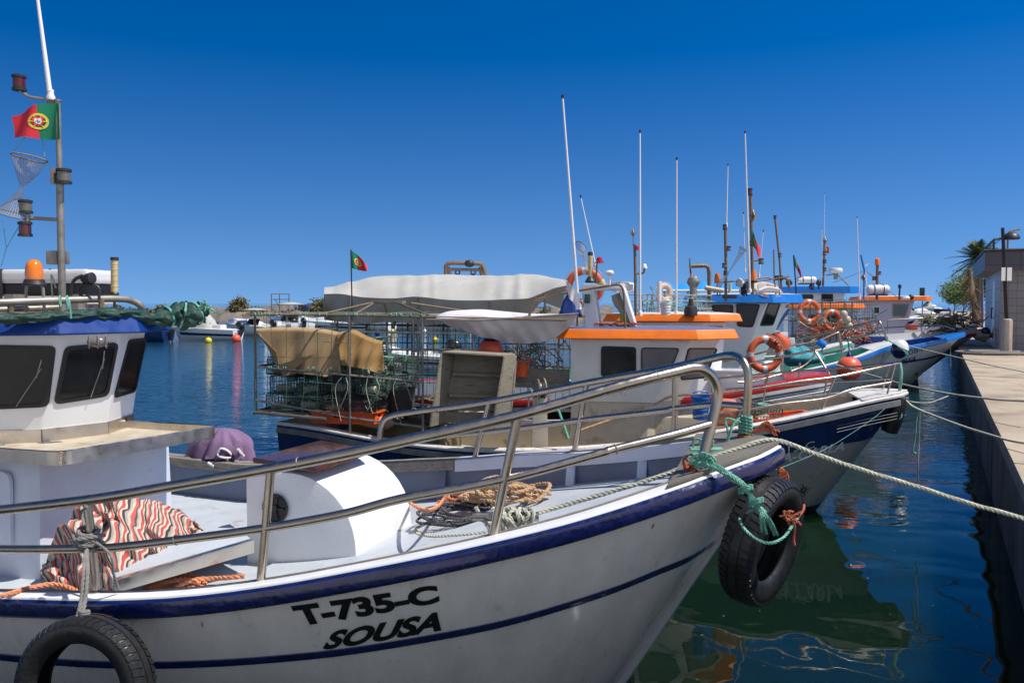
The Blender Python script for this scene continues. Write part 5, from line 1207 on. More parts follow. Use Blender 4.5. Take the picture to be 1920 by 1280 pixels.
# purple shirt dried over an outboard beyond the far bulwark
oc=P(417,840,8.3); t=thing('outboard_motor',oc-V((0,0,.35)),'dark outboard motor under a purple shirt beyond the far side of the near boat','outboard motor')
mb=MB(); mb.ball(oc+V((0,0,-.02)),.2,18,12,scale=(1.0,.8,.85)); mb.build('cowl',M['darkplastic'],t); mb=MB(); mb.hexa([oc+V(q) for q in ((-.1,-.08,-.55),(.08,-.08,-.55),(.08,.08,-.55),(-.1,.08,-.55))],[oc+V(q) for q in ((-.15,-.1,-.1),(.12,-.1,-.1),(.12,.1,-.1),(-.15,.1,-.1))]); mb.tube([oc+V((.1,-.1,-.15)),oc+V((.2,-.15,-.2)),oc+V((.24,-.16,-.08))],.025,8,sm=4); mb.build('leg',M['darkplastic'],t,bevel=.02)
sh=thing('shirt',oc,'faded purple shirt with white trim spread over the outboard motor','shirt')
mb=MB(); rows=[]
for j in range(22):
    v=.03+.97*j/21; r_=[]
    for i in range(49):
        a=2*PI*i/48; fold=.06*math.sin(a*5+1+2*v)*v+.045*math.sin(a*11+3*v)*v+.02*math.sin(a*19)*v; rr=.195*math.sin(min(1,v*1.35)*PI/2)+.06*v+fold*.8
        r_.append(oc+V((math.cos(a)*rr*1.08,math.sin(a)*rr*.85,.20-.30*v**1.7+fold*.3+.03*math.sin(3*a)*v)))
    rows.append(r_)
mb.grid(rows); mb.add(rows[0],[tuple(range(48))]); mb.build('shirt_back',M['purple'],sh,ang=80)
mb=MB(); c2=oc+V((.10,-.22,-.06)); rows=[]
for j in range(9):
    v=j/8; rows.append([(c2+V((math.cos(2*PI*i/20)*(.10-.02*v)+.02*math.sin(2*PI*i/20*3),-.03-.02*math.sin(2*PI*i/20*5),math.sin(2*PI*i/20)*(.10-.02*v)-.02))).lerp(c2+V((0,.03,0)),v*.6) for i in range(21)])
mb.grid(rows); mb.build('shirt_sleeve',M['purpledark'],sh,ang=80)
mb=MB(); mb.tube([oc+V(q) for q in ((.04,-.24,.0),(.07,-.25,.04),(.13,-.24,.02),(.17,-.22,-.04),(.12,-.24,-.05),(.05,-.25,-.03),(.04,-.24,0))],.011,6,sm=4); mb.tube([oc+V((-.06,-.23,-.10)),oc+V((.0,-.25,-.13))],.014,6); mb.tube([oc+V((.2,-.15,.02)),oc+V((.24,-.1,-.06))],.014,6); mb.build('white_trim',M['gelcoat'],sh)
# ================================================================ generic furniture
def mast(root,pts,r,name='mast',m='rustpipe',n=8):
    mb=MB(); mb.tube([V(p) for p in pts],r,n); return mb.build(name,M[m],root)
def whip(root,top,base,r,d): 
    a=P(*base,d); b=P(*top,d); mb=MB(); mb.tube([a,a.lerp(b,.5),b],[r,r*.8,r*.55],8); mb.lathe([(r*1.8,0),(r*1.8,.05),(r*1.1,.08)],a,b-a,8); o=mb.build('whip_antenna',M['antenna'],root); 
    mb=MB(); mb.tube([b-(b-a).normalized()*.01,b+(b-a).normalized()*.03],r*.9,6); mb.build('antenna_tip',M['darkplastic'],o); return o
def diamond(root,c,s,name='radar_diamond'):
    c=V(c); mb=MB()
    for ax in ((1,0,0),(0,1,0)):
        a=V(ax); mb.prism([c+a*s*.75-a.cross(V((0,0,1)))*.004,c+V((0,0,s)),c-a*s*.75,c-V((0,0,s))],a.cross(V((0,0,1)))*.008)
    return mb.build(name,M['galv'],root,flat=True)
def raftcan(c,l,r,label,rot=0,group='liferaft canisters on the far roofs'):
    c=V(c); u=V((math.cos(R(rot)),math.sin(R(rot)),0)); t=thing('liferaft_canister',c-V((0,0,r*1.2)),label,'liferaft canister',group)
    mb=MB(); a=c-u*l/2; prof=[(r*.3,0),(r*.8,.03*l),(r,.12*l)]
    for k in range(1,8): prof+=[(r,l*(.12+.095*k)-.01),(r*.965,l*(.12+.095*k)),(r,l*(.12+.095*k)+.01)]
    prof+=[(r,.88*l),(r*.8,.97*l),(r*.3,l)]; mb.lathe(prof,a,u,20); b=mb.build('canister',M['gelcoat'],t)
    for k in (.28,.7): mb=MB(); mb.torus(a+u*l*k,u,r*1.02,.014,24,6); mb.build('strap',M['darkplastic'],t)
    mb=MB(); mb.box(c-V((0,0,r*1.08)),(l*.8,r*1.3,r*.25),Matrix.Rotation(R(rot),3,'Z')); mb.build('cradle',M['royal'],t); return t
def radar(c,r,label):
    c=V(c); t=thing('radar',c,label,'radar dome','radar domes'); mb=MB(); mb.lathe([(r*.5,-.03),(r*.95,0),(r,.03),(r,r*.5),(r*.9,r*.66),(r*.5,r*.74),(0,r*.76)],c,n=24); mb.build('dome',M['gelcoat'],t)
    mb=MB(); mb.tube([c,c-V((0,0,.25))],r*.3,10); mb.build('pedestal',M['galv'],t); return t
def redlamp(root,c,r=.05,m='redbright'):
    c=V(c); mb=MB(); mb.lathe([(r*1.25,-.01),(r*1.25,.01),(r,.012),(r*.95,r*.9),(r*.6,r*1.5),(0,r*1.6)],c,n=16); return mb.build('lamp',M[m],root)
def crate(c,l,w,h,rot,m,label,tilt=0,group='orange plastic fish crates'):
    c=V(c); Mx=Matrix.Rotation(R(rot),3,'Z')@Matrix.Rotation(R(tilt),3,'Y'); t=thing('fish_crate',c,label,'crate',group)
    f=lambda x,y,z: c+Mx@V((x,y,z)); th=.018
    def wall(a,b,nm):
        # side with a raised rim and a hand slot through it
        a=V((*a,0));b=V((*b,0)); d=(b-a).normalized(); nrm=V((-d.y,d.x,0)); L_=(b-a).length; mb=MB()
        def seg(x0,x1,z0,z1,t0=0,t1=th):
            q=[a+d*x0+nrm*t0,a+d*x1+nrm*t0,a+d*x1+nrm*t1,a+d*x0+nrm*t1]; mb.hexa([f(p.x,p.y,z0) for p in q],[f(p.x,p.y,z1) for p in q])
        s0,s1=L_*.36,L_*.64; seg(0,s0,0,h*.9); seg(s1,L_,0,h*.9); seg(s0,s1,0,h*.5); seg(s0,s1,h*.74,h*.9)
        seg(-.0,L_,h*.9,h,-.018,th+.004)
        k=max(2,int(L_/.12))
        for i in range(1,k): seg(L_*i/k-.006,L_*i/k+.006,.0,h*.45,-.012,0)
        mb.build('crate_side',m,t,flat=True)
    x,y=l/2,w/2
    wall((-x,-y),(x,-y),0); wall((x,-y+.003),(x,y-.003),0); wall((x,y),(-x,y),0); wall((-x,y-.003),(-x,-y+.003),0)
    mb=MB(); mb.hexa([f(a,b,.004) for a,b in ((-x+.01,-y+.01),(x-.01,-y+.01),(x-.01,y-.01),(-x+.01,y-.01))],[f(a,b,.018) for a,b in ((-x+.01,-y+.01),(x-.01,-y+.01),(x-.01,y-.01),(-x+.01,y-.01))]); mb.build('crate_base',m,t,flat=True); return t
def bucket(c,r,h,m,label,tilt=(0,0),handle=True,group=None):
    c=V(c); ax=V((tilt[0],tilt[1],1)).normalized(); t=thing('bucket',c,label,'bucket',group); mb=MB()
    mb.lathe([(r*.78,0),(r*.80,.01),(r*.97,h*.9),(r*1.05,h*.91),(r*1.05,h),(r*.96,h),(r*.93,h*.92),(r*.75,.02),(.01,.02)],c,ax,26); 
    for k in (.2,.4,.6): mb.lathe([(r*(.80+.19*k)+.001,h*k),(r*(.80+.19*k)+.006,h*k+.008),(r*(.80+.19*k)+.003,h*k+.016)],c,ax,26)
    mb.build('tub',m,t)
    if handle:
        mb=MB(); top=c+ax*h; mb.tube([top+V((r*math.cos(a),r*.35*math.sin(a)*-1,abs(math.sin(a))*r*.55)) for a in [PI*i/8 for i in range(9)]],.008,6); mb.build('handle',m,t)
    return t
TRAPS=[]
def trapproto(m,rope,l=.36,w=.32,h=.215):
    t=thing('crab_trap',(0,0,0),'x','trap'); mb=MB()
    def ring(x,s=1): return [V((x,a*w/2*s,b*h/2*s+h/2)) for a,b in ((-1,-.8),(-.8,-1),(.8,-1),(1,-.8),(1,.8),(.8,1),(-.8,1),(-1,.8))]
    n=9
    for i in range(n+1): mb.tube(ring(-l/2+l*i/n),.0042,3,closed=True)
    for k in range(20):
        a=2*PI*k/20; y=max(-1,min(1,1.35*math.cos(a)))*w/2; z=max(-1,min(1,1.35*math.sin(a)))*h/2+h/2; mb.tube([V((-l/2,y,z)),V((l/2,y,z))],.0035,3,cap=False)
    for x in (-l/2,l/2):
        for k in range(1,6): mb.tube([V((x,-w/2,h*k/6)),V((x,w/2,h*k/6))],.003,3); mb.tube([V((x,-w/2+w*k/6,0)),V((x,-w/2+w*k/6,h))],.003,3)
    mb.build('wire_mesh',m,t,flat=True,ang=30)
    mb=MB(); mb.torus((l*.1,0,h),(0,0,1),.07,.008,16,6); mb.lathe([(.075,0),(.06,-.08)],(l*.1,0,h),n=14); mb.build('entry_funnel',rope,t)
    mb=MB()
    mb.box((0,0,.008),(l*.96,w*.9,.008)); mb.build('trap_floor',M['wiredark'],t,flat=True); mb=MB(); mb.lathe([(.04,-.09),(.045,-.08),(.045,.08),(.04,.09)],(-l*.1,-w*.25,h*.3),(1,.2,.1),12); mb.build('bait_box',M['cream'],t)
    for x in (-l/2,l/2): mb=MB(); mb.tube([q for q in ring(x)],.007,5,closed=True); mb.build('end_frame',M['wiredark'],t)
    mb=MB(); mb.tube([V((-l*.3,-w/2,h*.4)),V((-l*.2,-w/2-.03,h*.1)),V((0,-w/2-.02,h*.6)),V((l*.2,-w/2-.02,h*.2)),V((l*.3,-w/2,h*.8))],.0035,4,sm=4); mb.build('trap_line',rope,t); return t
def place(proto,loc,rot,label,first,group='stacked crab traps in the stern cage'):
    o=proto if first else copy_tree(proto); o.location=V(loc); o.rotation_euler=rot; return tag(o,label,'crab trap',group)
def netpanel(c00,c10,c11,c01,nu,nv,r,parent,m,name='net_wires',sag=.01,n=3,diag=False):
    c=[V(q) for q in (c00,c10,c11,c01)]; nm=(c[1]-c[0]).cross(c[3]-c[0]).normalized(); mb=MB()
    f=lambda u,v: c[0].lerp(c[1],u).lerp(c[3].lerp(c[2],u),v)
    for i in range(nu+1):
        j=random.uniform(-.2,.2)/nu; pts=[f(min(1,max(0,i/nu+j*math.sin(PI*v))),v)+nm*random.uniform(-sag,sag) for v in (0,.25,.5,.75,1)]; mb.tube(pts,r,n)
    for i in range(nv+1):
        j=random.uniform(-.2,.2)/nv; mb.tube([f(u,min(1,max(0,i/nv+j*math.sin(PI*u))))+nm*random.uniform(-sag,sag) for u in [k/6 for k in range(7)]],r,n)
    return mb.build(name,m,parent,flat=True)
def pipes(root,segs,r,m='galv',name='cage_frame',n=7):
    mb=MB(); [mb.tube([V(p) for p in s],r,n) for s in segs]; return mb.build(name,M[m] if isinstance(m,str) else m,root)
def boatrails(b,tops,r=.016,name='handrail',m='steel'):
    # one handrail per list: (points, inset function)
    for pts,f,posts in tops:
        mb=MB(); mb.tube([b.hit(x,y,f) for x,y in pts],r,8,sm=3); o=mb.build(name,M[m],b.root,ang=60)
        for a,c in posts: mb=MB(); mb.tube([b.hit(*a,f),b.hit(*c,f)],r*.85,7); mb.build('stanchion',M[m],o,ang=60)
def blob(name,c,r,m,label,cat,sc_=(1,1,1),bump=.15,grp=None):
    mb=MB(); mb.ball(c,r,26,18,scale=sc_); 
    for p in mb.v:
        d=(p-V(c)); q=1+bump*(math.sin(d.x*23)+math.sin(d.y*19+1)+math.sin(d.z*27+2))/3; p.x=c[0]+d.x*q; p.y=c[1]+d.y*q; p.z=c[2]+d.z*q
    return tag(mb.build(name,m,ang=80),label,cat,grp)
# ================================================================ second boat
random.seed(21)
b2=Boat('fishing_boat','weathered navy fishing boat with orange-edged cabin roof and a trap cage astern',4.65,10.0,-12,7.45,
 [(0,0),(.15,.25),(.4,.45),(1,.75),(2,1.05),(3,1.2),(4.5,1.28),(6.5,1.25),(8,1.12)],
 [(0,1.45),(.4,1.41),(1,1.30),(1.5,1.20),(2,1.11),(3,.94),(4,.84),(5,.81),(6,.87),(7,1.0),(8,1.07)],rake=1.0,flare=.24)
r2=b2.root
b2.hull(M['navydull'],split=[('hull',M['navydull'],.63,1,None),('lower_hull',mat('worn_grey_lower_hull',(.33,.34,.33),.35,var=.15,scale=2,dirt=(.20,.17,.09),dirt_amt=.35,dirt_scale=2,coat=.3),.07,.63,None),('waterline_band',M['black'],-.25,.07,None)])
GB=mat('worn_grey_strake',(.13,.135,.14),.55,var=.3,scale=7,dirt=(.05,.06,.08),dirt_amt=.3,dirt_scale=9)
b2.rim('rubbing_strake',GB,[(-.01,-.05),(.016,-.055),(.018,-.115),(.0,-.125),(-.01,-.12)])
for dz in (-.20,-.235,-.27):
    mb=MB(); mb.tube([p+nn*.0-V((0,0,-dz))+nn*-.012*1 for p,nn,s_,t in b2.perim(n=40) if s_<0 and t<1.0],.0045,5); mb.build('bow_moulding',GB,b2.hullo)
WB=mat('chipped_white_cap',(.66,.64,.60),.5,var=.12,scale=8,dirt=(.22,.18,.14),dirt_amt=.3,dirt_scale=14,bump=.2)
b2.rim('gunwale_cap',WB,[(.010,-.022),(.014,.0),(.006,.012),(-.12,.016),(-.135,.0),(-.135,-.05),(-.12,-.06)])
zd2=lambda t: b2.zg(t)-.12-.28*min(1,max(0,(t-.3)/1.2))
b2.inner(M['cream'],M['cream'],zd2,inset=.14,tmin=.5)
mb=MB(); ts=[0,.05,.12,.25,.4,.6]; mb.prism([b2.surf(t,1,-1)+V((0,0,.015)) for t in ts[::-1]]+[b2.surf(t,1,1)+V((0,0,.015)) for t in ts[1:]],(0,0,.02)); mb.build('stem_head_cap',WB,r2,bevel=.004)
text_on(b2,'A-CARLA',[(1462,868),(1582,843),(1585,826),(1462,851)],M['inkpale'],'name_lettering',bold=.03,shear=.25)
text_on(b2,'T-813-C',[(1432,858),(1527,838),(1527,826),(1432,844)],M['inkpale'],'registration_lettering',bold=.0)
# compass star
q=b2.hullhit(1507,918); mb=MB(); 
for k in range(8):
    a=k*PI/4+.2; L_=.10 if k%2==0 else .075; pts=[]
    for rr,aa in ((.018,a-.5),(L_,a),(.018,a+.5)):
        x=q.x+rr*math.cos(aa)*1.0; z=q.z+rr*math.sin(aa); y=b2.ky(x,z)[0]-.008; pts.append(b2.W(x,y,z))
    mb.add(pts,[(0,1,2)])
mb.build('compass_star',M['ink'],b2.hullo,flat=True)
# cabin
X=lambda px,py,yl,b=b2: b.loc(b.hit(px,py,yl)).x
xa=X(1070,700,-.66); xb=X(1222,755,-.66); xt=X(1297,645,-.66)
bot=[(xa,-.66),(xb,-.66),(xb+.34,-.28),(xb+.34,.28),(xb,.66),(xa,.66)]; topo=[(xa,-.66),(xt,-.66),(xt+.34,-.28),(xt+.34,.28),(xt,.66),(xa,.66)]
cb,CB,CT_=house(b2,bot,topo,1.33,2.08,M['whitedirty'],'cabin')
for pts,i,g in (([(1127,706),(1193,704),(1193,650),(1127,648)],0,M['glass']),([(1202,705),(1255,702),(1275,652),(1202,651)],0,M['perspex']),([(1275,712),(1322,708),(1345,652),(1290,652)],1,M['perspex'])):
    winpx(pts,CB,CT_,i,cb,r=.045,fw=.014,glass=g)
mb=MB(); mb.hexa([b2.W(x,y,.30) for x,y in ((xa,-.78),(xb-.1,-.78),(xb+.3,-.4),(xb+.3,.4),(xb-.1,.78),(xa,.78))],[b2.W(x,y,1.335) for x,y in ((xa,-.64),(xb-.02,-.64),(xb+.32,-.28),(xb+.32,.28),(xb-.02,.64),(xa,.64))]); mb.build('cabin_trunk',M['cream'],r2,bevel=.025)
xh=X(1388,790,-.6)
mb=MB(); mb.hexa([b2.W(x,y,.6) for x,y in ((xb-.05,-.62),(xh,-.5),(xh,.5),(xb-.05,.62))],[b2.W(x,y,1.16) for x,y in ((xb-.05,-.60),(xh-.03,-.48),(xh-.03,.48),(xb-.05,.60))]); mb.build('foredeck_hatch',M['cream'],r2,bevel=.04)
vo=[(xa-.10,-.70),(xt+.05,-.70),(xt+.50,-.30),(xt+.50,.30),(xt+.05,.70),(xa-.10,.70)]
visor(b2,vo,2.075,2.19,M['orange'],mat('dusty_blue_roof',(.13,.15,.27),.5,var=.1,scale=5,dirt=(.35,.35,.38),dirt_amt=.3),flare=.055)
# boat hook leaning on the cabin
a=b2.hit(1090,806,-.80); b=b2.hit(1208,765,-.67); mb=MB(); mb.tube([a,a.lerp(b,.5),b],[.014,.017,.022],8); tag(mb.build('boat_hook',M['ropetan']),'bamboo coloured handle lying along the lower cabin side of the navy boat','pole')
# steel rails of the second boat
nf=b2.near(.07); ff=b2.far(.07)
boatrails(b2,[([(1225,760),(1262,742),(1330,739),(1407,730),(1497,715),(1563,707),(1630,693),(1686,681)],nf,[((1566,707),(1536,780)),((1678,684),(1662,745)),((1407,730),(1375,798))]),
 ([(1300,780),(1405,767),(1463,757),(1547,747),(1597,730),(1670,717)],nf,[]),
 ([(1690,681),(1613,687),(1555,691),(1480,697),(1400,704),(1320,712)],ff,[((1668,684),(1655,731)),((1553,691),(1545,745)),((1440,701),(1430,755))]),
 ([(1672,709),(1600,714),(1552,716),(1440,724),(1360,730)],ff,[])],r=.014)
# arch on the roof
def Wb(x,y,z): return b2.W(x,y,z)
fx=lambda px,py: b2.loc(b2.hit(px,py,-.35))
o=[fx(*q) for q in ((1099,619),(1125,619),(1113,545),(1160,543),(1184,612),(1192,612),(1170,540),(1163,533),(1092,532),(1090,540))]
mb=MB(); mb.prism([b2.W(p.x,-.35,p.z) for p in o],b2.n*.35); arch=mb.build('roof_arch',M['white'],r2,bevel=.008)
mb=MB(); a=fx(1102,560); mb.box(b2.W(a.x,-.40,a.z),(.07,.05,.11)); mb.build('green_lamp',mat('dark_green_lens',(.01,.06,.05),.2),arch,bevel=.012)
mb=MB(); g=fx(1168,598); mb.box(b2.W(g.x,-.1,g.z-.02),(.10,.16,.22)); mb.build('battery_box',mat('yellow_green_box',(.50,.50,.12),.5),r2,bevel=.01)
mb=MB(); mb.tube([b2.W(g.x-.12,-.1,g.z+.3),b2.W(g.x-.08,-.1,g.z+.2),b2.W(g.x-.02,-.1,g.z+.1)],[.05,.06,.05],8,sm=4); mb.build('cable_bundle',M['cream'],r2)
mb=MB(); pts=[b2.W(g.x-.35+.05*k,-.35+.03*math.sin(k*2),2.24+.01*math.sin(k*3)) for k in range(11)]; mb.rope(pts,.014); mb.rope([p+V((.02,-.03,.01)) for p in pts],.014); mb.build('roof_rope',M['roperust'],r2,ang=60)
mb=MB(); f=lambda px,py,y=-.55: b2.hit(px,py,y)
mb.tube([f(992,592),f(996,578),f(1001,566),f(1016,559),f(1060,549),f(1120,539),f(1150,534),f(1161,534),f(1167,540),f(1170,555),f(1171,585),f(1173,619)],.015,8,sm=4); mb.build('awning_pole',M['rustpipe'],r2,ang=60)
wl=f(993,596); t=thing('work_lamp',wl,'small black work lamp hanging from the end of the bent awning pole','work lamp'); mb=MB(); mb.hexa([wl+V(q) for q in ((-.06,-.04,-.05),(.05,-.05,-.06),(.06,.05,-.06),(-.05,.05,-.05))],[wl+V(q) for q in ((-.05,-.03,.03),(.05,-.04,.02),(.05,.04,.02),(-.05,.04,.03))]); mb.build('housing',M['darkplastic'],t,bevel=.012); mb=MB(); mb.tube([wl+V((0,0,.02)),wl+V((.01,0,.09))],.012,6); mb.build('bracket',M['darkplastic'],t)
whip(r2,(1055,183),(1085,580),.019,10.0); whip(r2,(1089,370),(1117,500),.010,10.3)
a=P(1107,530,9.9); b=P(1107,474,9.9); t=thing('reflector_tube',a,'cream tube reflector with dark cap on the white roof arch','radar reflector','cream tube reflectors'); mb=MB(); mb.tube([a.lerp(b,.1),a.lerp(b,.94)],.027,14); mb.build('tube',M['yellowtube'],t); mb=MB(); mb.lathe([(.06,0),(.062,.02),(.04,.05),(.032,.07)],a,n=14); mb.lathe([(.03,-.01),(.032,0),(.028,.03)],b-V((0,0,.02)),n=14); mb.build('caps',M['darkplastic'],t)
mast(r2,[P(1118,532,9.9),P(1119,494,9.9)],.01); redlamp(arch,P(1124,492,9.9),.04)
redlamp(arch,P(1129,532,9.85),.035,'yellowtube')
c=P(1143,515,9.9); t=thing('gps_antenna',P(1143,532,9.9),'white mushroom shaped GPS antenna on the white roof arch','antenna'); mb=MB(); mb.lathe([(.02,-.03),(.05,-.01),(.052,.01),(.035,.03),(0,.035)],c+V((0,0,.02)),n=18); mb.build('cap',M['gelcoat'],t); mb=MB(); mb.tube([c-V((0,0,.12)),c],.014,8); mb.build('stem',M['gelcoat'],t)
hn=hoopnet('hoop_net',P(1092,470,10.2),[(P(1089,462,10.2),.075,(.6,.5,.6)),(P(1092,475,10.15),.055,(.3,.2,1)),(P(1097,492,10.1),.018,(.2,0,1)),(P(1101,508,10.05),.03,(.2,0,1))],'small teal hoop net tied to the tall white antenna above the lifebuoy')
# cloth things: awning, oilskin, white sheet
rows=[]; un=60
def cr_(l,u): x=lerp(l[0][0],l[-1][0],u); return x,sinterp(x,l)
back=[(818,592),(838,584),(870,581),(905,580),(950,584),(1000,588),(1083,588)]; rod=[(818,598),(900,599),(1083,589)]; low=[(822,602),(846,612),(868,618),(900,631),(925,635),(955,643),(990,644),(1015,640),(1036,636),(1056,622),(1075,606),(1083,592)]
for j in range(31):
    v=j/30; r_=[]
    for i in range(un+1):
        u=i/un
        xb_,yb_=cr_(back,u); xr_,yr_=cr_(rod,u); xl_,yl_=cr_(low,u)
        A_=P(xb_,yb_,10.65); B_=P(xr_,yr_-2,9.75); C_=P(xl_,yl_,9.98)
        if v<.4: k=v/.4; p=A_.lerp(B_,k)+V((0,0,-.05*math.sin(PI*k)*math.sin(PI*u)))
        else: k=(v-.4)/.6; p=B_.lerp(C_,k)+V((0,-.02*math.sin(PI*k)*math.sin(PI*u)+.035*math.sin(u*22+3*k+2*math.sin(u*7))*k+.02*math.sin(u*57-6*k)*k+.03*math.exp(-((u-.7+.25*k)/.03)**2)+.03*math.exp(-((u-.35-.2*k)/.03)**2),0))
        r_.append(p)
    rows.append(r_)
mb=MB(); mb.grid(rows); aw=thing('awning',P(950,600,9.8),'white sheet awning sagging from a pole beside the orange-edged cabin','awning'); mb.build('sheet',M['sheet'],aw,solid=.004,ang=80)
mb=MB(); mb.tube([P(800,599,9.74),P(900,600,9.74),P(1085,588,9.74)],.011,8); mb.build('pole',M['galv'],aw)
rows=[]
for j in range(14):
    v=j/13; w_=lerp(.03,.13,v**.7); c=P(lerp(1068,1070,v),lerp(553,590,v),10.3); rows.append([c+V((w_*math.cos(a)*(1+.15*math.sin(5*a)),w_*.5*math.sin(a)*(1+.2*math.sin(4*a)),-.02*math.sin(3*a)*v)) for a in [2*PI*i/32 for i in range(33)]])
mb=MB(); mb.grid(rows); tag(mb.build('oilskin',M['royal'],ang=70,solid=.004),'bright blue oilskin smock hanging beside the white sheet near the arch','oilskin')
rows=[]
for j in range(12):
    v=j/11; rows.append([P(lerp(1060,1084,u)+8*v*(1-u),lerp(524+u*26,560+u*18,v),10.2+.04*math.sin(u*9+v*4)) for u in [i/14 for i in range(15)]])
mb=MB(); mb.grid(rows); tag(mb.build('white_cloth',M['sheet'],ang=70,solid=.004),'white cloth hung up above the blue oilskin','cloth')
# cage at the stern
ny,fy=-1.22,1.15
h=lambda px,py,y=ny: b2.hit(px,py,y)
G=.014
def loc2(px,py,y): return b2.loc(b2.hit(px,py,y))
xs_=loc2(478,600,ny).x; x2=loc2(655,600,ny).x; x3=loc2(792,600,ny).x; x4=loc2(1062,600,ny).x
zt=loc2(478,590,ny).z; zb=loc2(487,770,ny).z
cage=thing('trap_cage',b2.W((xs_+x3)/2,0,zb),'rusty pipe cage with green netting over the stern of the navy boat','cage')
W2=b2.W
segs=[[W2(xs_,ny,zb),W2(xs_,ny,zt)],[W2(x2,ny,.95),W2(x2,ny,zt)],[W2(x3,ny,.85),W2(x3,ny,zt)],[W2(xs_,fy,zb),W2(xs_,fy,zt)],[W2(x2,fy,.95),W2(x2,fy,zt)],[W2(x3,fy,.85),W2(x3,fy,zt)],
 [W2(xs_-.05,ny,zt),W2(x2,ny,zt-.0),W2(x4,ny,zt-.05)],[W2(xs_,fy,zt),W2(x4,fy,zt-.05)],[W2(xs_,ny,zt),W2(xs_,fy,zt)],[W2(x2,ny,zt),W2(x2,fy,zt)],[W2(x3,ny,zt),W2(x3,fy,zt)],
 [W2(xs_,ny,loc2(482,687,ny).z),W2(x3,ny,loc2(788,716,ny).z)],[W2(xs_,fy,loc2(482,687,ny).z),W2(x4,fy,loc2(788,716,ny).z)],[W2(xs_,ny,loc2(484,750,ny).z),W2(x2,ny,loc2(655,783,ny).z),W2(x3,ny,loc2(790,800,ny).z)],[W2(xs_,ny,loc2(482,687,ny).z),W2(xs_,fy,loc2(482,687,ny).z)],[W2(xs_,ny,zb),W2(xs_,fy,zb)],
 [W2(x3+.35,fy,.9),W2(x3+.30,fy,zt)],[W2(x3+.8,fy,.9),W2(x3+.85,fy,zt)],[W2(x3+1.5,fy,.9),W2(x3+1.5,fy,zt)],
 [W2(xs_,fy,zt-.28),W2(x4,fy,zt-.30)],[W2(xs_,fy,zt-.55),W2(x4,fy,zt-.5)]]
for k,s_ in enumerate(segs): pipes(cage,[s_],G,'galv' if k%3 else 'rustpipe','cage_pipe')
# raised ridge of the cage top
rz=loc2(704,568,-.1).z; xr0=loc2(700,570,-.1).x; xr1=loc2(752,570,-.1).x
for s_ in ([W2(x2-.4,ny,zt),W2(xr0,-.2,rz),W2(xr0,.3,rz)],[W2(x2-.4,fy,zt),W2(xr0,.3,rz)],[W2(x2+.05,ny,zt),W2(xr0+.03,-.2,rz-.01)],[W2(x3+.1,ny,zt-.01),W2(xr1,-.2,rz)],[W2(x3+.15,fy,zt-.01),W2(xr1,.3,rz)]): pipes(cage,[s_],.013,'rustpipe','cage_pipe')
mb=MB(); mb.box(W2((xr0+xr1)/2,-.05,rz+.01),(xr1-xr0+.05,.14,.035),Matrix.Rotation(R(-12),3,'Z')); mb.build('ridge_board',M['woodgrey'],cage,bevel=.004)
mb=MB(); fl=[W2(xs_-.03,ny-.03,zb-.04),W2(x2-.3,ny-.03,zb-.09),W2(x2-.3,fy,zb-.09),W2(xs_-.03,fy,zb-.04)]; mb.prism(fl,(0,0,.035)); mb.build('cage_floor',M['woodgrey'],cage,bevel=.004)
netpanel(W2(xs_,ny-.01,zb),W2(x2,ny-.01,zb),W2(x2,ny-.01,zt),W2(xs_,ny-.01,zt),6,7,.0035,cage,M['wiregreen'],'side_netting')
netpanel(W2(xs_-.01,ny,zb),W2(xs_-.01,fy,zb),W2(xs_-.01,fy,zt),W2(xs_-.01,ny,zt),8,6,.0035,cage,M['wiregreen'],'stern_netting')
netpanel(W2(x2,fy,1.1),W2(x4,fy,1.1),W2(x4,fy,zt-.03),W2(x2,fy,zt-.03),26,3,.0045,cage,M['wiredark'],'far_netting',sag=.04)
netpanel(W2(xs_,ny,zt+.005),W2(x3,ny,zt+.005),W2(x3,fy,zt+.005),W2(xs_,fy,zt+.005),10,5,.003,cage,M['wiregreen'],'top_netting',sag=.02)
mb=MB() # slack lacing twine
for k in range(30):
    x=random.uniform(x2,x4); y=fy if k%3 else ny; 
    if y==ny and x>x3: continue
    z=zt-random.uniform(0,.1); mb.tube([W2(x,y,z),W2(x+random.uniform(-.12,.12),y+.03,z-.3),W2(x+random.uniform(-.25,.25),y,z-random.uniform(.5,.9))],.003,4,sm=3)
mb.build('lacing_twine',M['ropeteal'],cage,ang=60)
mb=MB()
for k in range(6):
    x=random.uniform(x2-.1,x3+.1); z=loc2(720,708,ny).z; mb.tube([W2(x,ny-.01,z),W2(x+random.uniform(-.1,.1),ny-.03,z-.15),W2(x+random.uniform(-.15,.15),ny-.02,z-random.uniform(.3,.6))],.004,4,sm=3)
mb.build('hanging_twine',M['ropepale'],cage,ang=60)
mb=MB()
for k in range(40):
    x=random.uniform(xs_,x3); mb.torus(W2(x,ny,random.choice((zt,zt,loc2(482,687,ny).z-.01))),(1,.2,0),.02,.006,10,5)
mb.build('twine_knots',M['ropeteal'],cage)
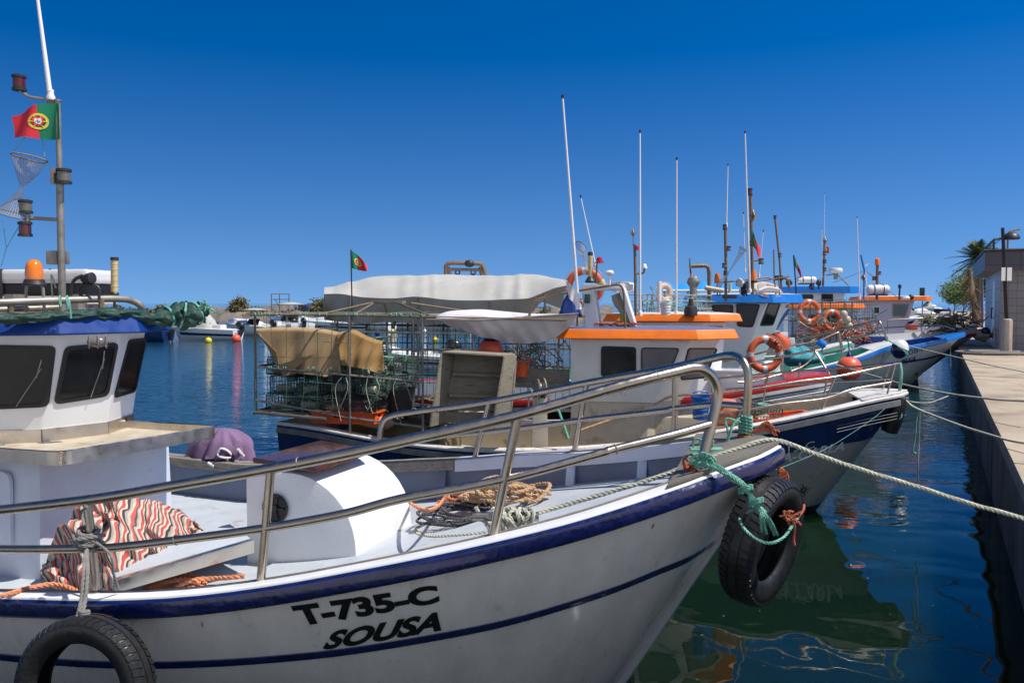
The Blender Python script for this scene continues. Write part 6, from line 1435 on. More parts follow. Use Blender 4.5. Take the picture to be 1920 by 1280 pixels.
# traps
tpA=trapproto(M['wiregreen'],M['ropeteal']); tpB=trapproto(M['wiredark'],M['ropeteal'])
rowsn=['bottom','second','third','top']; colsn=['leftmost','second','third','fourth','fifth']
k=0; fa=fb=True
for r_ in range(4):
    for c_ in range((4,4,4,3)[r_]):
        for dep in range(3):
            x=xs_+.22+c_*.37+(.06 if r_%2 else 0)+dep*.03; y=ny+.34+dep*.46; z=zb-.02+r_*.218
            A_=(c_+r_+dep)%3!=0; lab='%s crab trap from the left in the %s %s layer of the cage stack'%(colsn[c_],('front','middle','rear')[dep],rowsn[r_])
            if A_: place(tpA,W2(x,y,z),(random.uniform(-.12,.12),random.uniform(-.1,.1),R(-12)+random.uniform(-.25,.25)),lab,fa); fa=False
            else: place(tpB,W2(x,y,z),(random.uniform(-.12,.12),random.uniform(-.1,.1),R(-12)+random.uniform(-.25,.25)),lab,fb); fb=False
# burlap sacks over the traps
def drape(name,tops,bots,D0,D1,m,label,cat='sack cloth',amp=.018,nu=60,nv=34,seed=1,over=.35,group=None):
    random.seed(seed); rows=[]
    for j in range(nv+1):
        v=j/nv; r_=[]
        for i in range(nu+1):
            u=i/nu; x0,y0=cr_(tops,u); x1,y1=cr_(bots,u); D=lerp(D0,D1,u)
            if v<.25: k=v/.25; p=P(x0,y0,D)+V((0,over*(1-k),-.02*(1-k)+.03*math.sin(PI*k)))
            else: k=(v-.25)/.75; p=P(lerp(x0,x1,k),lerp(y0,y1,k),D-.12*k)+V((0,-amp*(math.sin(u*11+2*k)+.6*math.sin(u*23+5*k)+.5*math.sin(k*9+u*5))*(.3+.7*k),0))
            r_.append(p)
        rows.append(r_)
    mb=MB(); mb.grid(rows); return tag(mb.build(name,m,solid=.005,ang=80),label,cat,group)
drape('burlap_sheet',[(478,618),(505,617),(535,617),(570,618),(600,620),(632,627)],[(520,660),(527,698),(560,700),(590,703),(612,706),(640,698)],h(478,620).y+.13,h(632,620).y+.13,M['burlap'],'large pale burlap sheet draped over the traps on the left of the cage','burlap sheet',seed=3)
drape('burlap_sheet',[(632,626),(648,624),(660,622),(680,632),(700,640),(716,644)],[(640,684),(660,688),(675,690),(690,693),(706,698),(721,694)],h(640,640).y+.14,h(716,640).y+.2,M['burlapdark'],'stained yellow-brown burlap hanging to the right of the pale sheet','burlap sheet',seed=4)
# pipe in front of burlap stays a cage part; fish crates and buckets
crate(h(648,806)+V((0,.24,.07)),.80,.42,.14,-14,M['orangeplastic'],'orange fish crate with netting in it on the stern beside the cage post')
crate(b2.W(X(1462,795,-.62),-.62,b2.loc(b2.hit(1462,797,-.62)).z+.01),.66,.40,.11,-2,M['orangeplastic'],'orange fish crate tilted on the foredeck of the navy boat behind its near rail',tilt=-6)
c=h(640,796)+V((0,.24,.10)); mb=MB()
for k in range(14):
    a=k/14; mb.tube([c+V((-.22+.4*a,-.14,.0)),c+V((-.2+.4*a,-.05,.10)),c+V((-.22+.4*a,.08,.11)),c+V((-.2+.4*a,.15,.02))],.005,4,sm=3)
for k in range(5): mb.tube([c+V((-.24,-.12+.06*k,.02+.09*math.sin(PI*k/4))),c+V((.2,-.12+.06*k,.03+.08*math.sin(PI*k/4)))],.005,4)
tag(mb.build('net_heap',M['ropetan'],ang=60),'knotted tan netting lying in the orange crate at the stern','netting')
bucket(W2(X(668,783,-.92),-.92,loc2(668,784,-.92).z),.20,.27,M['bucketblack'],'dull black tub leaning beside the traps, left of the other tub',(.1,-.1),group='black rubber tubs on the stern')
bucket(W2(X(750,776,-.6),-.6,loc2(750,776,-.6).z),.18,.33,M['bucketblack'],'black tub with a handle standing behind the cage post, right of the other tub',(0,0),group='black rubber tubs on the stern')
mb=MB(); a=loc2(735,780,-.2); mb.hexa([W2(x,y,.5) for x,y in ((a.x-.45,-.55),(a.x+.75,-.55),(a.x+.75,.5),(a.x-.45,.5))],[W2(x,y,a.z+.0) for x,y in ((a.x-.45,-.55),(a.x+.75,-.55),(a.x+.75,.5),(a.x-.45,.5))]); mb.build('engine_box',mat('ochre_box',(.22,.18,.09),.7,var=.2,dirt=(.08,.07,.05),dirt_amt=.4),r2,bevel=.02)
random.seed(77); mb=MB()
for k in range(46):
    c=W2(random.uniform(x2+.1,x3+.5),random.uniform(-.9,.7),loc2(735,780,-.2).z+random.uniform(-.1,.16)); mb.tube([c+V((random.uniform(-.2,.2),random.uniform(-.15,.15),random.uniform(-.09,.09))) for _ in range(5)],random.choice((.006,.012,.02)),4,sm=3)
tag(mb.build('gear_tangle',mat('old_brown_line',(.13,.10,.065),.9,var=.5,scale=12),ang=60),'tangle of brown and grey line heaped round the black tubs','fishing gear')
for k,(xx,yy) in enumerate(((.25,-.95),(.7,-.5),(1.2,.1))):
    blob('twine_bundle',W2(x2+xx,yy,loc2(735,780,-.2).z+.02),.12,(M['ropetan'],M['wiregreen'],M['cream'])[k],('tan','green','pale')[k]+' twine bundle lying among the tangled gear by the tubs','twine',(1.4,1,.6),.45)
# old wooden fish box standing on end
def Pb(px,py,d): return P(px,py,d)
d0=9.35; fr0=[Pb(829,662,d0),Pb(944,669,d0),Pb(922,800,d0-.05),Pb(808,800,d0-.05)]
bk=[p+V((.13,.30,.0)) for p in fr0]
bx=thing('wooden_box',fr0[3],'old wooden fish box with board shelves standing on end amidships','wooden box')
th=.02
def plank(a,b,c,d,nrm,m,nm): mb=MB(); mb.prism([a,b,c,d],nrm); return mb.build(nm,m,bx,bevel=.003)
for k,(v0,v1) in enumerate(((0,.30),(.315,.60),(.615,.83),(.845,1.0))):
    l0=bk[0].lerp(bk[3],v0); l1=bk[0].lerp(bk[3],v1); r0=bk[1].lerp(bk[2],v0); r1_=bk[1].lerp(bk[2],v1); plank(l0,r0,r1_,l1,V((.01,.02,0)),M['crate'],'back_board')
plank(fr0[0],bk[0],bk[3],fr0[3],V((-.02,0,.0)),M['crate'],'side_board'); plank(fr0[1],bk[1],bk[2],fr0[2],V((.02,.0,0)),M['crate'],'side_board')
plank(fr0[0],fr0[1],bk[1],bk[0],V((0,0,.02)),M['crate'],'end_board')
for v in (.30,.60): a=bk[0].lerp(bk[3],v)-V((0,.03,0)); b=bk[1].lerp(bk[2],v)-V((0,.03,0)); plank(a,b,b-V((0,.04,.02)),a-V((0,.04,.02)),V((0,0,.025)),M['crate'],'batten')
plank(P(947,668,9.38),P(969,677,9.85),P(954,806,9.8),P(926,806,9.33),V((.012,.0,.0)),M['woodgrey'],'slatted_side')
# clutter amidships behind the box
c=P(920,655,10.3); mb=MB(); mb.ball(c,.15,22,14); b_=thing('buoy',c-V((0,0,.15)),'coral buoy with a dark top lying behind the wooden box','buoy'); mb.build('float',M['buoyred'],b_); mb=MB(); mb.lathe([(.12,.08),(.1,.12),(.06,.16),(.03,.19),(.0,.2)],c,n=18); mb.build('cap',M['navy'],b_)
bucket(P(975,705,10.4),.10,.20,M['orangeplastic'],'orange basket standing beyond the wooden box under the awning',(.1,0))
random.seed(31)
mb=MB()
for k in range(22):
    c=P(random.uniform(960,1060),random.uniform(650,700),random.uniform(10.2,10.9)); mb.rope([c+V((random.uniform(-.15,.15),random.uniform(-.1,.1),random.uniform(-.15,.15))) for _ in range(4)],.008)
tag(mb.build('rope_tangle',M['ropegrey'],ang=60),'tangle of grey lines hanging between the awning and the cabin','rope')
mb=MB()
for k in range(12):
    c=P(random.uniform(895,1010),random.uniform(632,665),10.5); mb.tube([c+V((random.uniform(-.1,.1),random.uniform(-.1,.1),random.uniform(-.12,.12))) for _ in range(4)],.007,4,sm=4)
tag(mb.build('rope_tangle',M['ropeteal'],ang=60),'loose teal lines under the middle of the white awning','rope')
# net hauler: drum with hook
c=P(1012,745,9.9); t=thing('net_hauler',V((c.x,c.y,.6)),'small steel net hauler drum with a hook left of the cabin','net hauler'); mb=MB(); mb.lathe([(.13,-.05),(.14,-.03),(.08,-.01),(.08,.01),(.14,.03),(.13,.05)],c+V((0,0,.1)),(1,.3,0),24); mb.build('drum',M['galv'],t); mb=MB(); mb.tube([c+V((-.03,-.08,.02)),c+V((-.04,-.1,-.12)),c+V((-.1,-.1,-.16)),c+V((-.14,-.1,-.12))],.011,6,sm=4); mb.build('hook',M['steel'],t); mb=MB(); mb.hexa([V((c.x+dx,c.y+dy,.6)) for dx,dy in ((-.1,-.1),(.1,-.1),(.1,.1),(-.1,.1))],[c+V((dx*.8,dy*.8,0)) for dx,dy in ((-.1,-.1),(.1,-.1),(.1,.1),(-.1,.1))]); mb.build('pedestal',M['cream'],t,bevel=.01)
mb=MB(); mb.tube([P(1046,765,9.7),P(1066,822,9.5)],.014,6); tag(mb.build('green_pole',M['seagreen']),'short green pole leaning left of the cabin','pole')
mb=MB(); mb.box(P(1010,705,10.4),(.75,.03,.18),Matrix.Rotation(R(-12),3,'Z')); mb.box(P(1010,722,10.38),(.72,.03,.06),Matrix.Rotation(R(-12),3,'Z')); tag(mb.build('wooden_board',M['woodgrey'],bevel=.004),'grey board standing on edge between the wooden box and the cabin','board')
# bow things
bucket(P(1313,785,9.55),.105,.26,M['blueplastic'],'bright blue bucket on the foredeck hatch seen through the near rail',(0,-.05))
c=P(1362,782,9.6); mb=MB(); mb.lathe([(.04,-.16),(.13,-.14),(.16,0),(.13,.10),(.10,.13),(.12,.16),(.11,.165),(.09,.13),(.12,.0),(.08,-.12)],c+V((0,0,.06)),(1,-.1,.25),24); tag(mb.build('octopus_pot',M['clay']),'orange clay octopus pot lying on the foredeck beside the blue bucket','pot')
place(tpB,(0,0,0),(0,0,0),'x',False) if 0 else None
o=copy_tree(tpB); o.location=P(1425,792,9.9); o.rotation_euler=(.1,0,.3); tag(o,'dark wire trap lying behind the orange crate on the foredeck','crab trap','loose traps on the foredeck')
o=copy_tree(tpB); o.location=P(1395,790,10.2); o.rotation_euler=(.4,.3,1.2); tag(o,'tipped wire trap against the far bulwark, left of the dark wire trap','crab trap','loose traps on the foredeck')
# fender at the second bow
fc=P(1678,775,9.9); mb=MB(); mb.lathe([(.03,-.24),(.09,-.22),(.105,-.1),(.105,.12),(.09,.2),(.03,.22)],fc,(.25,-.1,1),16); f_=thing('fender',fc-V((0,0,.24)),'black cylindrical fender hanging under the navy boat bow','fender'); mb.build('body',M['rubber'],f_); mb=MB(); mb.rope([fc+V((.05,-.02,.2)),fc+V((.03,-.1,.0)),fc+V((0,-.12,-.05))],.01); mb.build('lanyard',M['ropeteal'],f_,ang=60)
# mooring lines of the second boat
def line(pts,r,label,m='ropepale',strand=False):
    mb=MB(); 
    if strand: mb.rope(pts,r)
    else: mb.tube(pts,r,6,sm=6)
    return tag(mb.build('mooring_line',M[m],ang=60),label,'mooring line','mooring lines to the quay')
line([P(1688,680,9.95),P(1689,700,9.95),P(1688,730,9.96),P(1700,752,9.8),P(1724,768,9.6),P(1800,797,9.0),P(1860,816,8.5),P(1905,828,8.1),P(1960,835,7.7)],.012,'pale green mooring line from the navy boat bow rail down to the quay','ropepale')
line([P(1725,768,9.6),P(1723,830,9.6),P(1721,880,9.62),P(1722,912,9.65)],.008,'thin line end hanging from the mooring line into the water')
line([P(1722,772,9.6),P(1718,790,9.6),P(1716,820,9.6),P(1712,845,9.6),P(1718,850,9.6)],.010,'teal twine dangling beside the thin hanging line','ropeteal')
line([P(1688,684,9.95),P(1690,700,9.93),P(1687,732,9.94)],.02,'thick teal lashing hanging at the tip of the navy boat rail','ropeteal')
line([P(1672,752,9.8),P(1640,782,9.4),P(1560,835,8.2),P(1466,876,5.6),P(1462,872,5.1)],.0018,'thin teal line from the navy boat to the tip of the near bow','ropeteal')
# ================================================================ third boat: red trim, tarpaulin on its aft deck
random.seed(41)
def finish(b,hm,cap,strake,deckm,zoff=.3,split=None,capw=.1):
    b.hull(hm,split=split)
    b.rim('gunwale_band',strake,[(-.01,0),(.03,-.004),(.036,-.05),(.03,-.095),(-.01,-.10)],n=36)
    b.rim('gunwale_cap',cap,[(.014,.003),(.01,.013),(-capw,.016),(-capw-.015,.0),(-capw-.015,-.05),(-capw,-.06)],n=36)
    b.inner(deckm,deckm,lambda t: b.zg(t)-zoff*min(1,.35+t*.6),inset=capw+.02,tmin=.5)
    mb=MB(); ts=[0,.06,.15,.3,.5,.7]; mb.prism([b.surf(t,1,-1)+V((0,0,.015)) for t in ts[::-1]]+[b.surf(t,1,1)+V((0,0,.015)) for t in ts[1:]],(0,0,.02)); mb.build('stem_head_cap',cap,b.root)
b3=Boat('fishing_boat','dark maroon fishing boat with red gunwale and a tarpaulin tent over its aft deck',5.0,13.4,-12,8.0,
 [(0,0),(.15,.25),(.4,.45),(1,.78),(2,1.1),(3,1.25),(4.5,1.35),(6.5,1.35),(9.3,1.2)],[(0,1.38),(.4,1.34),(1,1.26),(2,1.10),(3,1.02),(5,1.0),(7,1.04),(9.3,1.08)],rake=1.0,flare=.24)
MAR=mat('maroon_hull_paint',(.055,.012,.012),.35,var=.2,coat=.3); r3=b3.root
finish(b3,MAR,M['red'],M['red'],M['greydeck'],split=[('hull',MAR,.55,1,None),('lower_hull',M['black'],-.25,.55,None)])
for dz in (.16,.20,.24):
    mb=MB(); mb.tube([p-V((0,0,dz)) for p,nn,s_,t in b3.perim(n=40) if s_<0 and t<1.6],.014,5); mb.build('bow_moulding',M['hullgrey'],b3.hullo)
mb=MB(); secs=[[p-V((0,0,.10))+nn*.0,p-V((0,0,.10))+nn*.03,p-V((0,0,.15))+nn*.03,p-V((0,0,.15))+nn*0] for p,nn,s_,t in b3.perim(n=40)]; mb.loft(secs); mb.build('white_strake',M['hullgrey'],b3.hullo)
X3=lambda px,py,yl: b3.loc(b3.hit(px,py,yl)).x
xa=X3(1150,640,-.6); xt=X3(1320,604,-.6); z0,z1=.8,2.2
bot=[(xa,-.6),(xt-.12,-.6),(xt+.22,-.3),(xt+.22,.3),(xt-.12,.6),(xa,.6)]; tp=[(xa,-.6),(xt,-.6),(xt+.34,-.3),(xt+.34,.3),(xt,.6),(xa,.6)]
c3,B3_,T3_=house(b3,bot,tp,z0,z1,M['white'],'cabin')
for pts,i in (([(1200,640),(1250,640),(1250,610),(1200,610)],0),([(1258,640),(1308,640),(1310,611),(1258,611)],0),([(1326,640),(1346,640),(1356,611),(1326,611)],1)): winpx(pts,B3_,T3_,i,c3,r=.05,fw=.03)
visor(b3,[(xa-.1,-.68),(xt+.08,-.68),(xt+.55,-.32),(xt+.55,.32),(xt+.08,.68),(xa-.1,.68)],2.21,2.33,M['orange'],M['whitedirty'],flare=.05)
D3=13.2
q=lambda x,y,d=D3: P(x,y,d)
pole=mast(r3,[q(1192,592),q(1191,500),q(1190,458)],.022,'mast','rustpipe')
redlamp(pole,q(1194,468),.04); mb=MB(); mb.tube([q(1192,513),q(1206,512),q(1208,503)],.015,6,sm=3); mb.tube([q(1191,462),q(1187,460),q(1187,440)],.006,5); mb.build('lamp_arm',M['rustpipe'],pole); redlamp(pole,q(1208,502),.04,'gelcoat'); diamond(pole,q(1187,437),.065)
whip(r3,(1200,248),(1200,592),.02,13.1); whip(r3,(1269,299),(1268,592),.017,13.3)
radar(q(1167,545,13.4),.19,'white radar dome on the roof of the red-trimmed boat, above the arch')
mb=MB(); mb.tube([q(1236,585),q(1236,527)],.035,10); mb.build('white_tube',M['gelcoat'],r3)
# tarpaulin tent
top3=[(608,549),(635,540),(665,529),(695,519),(740,516),(790,517),(835,514),(880,516),(930,517),(985,514),(1010,515),(1040,523),(1064,532)]
eave=[(608,551),(640,551),(680,557),(740,559),(780,556),(840,562),(900,563),(950,561),(990,559),(1010,552),(1040,540),(1064,535)]
bott=[(608,600),(640,603),(680,607),(740,603),(800,610),(850,605),(900,612),(950,606),(985,598),(1010,572),(1040,550),(1064,538)]
rows=[]; nu,nv=130,40; random.seed(5)
for j in range(nv+1):
    v=j/nv; r_=[]
    for i in range(nu+1):
        u=i/nu; x,yt=cr_(top3,u); _,ye=cr_(eave,u); _,yb=cr_(bott,u); De=lerp(13.75,11.9,u)+.0; Dr=De+1.35
        rip=(.004+.008*v)*math.sin(u*60+v*3+2*math.sin(u*17))+.008*math.sin(u*23-v*7)+.018*max(0,math.cos((u-.10)*2*PI*2.85))**24
        Tp=P(x,yt,Dr); Ep=P(x,ye,De); Bp_=P(x,yb,De+.22)
        if v<.15: k=v/.15; p=Tp+V((0,1.3*(1-k),-.40*(1-k)**1.5))
        elif v<.6: k=(v-.15)/.45; p=Tp.lerp(Ep,k)+V((0,0,.10*math.sin(PI*k)*(1-.5*u)+rip*.8))
        else: k=(v-.6)/.4; p=Ep.lerp(Bp_,k)+V((0,-.03*math.sin(u*47+k*4+3*math.sin(u*9))*k-.025*math.sin(u*83+5*k)*k-.04*k*math.sin(u*14)-rip,0))
        r_.append(p)
    rows.append(r_)
mb=MB(); mb.grid(rows); tar=thing('tarpaulin',P(830,600,12.8),'large grey-white tarpaulin stretched like a tent over the boat behind the cage','tarpaulin'); mb.build('cover_sheet',M['tarp'],tar,solid=.006,ang=75)
# gable ends
mb=MB(); e=[r_[0] for r_ in rows]; c=sum(e,V())/len(e); mb.grid([[p for p in e],[p.lerp(V((p.x-.02,p.y,p.z)),.5) if p.z<c.z else V((p.x,p.y,lerp(p.z,rows[-1][0].z,1))) for p in e]]); mb.build('end_sheet',M['tarp'],tar,ang=75)
for i in (14,50,88,118):
    mb=MB(); mb.tube([r_[i]-V((0,0,.02)) for r_ in rows[2:26]],.016,6); mb.tube([rows[25][i]-V((0,0,.02)),V((rows[25][i].x,rows[25][i].y+.05,1.0))],.018,6); mb.build('canopy_hoop',M['galv'],r3)
# fish gear under the tarpaulin and a far cage
cg=thing('trap_cage',b3.W(-6.2,0,1.0),'dark pipe cage with netting on the boat under the tarpaulin','cage')
for y in (-1.15,1.15):
    for x in (-7.8,-7.3,-6.6,-6.0,-5.2,-4.5): pipes(cg,[[b3.W(x,y,1.0),b3.W(x+.03,y,2.35)]],.015,'wiredark','cage_pipe')
    for z in (1.35,1.75,2.15): pipes(cg,[[b3.W(-7.9,y,z),b3.W(-4.4,y,z)]],.013,'wiredark','cage_pipe')
    netpanel(b3.W(-7.8,y,1.2),b3.W(-4.4,y,1.2),b3.W(-4.4,y,2.3),b3.W(-7.8,y,2.3),30,3,.005,cg,M['wiredark'],'netting',sag=.05)
a=q(660,540,13.2); b=q(658,468,13.2); fp=mast(r3,[a-V((0,0,.5)),b],.011,'flagstaff','darkplastic')
flag(q(659,471,13.2),q(660,503,13.2),V((1,.1,-.15)),.25,'small Portuguese flag on a staff above the left end of the tarpaulin',droop=.45,amp=.035,taper=.55,ph=1)
gq=lambda x,y: P(x,y,14.6)
mb=MB(); mb.tube([gq(836,540),gq(836,498),gq(840,494),gq(848,493),gq(898,494),gq(905,497),gq(912,520),gq(918,540)],.035,8); mb.tube([gq(840,500),gq(850,540)],.025,6); mb.tube([gq(842,505),gq(903,506)],.025,6); mb.tube([gq(900,500),gq(906,540)],.025,6); gal=mb.build('gallows_frame',M['rustpipe'],r3)
for x in (858,887): mb=MB(); mb.torus(gq(x,511),(.3,1,0),.04,.012,14,6); mb.torus(gq(x,517),(1,.3,0),.035,.012,14,6); mb.build('shackle',M['darkplastic'],gal)
mb=MB(); mb.ball(gq(880,494),.07,12,8,scale=(1.3,1,.9)); mb.build('gallows_lamp',M['darkplastic'],gal)
lifebuoy(P(1096,538,13.9),(-.25,-1,.05),.26,.062,M['lifebuoy'],'orange lifebuoy with grey bands standing behind the white roof arch')
boatrails(b3,[([(1383,716),(1407,716),(1440,708),(1500,690),(1525,668),(1527,660)],b3.near(.08),[((1436,700),(1432,745)),((1500,680),(1496,716))]),([(1390,690),(1407,681),(1470,668),(1500,662),(1522,658),(1530,661),(1555,702)],b3.far(.08),[((1468,665),(1468,705))])],r=.018)
mb=MB(); mb.box(P(1367,722,13.3),(.42,.40,.42),Matrix.Rotation(R(-12),3,'Z')); mb.box(P(1367,696,13.3)+V((0,0,.01)),(.45,.43,.05),Matrix.Rotation(R(-12),3,'Z')); tag(mb.build('cool_box',M['gelcoat'],bevel=.02),'white cool box on the foredeck of the red-trimmed boat','box')
# ================================================================ fourth boat: blue visor
random.seed(43)
b4=Boat('fishing_boat','fishing boat with bright blue roof edge, white wheelhouse and green inner bulwarks',8.0,17.5,-12,7.6,
 [(0,0),(.2,.3),(.6,.65),(1,.9),(2,1.25),(4,1.55),(6,1.6),(7.6,1.5)],[(0,1.72),(.5,1.6),(1,1.43),(2,1.18),(3,.98),(4,.88),(5,.86),(7.6,.95)],rake=1.3,flare=.22)
r4=b4.root; finish(b4,M['hullgrey'],M['whitedirty'],M['brightblue'],M['seagreen'],zoff=.42,split=[('hull',M['hullgrey'],.05,1,None),('waterline_band',M['black'],-.25,.05,None)])
X4=lambda px,py,yl: b4.loc(b4.hit(px,py,yl)).x
xa=X4(1318,590,-.95); xt=X4(1437,566,-.95); xm=X4(1384,700,-.95)
bot=[(xa,-.95),(xm,-.95),(xm+.45,-.45),(xm+.45,.45),(xm,.95),(xa,.95)]; tp=[(xa,-.95),(xt,-.95),(xt+.45,-.45),(xt+.45,.45),(xt,.95),(xa,.95)]
midp=[(lerp(b[0],t[0],.62),lerp(b[1],t[1],.6)) for b,t in zip(bot,tp)]
c4,B4_,T4_=house(b4,bot,tp,1.1,2.50,M['white'],'wheelhouse')
for pts,i,r_ in (([(1333,590),(1375,590),(1375,571),(1335,571)],0,.05),([(1382,612),(1412,614),(1426,570),(1380,569)],0,.06),([(1424,611),(1449,610),(1464,567),(1441,567)],1,.06)): winpx(pts,B4_,T4_,i,c4,r=r_,fw=.035)
mb=MB(); mb.hexa([b4.W(x,y,.4) for x,y in ((xa,-1.0),(xm+.1,-1.0),(xm+.9,-.6),(xm+.9,.6),(xm+.1,1.0),(xa,1.0))],[b4.W(x,y,1.25) for x,y in ((xa,-.97),(xm+.05,-.97),(xm+.85,-.55),(xm+.85,.55),(xm+.05,.97),(xa,.97))]); mb.build('deck_house',M['white'],r4,bevel=.04)
visor(b4,[(xa-.35,-1.05),(xt+.1,-1.05),(xt+.72,-.55),(xt+.72,.55),(xt+.1,1.05),(xa-.35,1.05)],2.5,2.68,M['brightblue'],M['whitedirty'],flare=.05)
a=facet(B4_,T4_,2); mb=MB()
for k in range(5):
    y=-.42+.12*k; mb.prism([b4.W(xt+.50,y,2.38)+a[1]*.01,b4.W(xt+.50,y+.05,2.38)+a[1]*.01,b4.W(lerp(xm,xt,.55)+.48,y+.05,1.95)+a[1]*.01,b4.W(lerp(xm,xt,.55)+.48,y,1.95)+a[1]*.01],a[1]*.008)
mb.build('front_louvre',M['royal'],c4,flat=True)
D4=16.8
q=lambda x,y,d=D4: P(x,y,d)
pa=mast(r4,[q(1361,565),q(1361,490),q(1360,428)],.03,'mast','rustpipe'); lamp_can(pa,q(1359,426),.042,.10,M['redlamp']); lamp_can(pa,q(1366,466),.045,.09,M['greylamp']); lamp_can(pa,q(1358,498),.045,.09,M['greylamp']); lamp_can(pa,q(1360,512),.04,.08,M['redlamp'])
whip(r4,(1365,310),(1362,425),.014,16.8); whip(r4,(1397,249),(1406,548),.022,16.6); whip(r4,(1394,400),(1397,510),.012,16.9); whip(r4,(1431,434),(1423,520),.012,16.9)
pb=mast(r4,[q(1411,552),q(1410,470),q(1407,358)],.032,'mast','rustpipe',10); lamp_can(pb,q(1406,360),.05,.13,M['redlamp']); diamond(pb,q(1412,404),.12); mb=MB(); mb.tube([q(1411,489),q(1424,488)],.015,6); mb.build('lamp_arm',M['rustpipe'],pb); lamp_can(pb,q(1427,490),.05,.11,M['greylamp']); lamp_can(pb,q(1409,456),.045,.09,M['greylamp'])
mb=MB(); mb.lathe([(.06,-.1),(.06,-.02),(.05,.06),(.035,.11),(0,.125)],q(1413,517),n=16); mb.build('amber_beacon',M['amber'],pb); mb=MB(); mb.lathe([(.065,0),(.07,.03),(.055,.06),(.055,.1)],q(1413,530),n=16); mb.build('beacon_base',M['darkplastic'],pb)
mb=MB(); mb.lathe([(.06,-.1),(.06,-.02),(.05,.06),(.035,.1),(0,.11)],q(1345,522),n=16); mb.build('amber_beacon',M['amber'],pa); mb=MB(); mb.tube([q(1345,532),q(1345,556)],.015,6); mb.build('beacon_post',M['rustpipe'],pa)
flag(q(1408,428,16.7),q(1409,455,16.7),V((.5,-.3,-1.0)),.36,'Portuguese flag drooping from the tall dark mast on the blue-roofed boat',droop=.25,amp=.05,taper=.2,ph=2)
hoopnet('hoop_net',q(1378,505,16.7),[(q(1393,466,16.7),.075,(.6,0,1)),(q(1386,480,16.7),.04,(.6,0,1)),(q(1368,508,16.7),.012,(.6,0,1)),(q(1352,530,16.7),.05,(.6,0,1)),(q(1345,540,16.7),.06,(.6,0,1))],'stretched grey hoop net beside the tall dark mast')
mb=MB(); mb.tube([q(1322,539,16.3),q(1356,545,16.3)],.045,10); mb.build('cream_tube',M['cream'],r4)
mb=MB(); mb.tube([q(1368,549,16.3),q(1369,531,16.3)],.03,10); mb.build('cream_reflector',M['yellowtube'],r4)
mb=MB(); mb.box(q(1368,556,16.2),(.24,.15,.07)); mb.build('wiper_box',M['darkplastic'],r4,bevel=.01)
lifebuoy(q(1437,543,17.3),(.1,-.5,.9),.24,.06,M['lifebuoytan'],'faded tan lifebuoy lying on the blue-edged roof')
mb=MB(); 
for k in range(5): mb.tube([q(1418+k,549-k,16.6),q(1440,545-k*1.5,16.7),q(1460,547-k,16.8)],.03,7,sm=3)
tag(mb.build('rolled_cloth',M['sheet'],ang=60),'roll of white cloth lying on the blue-edged roof','cloth')
for (x,y) in ((1388,530),(1400,535),(1395,545),(1428,538)):
    mb=MB(); mb.lathe([(.02,-.07),(.06,-.05),(.09,.03),(.08,.05)],q(x,y,16.8),(random.uniform(-1,1),-.6,.1),14); mb.tube([q(x,y,16.8),q(x,555,16.8)],.014,6); mb.build('searchlight',M['gelcoat'] if x in(1388,1428) else M['darkplastic'],r4)
segs=[[q(1350,556),q(1350,530),q(1440,520),q(1452,525),q(1455,552)],[q(1380,535),q(1480,518)],[q(1460,518),q(1462,552)]]
pipes(r4,segs,.014,'rustpipe','roof_rails')
# vent with turbine head, pipe arch
va=P(1300,562,15.3); vb=P(1300,538,15.3); t=thing('vent_cowl',va,'silver turbine ventilator on a pipe left of the blue-edged roof','ventilator'); mb=MB(); mb.tube([va-V((0,0,.2)),vb],[.07,.065],14); mb.build('pipe',M['galv'],t); mb=MB(); mb.lathe([(.06,-.09),(.09,-.05),(.105,.01),(.09,.07),(.05,.10),(0,.11)],vb+V((0,0,.09)),n=20)
for k in range(14): a=k*2*PI/14; c=vb+V((0,0,.09)); mb.tube([c+V((.062*math.cos(a),.062*math.sin(a),-.09)),c+V((.11*math.cos(a+.3),.11*math.sin(a+.3),.0)),c+V((.05*math.cos(a+.5),.05*math.sin(a+.5),.10))],.006,4,sm=3)
mb.build('turbine_head',M['galv'],t)
pipes(r4,[[P(1293,499,16.4),P(1322,498,16.4),P(1328,501,16.4),P(1330,512,16.4),P(1330,562,16.4)]],.04,'rustpipe','exhaust_pipe',9)
mast(r4,[P(1297,560,16.2),P(1293,484,16.2)],.012,'flagstaff','rustpipe'); flag(P(1293,485,16.15),P(1294,504,16.15),V((.25,-.1,-1)),.20,'tiny drooping Portuguese flag left of the bent exhaust pipe',droop=.3,amp=.04,taper=.3,emblem=False)
# lettered lifebuoy on the wheelhouse side
lc4=P(1434,664,15.6); lt=lifebuoy(lc4,(.1,-1,.0),.275,.068,M['lifebuoy'],'orange lifebuoy with black capital letters hanging on the rail of the blue-roofed boat')
for ch,an in (('N',150),('D',128),('R',108),('E',70),('M',48),('O',25),('S',205),('A',-20)):
    a=R(an); c=lc4+V((math.cos(a)*.275,-.058,math.sin(a)*.275)); tx=V((math.sin(a),0,-math.cos(a))); ty=V((math.cos(a),0,math.sin(a))); s_=.04
    text_plane(ch,[c-tx*s_-ty*s_*1.1,c+tx*s_-ty*s_*1.1,c+tx*s_+ty*s_*1.1,c-tx*s_+ty*s_*1.1],M['ink'],'ring_lettering',lt.children[0],bold=.03)
mb=MB(); rows=[]
for j in range(10): v=j/9; c=P(lerp(1450,1466,v),lerp(625,655,v),16.0); rows.append([c+V((math.cos(a)*(.12+.12*math.sin(PI*v))*(1+.1*math.sin(4*a)),math.sin(a)*.12,.02*math.sin(3*a))) for a in [2*PI*i/20 for i in range(21)]])
mb.grid(rows); tag(mb.build('life_jacket',M['lifebuoy'],ang=70),'red-orange life jacket hanging behind the lettered lifebuoy','life jacket')
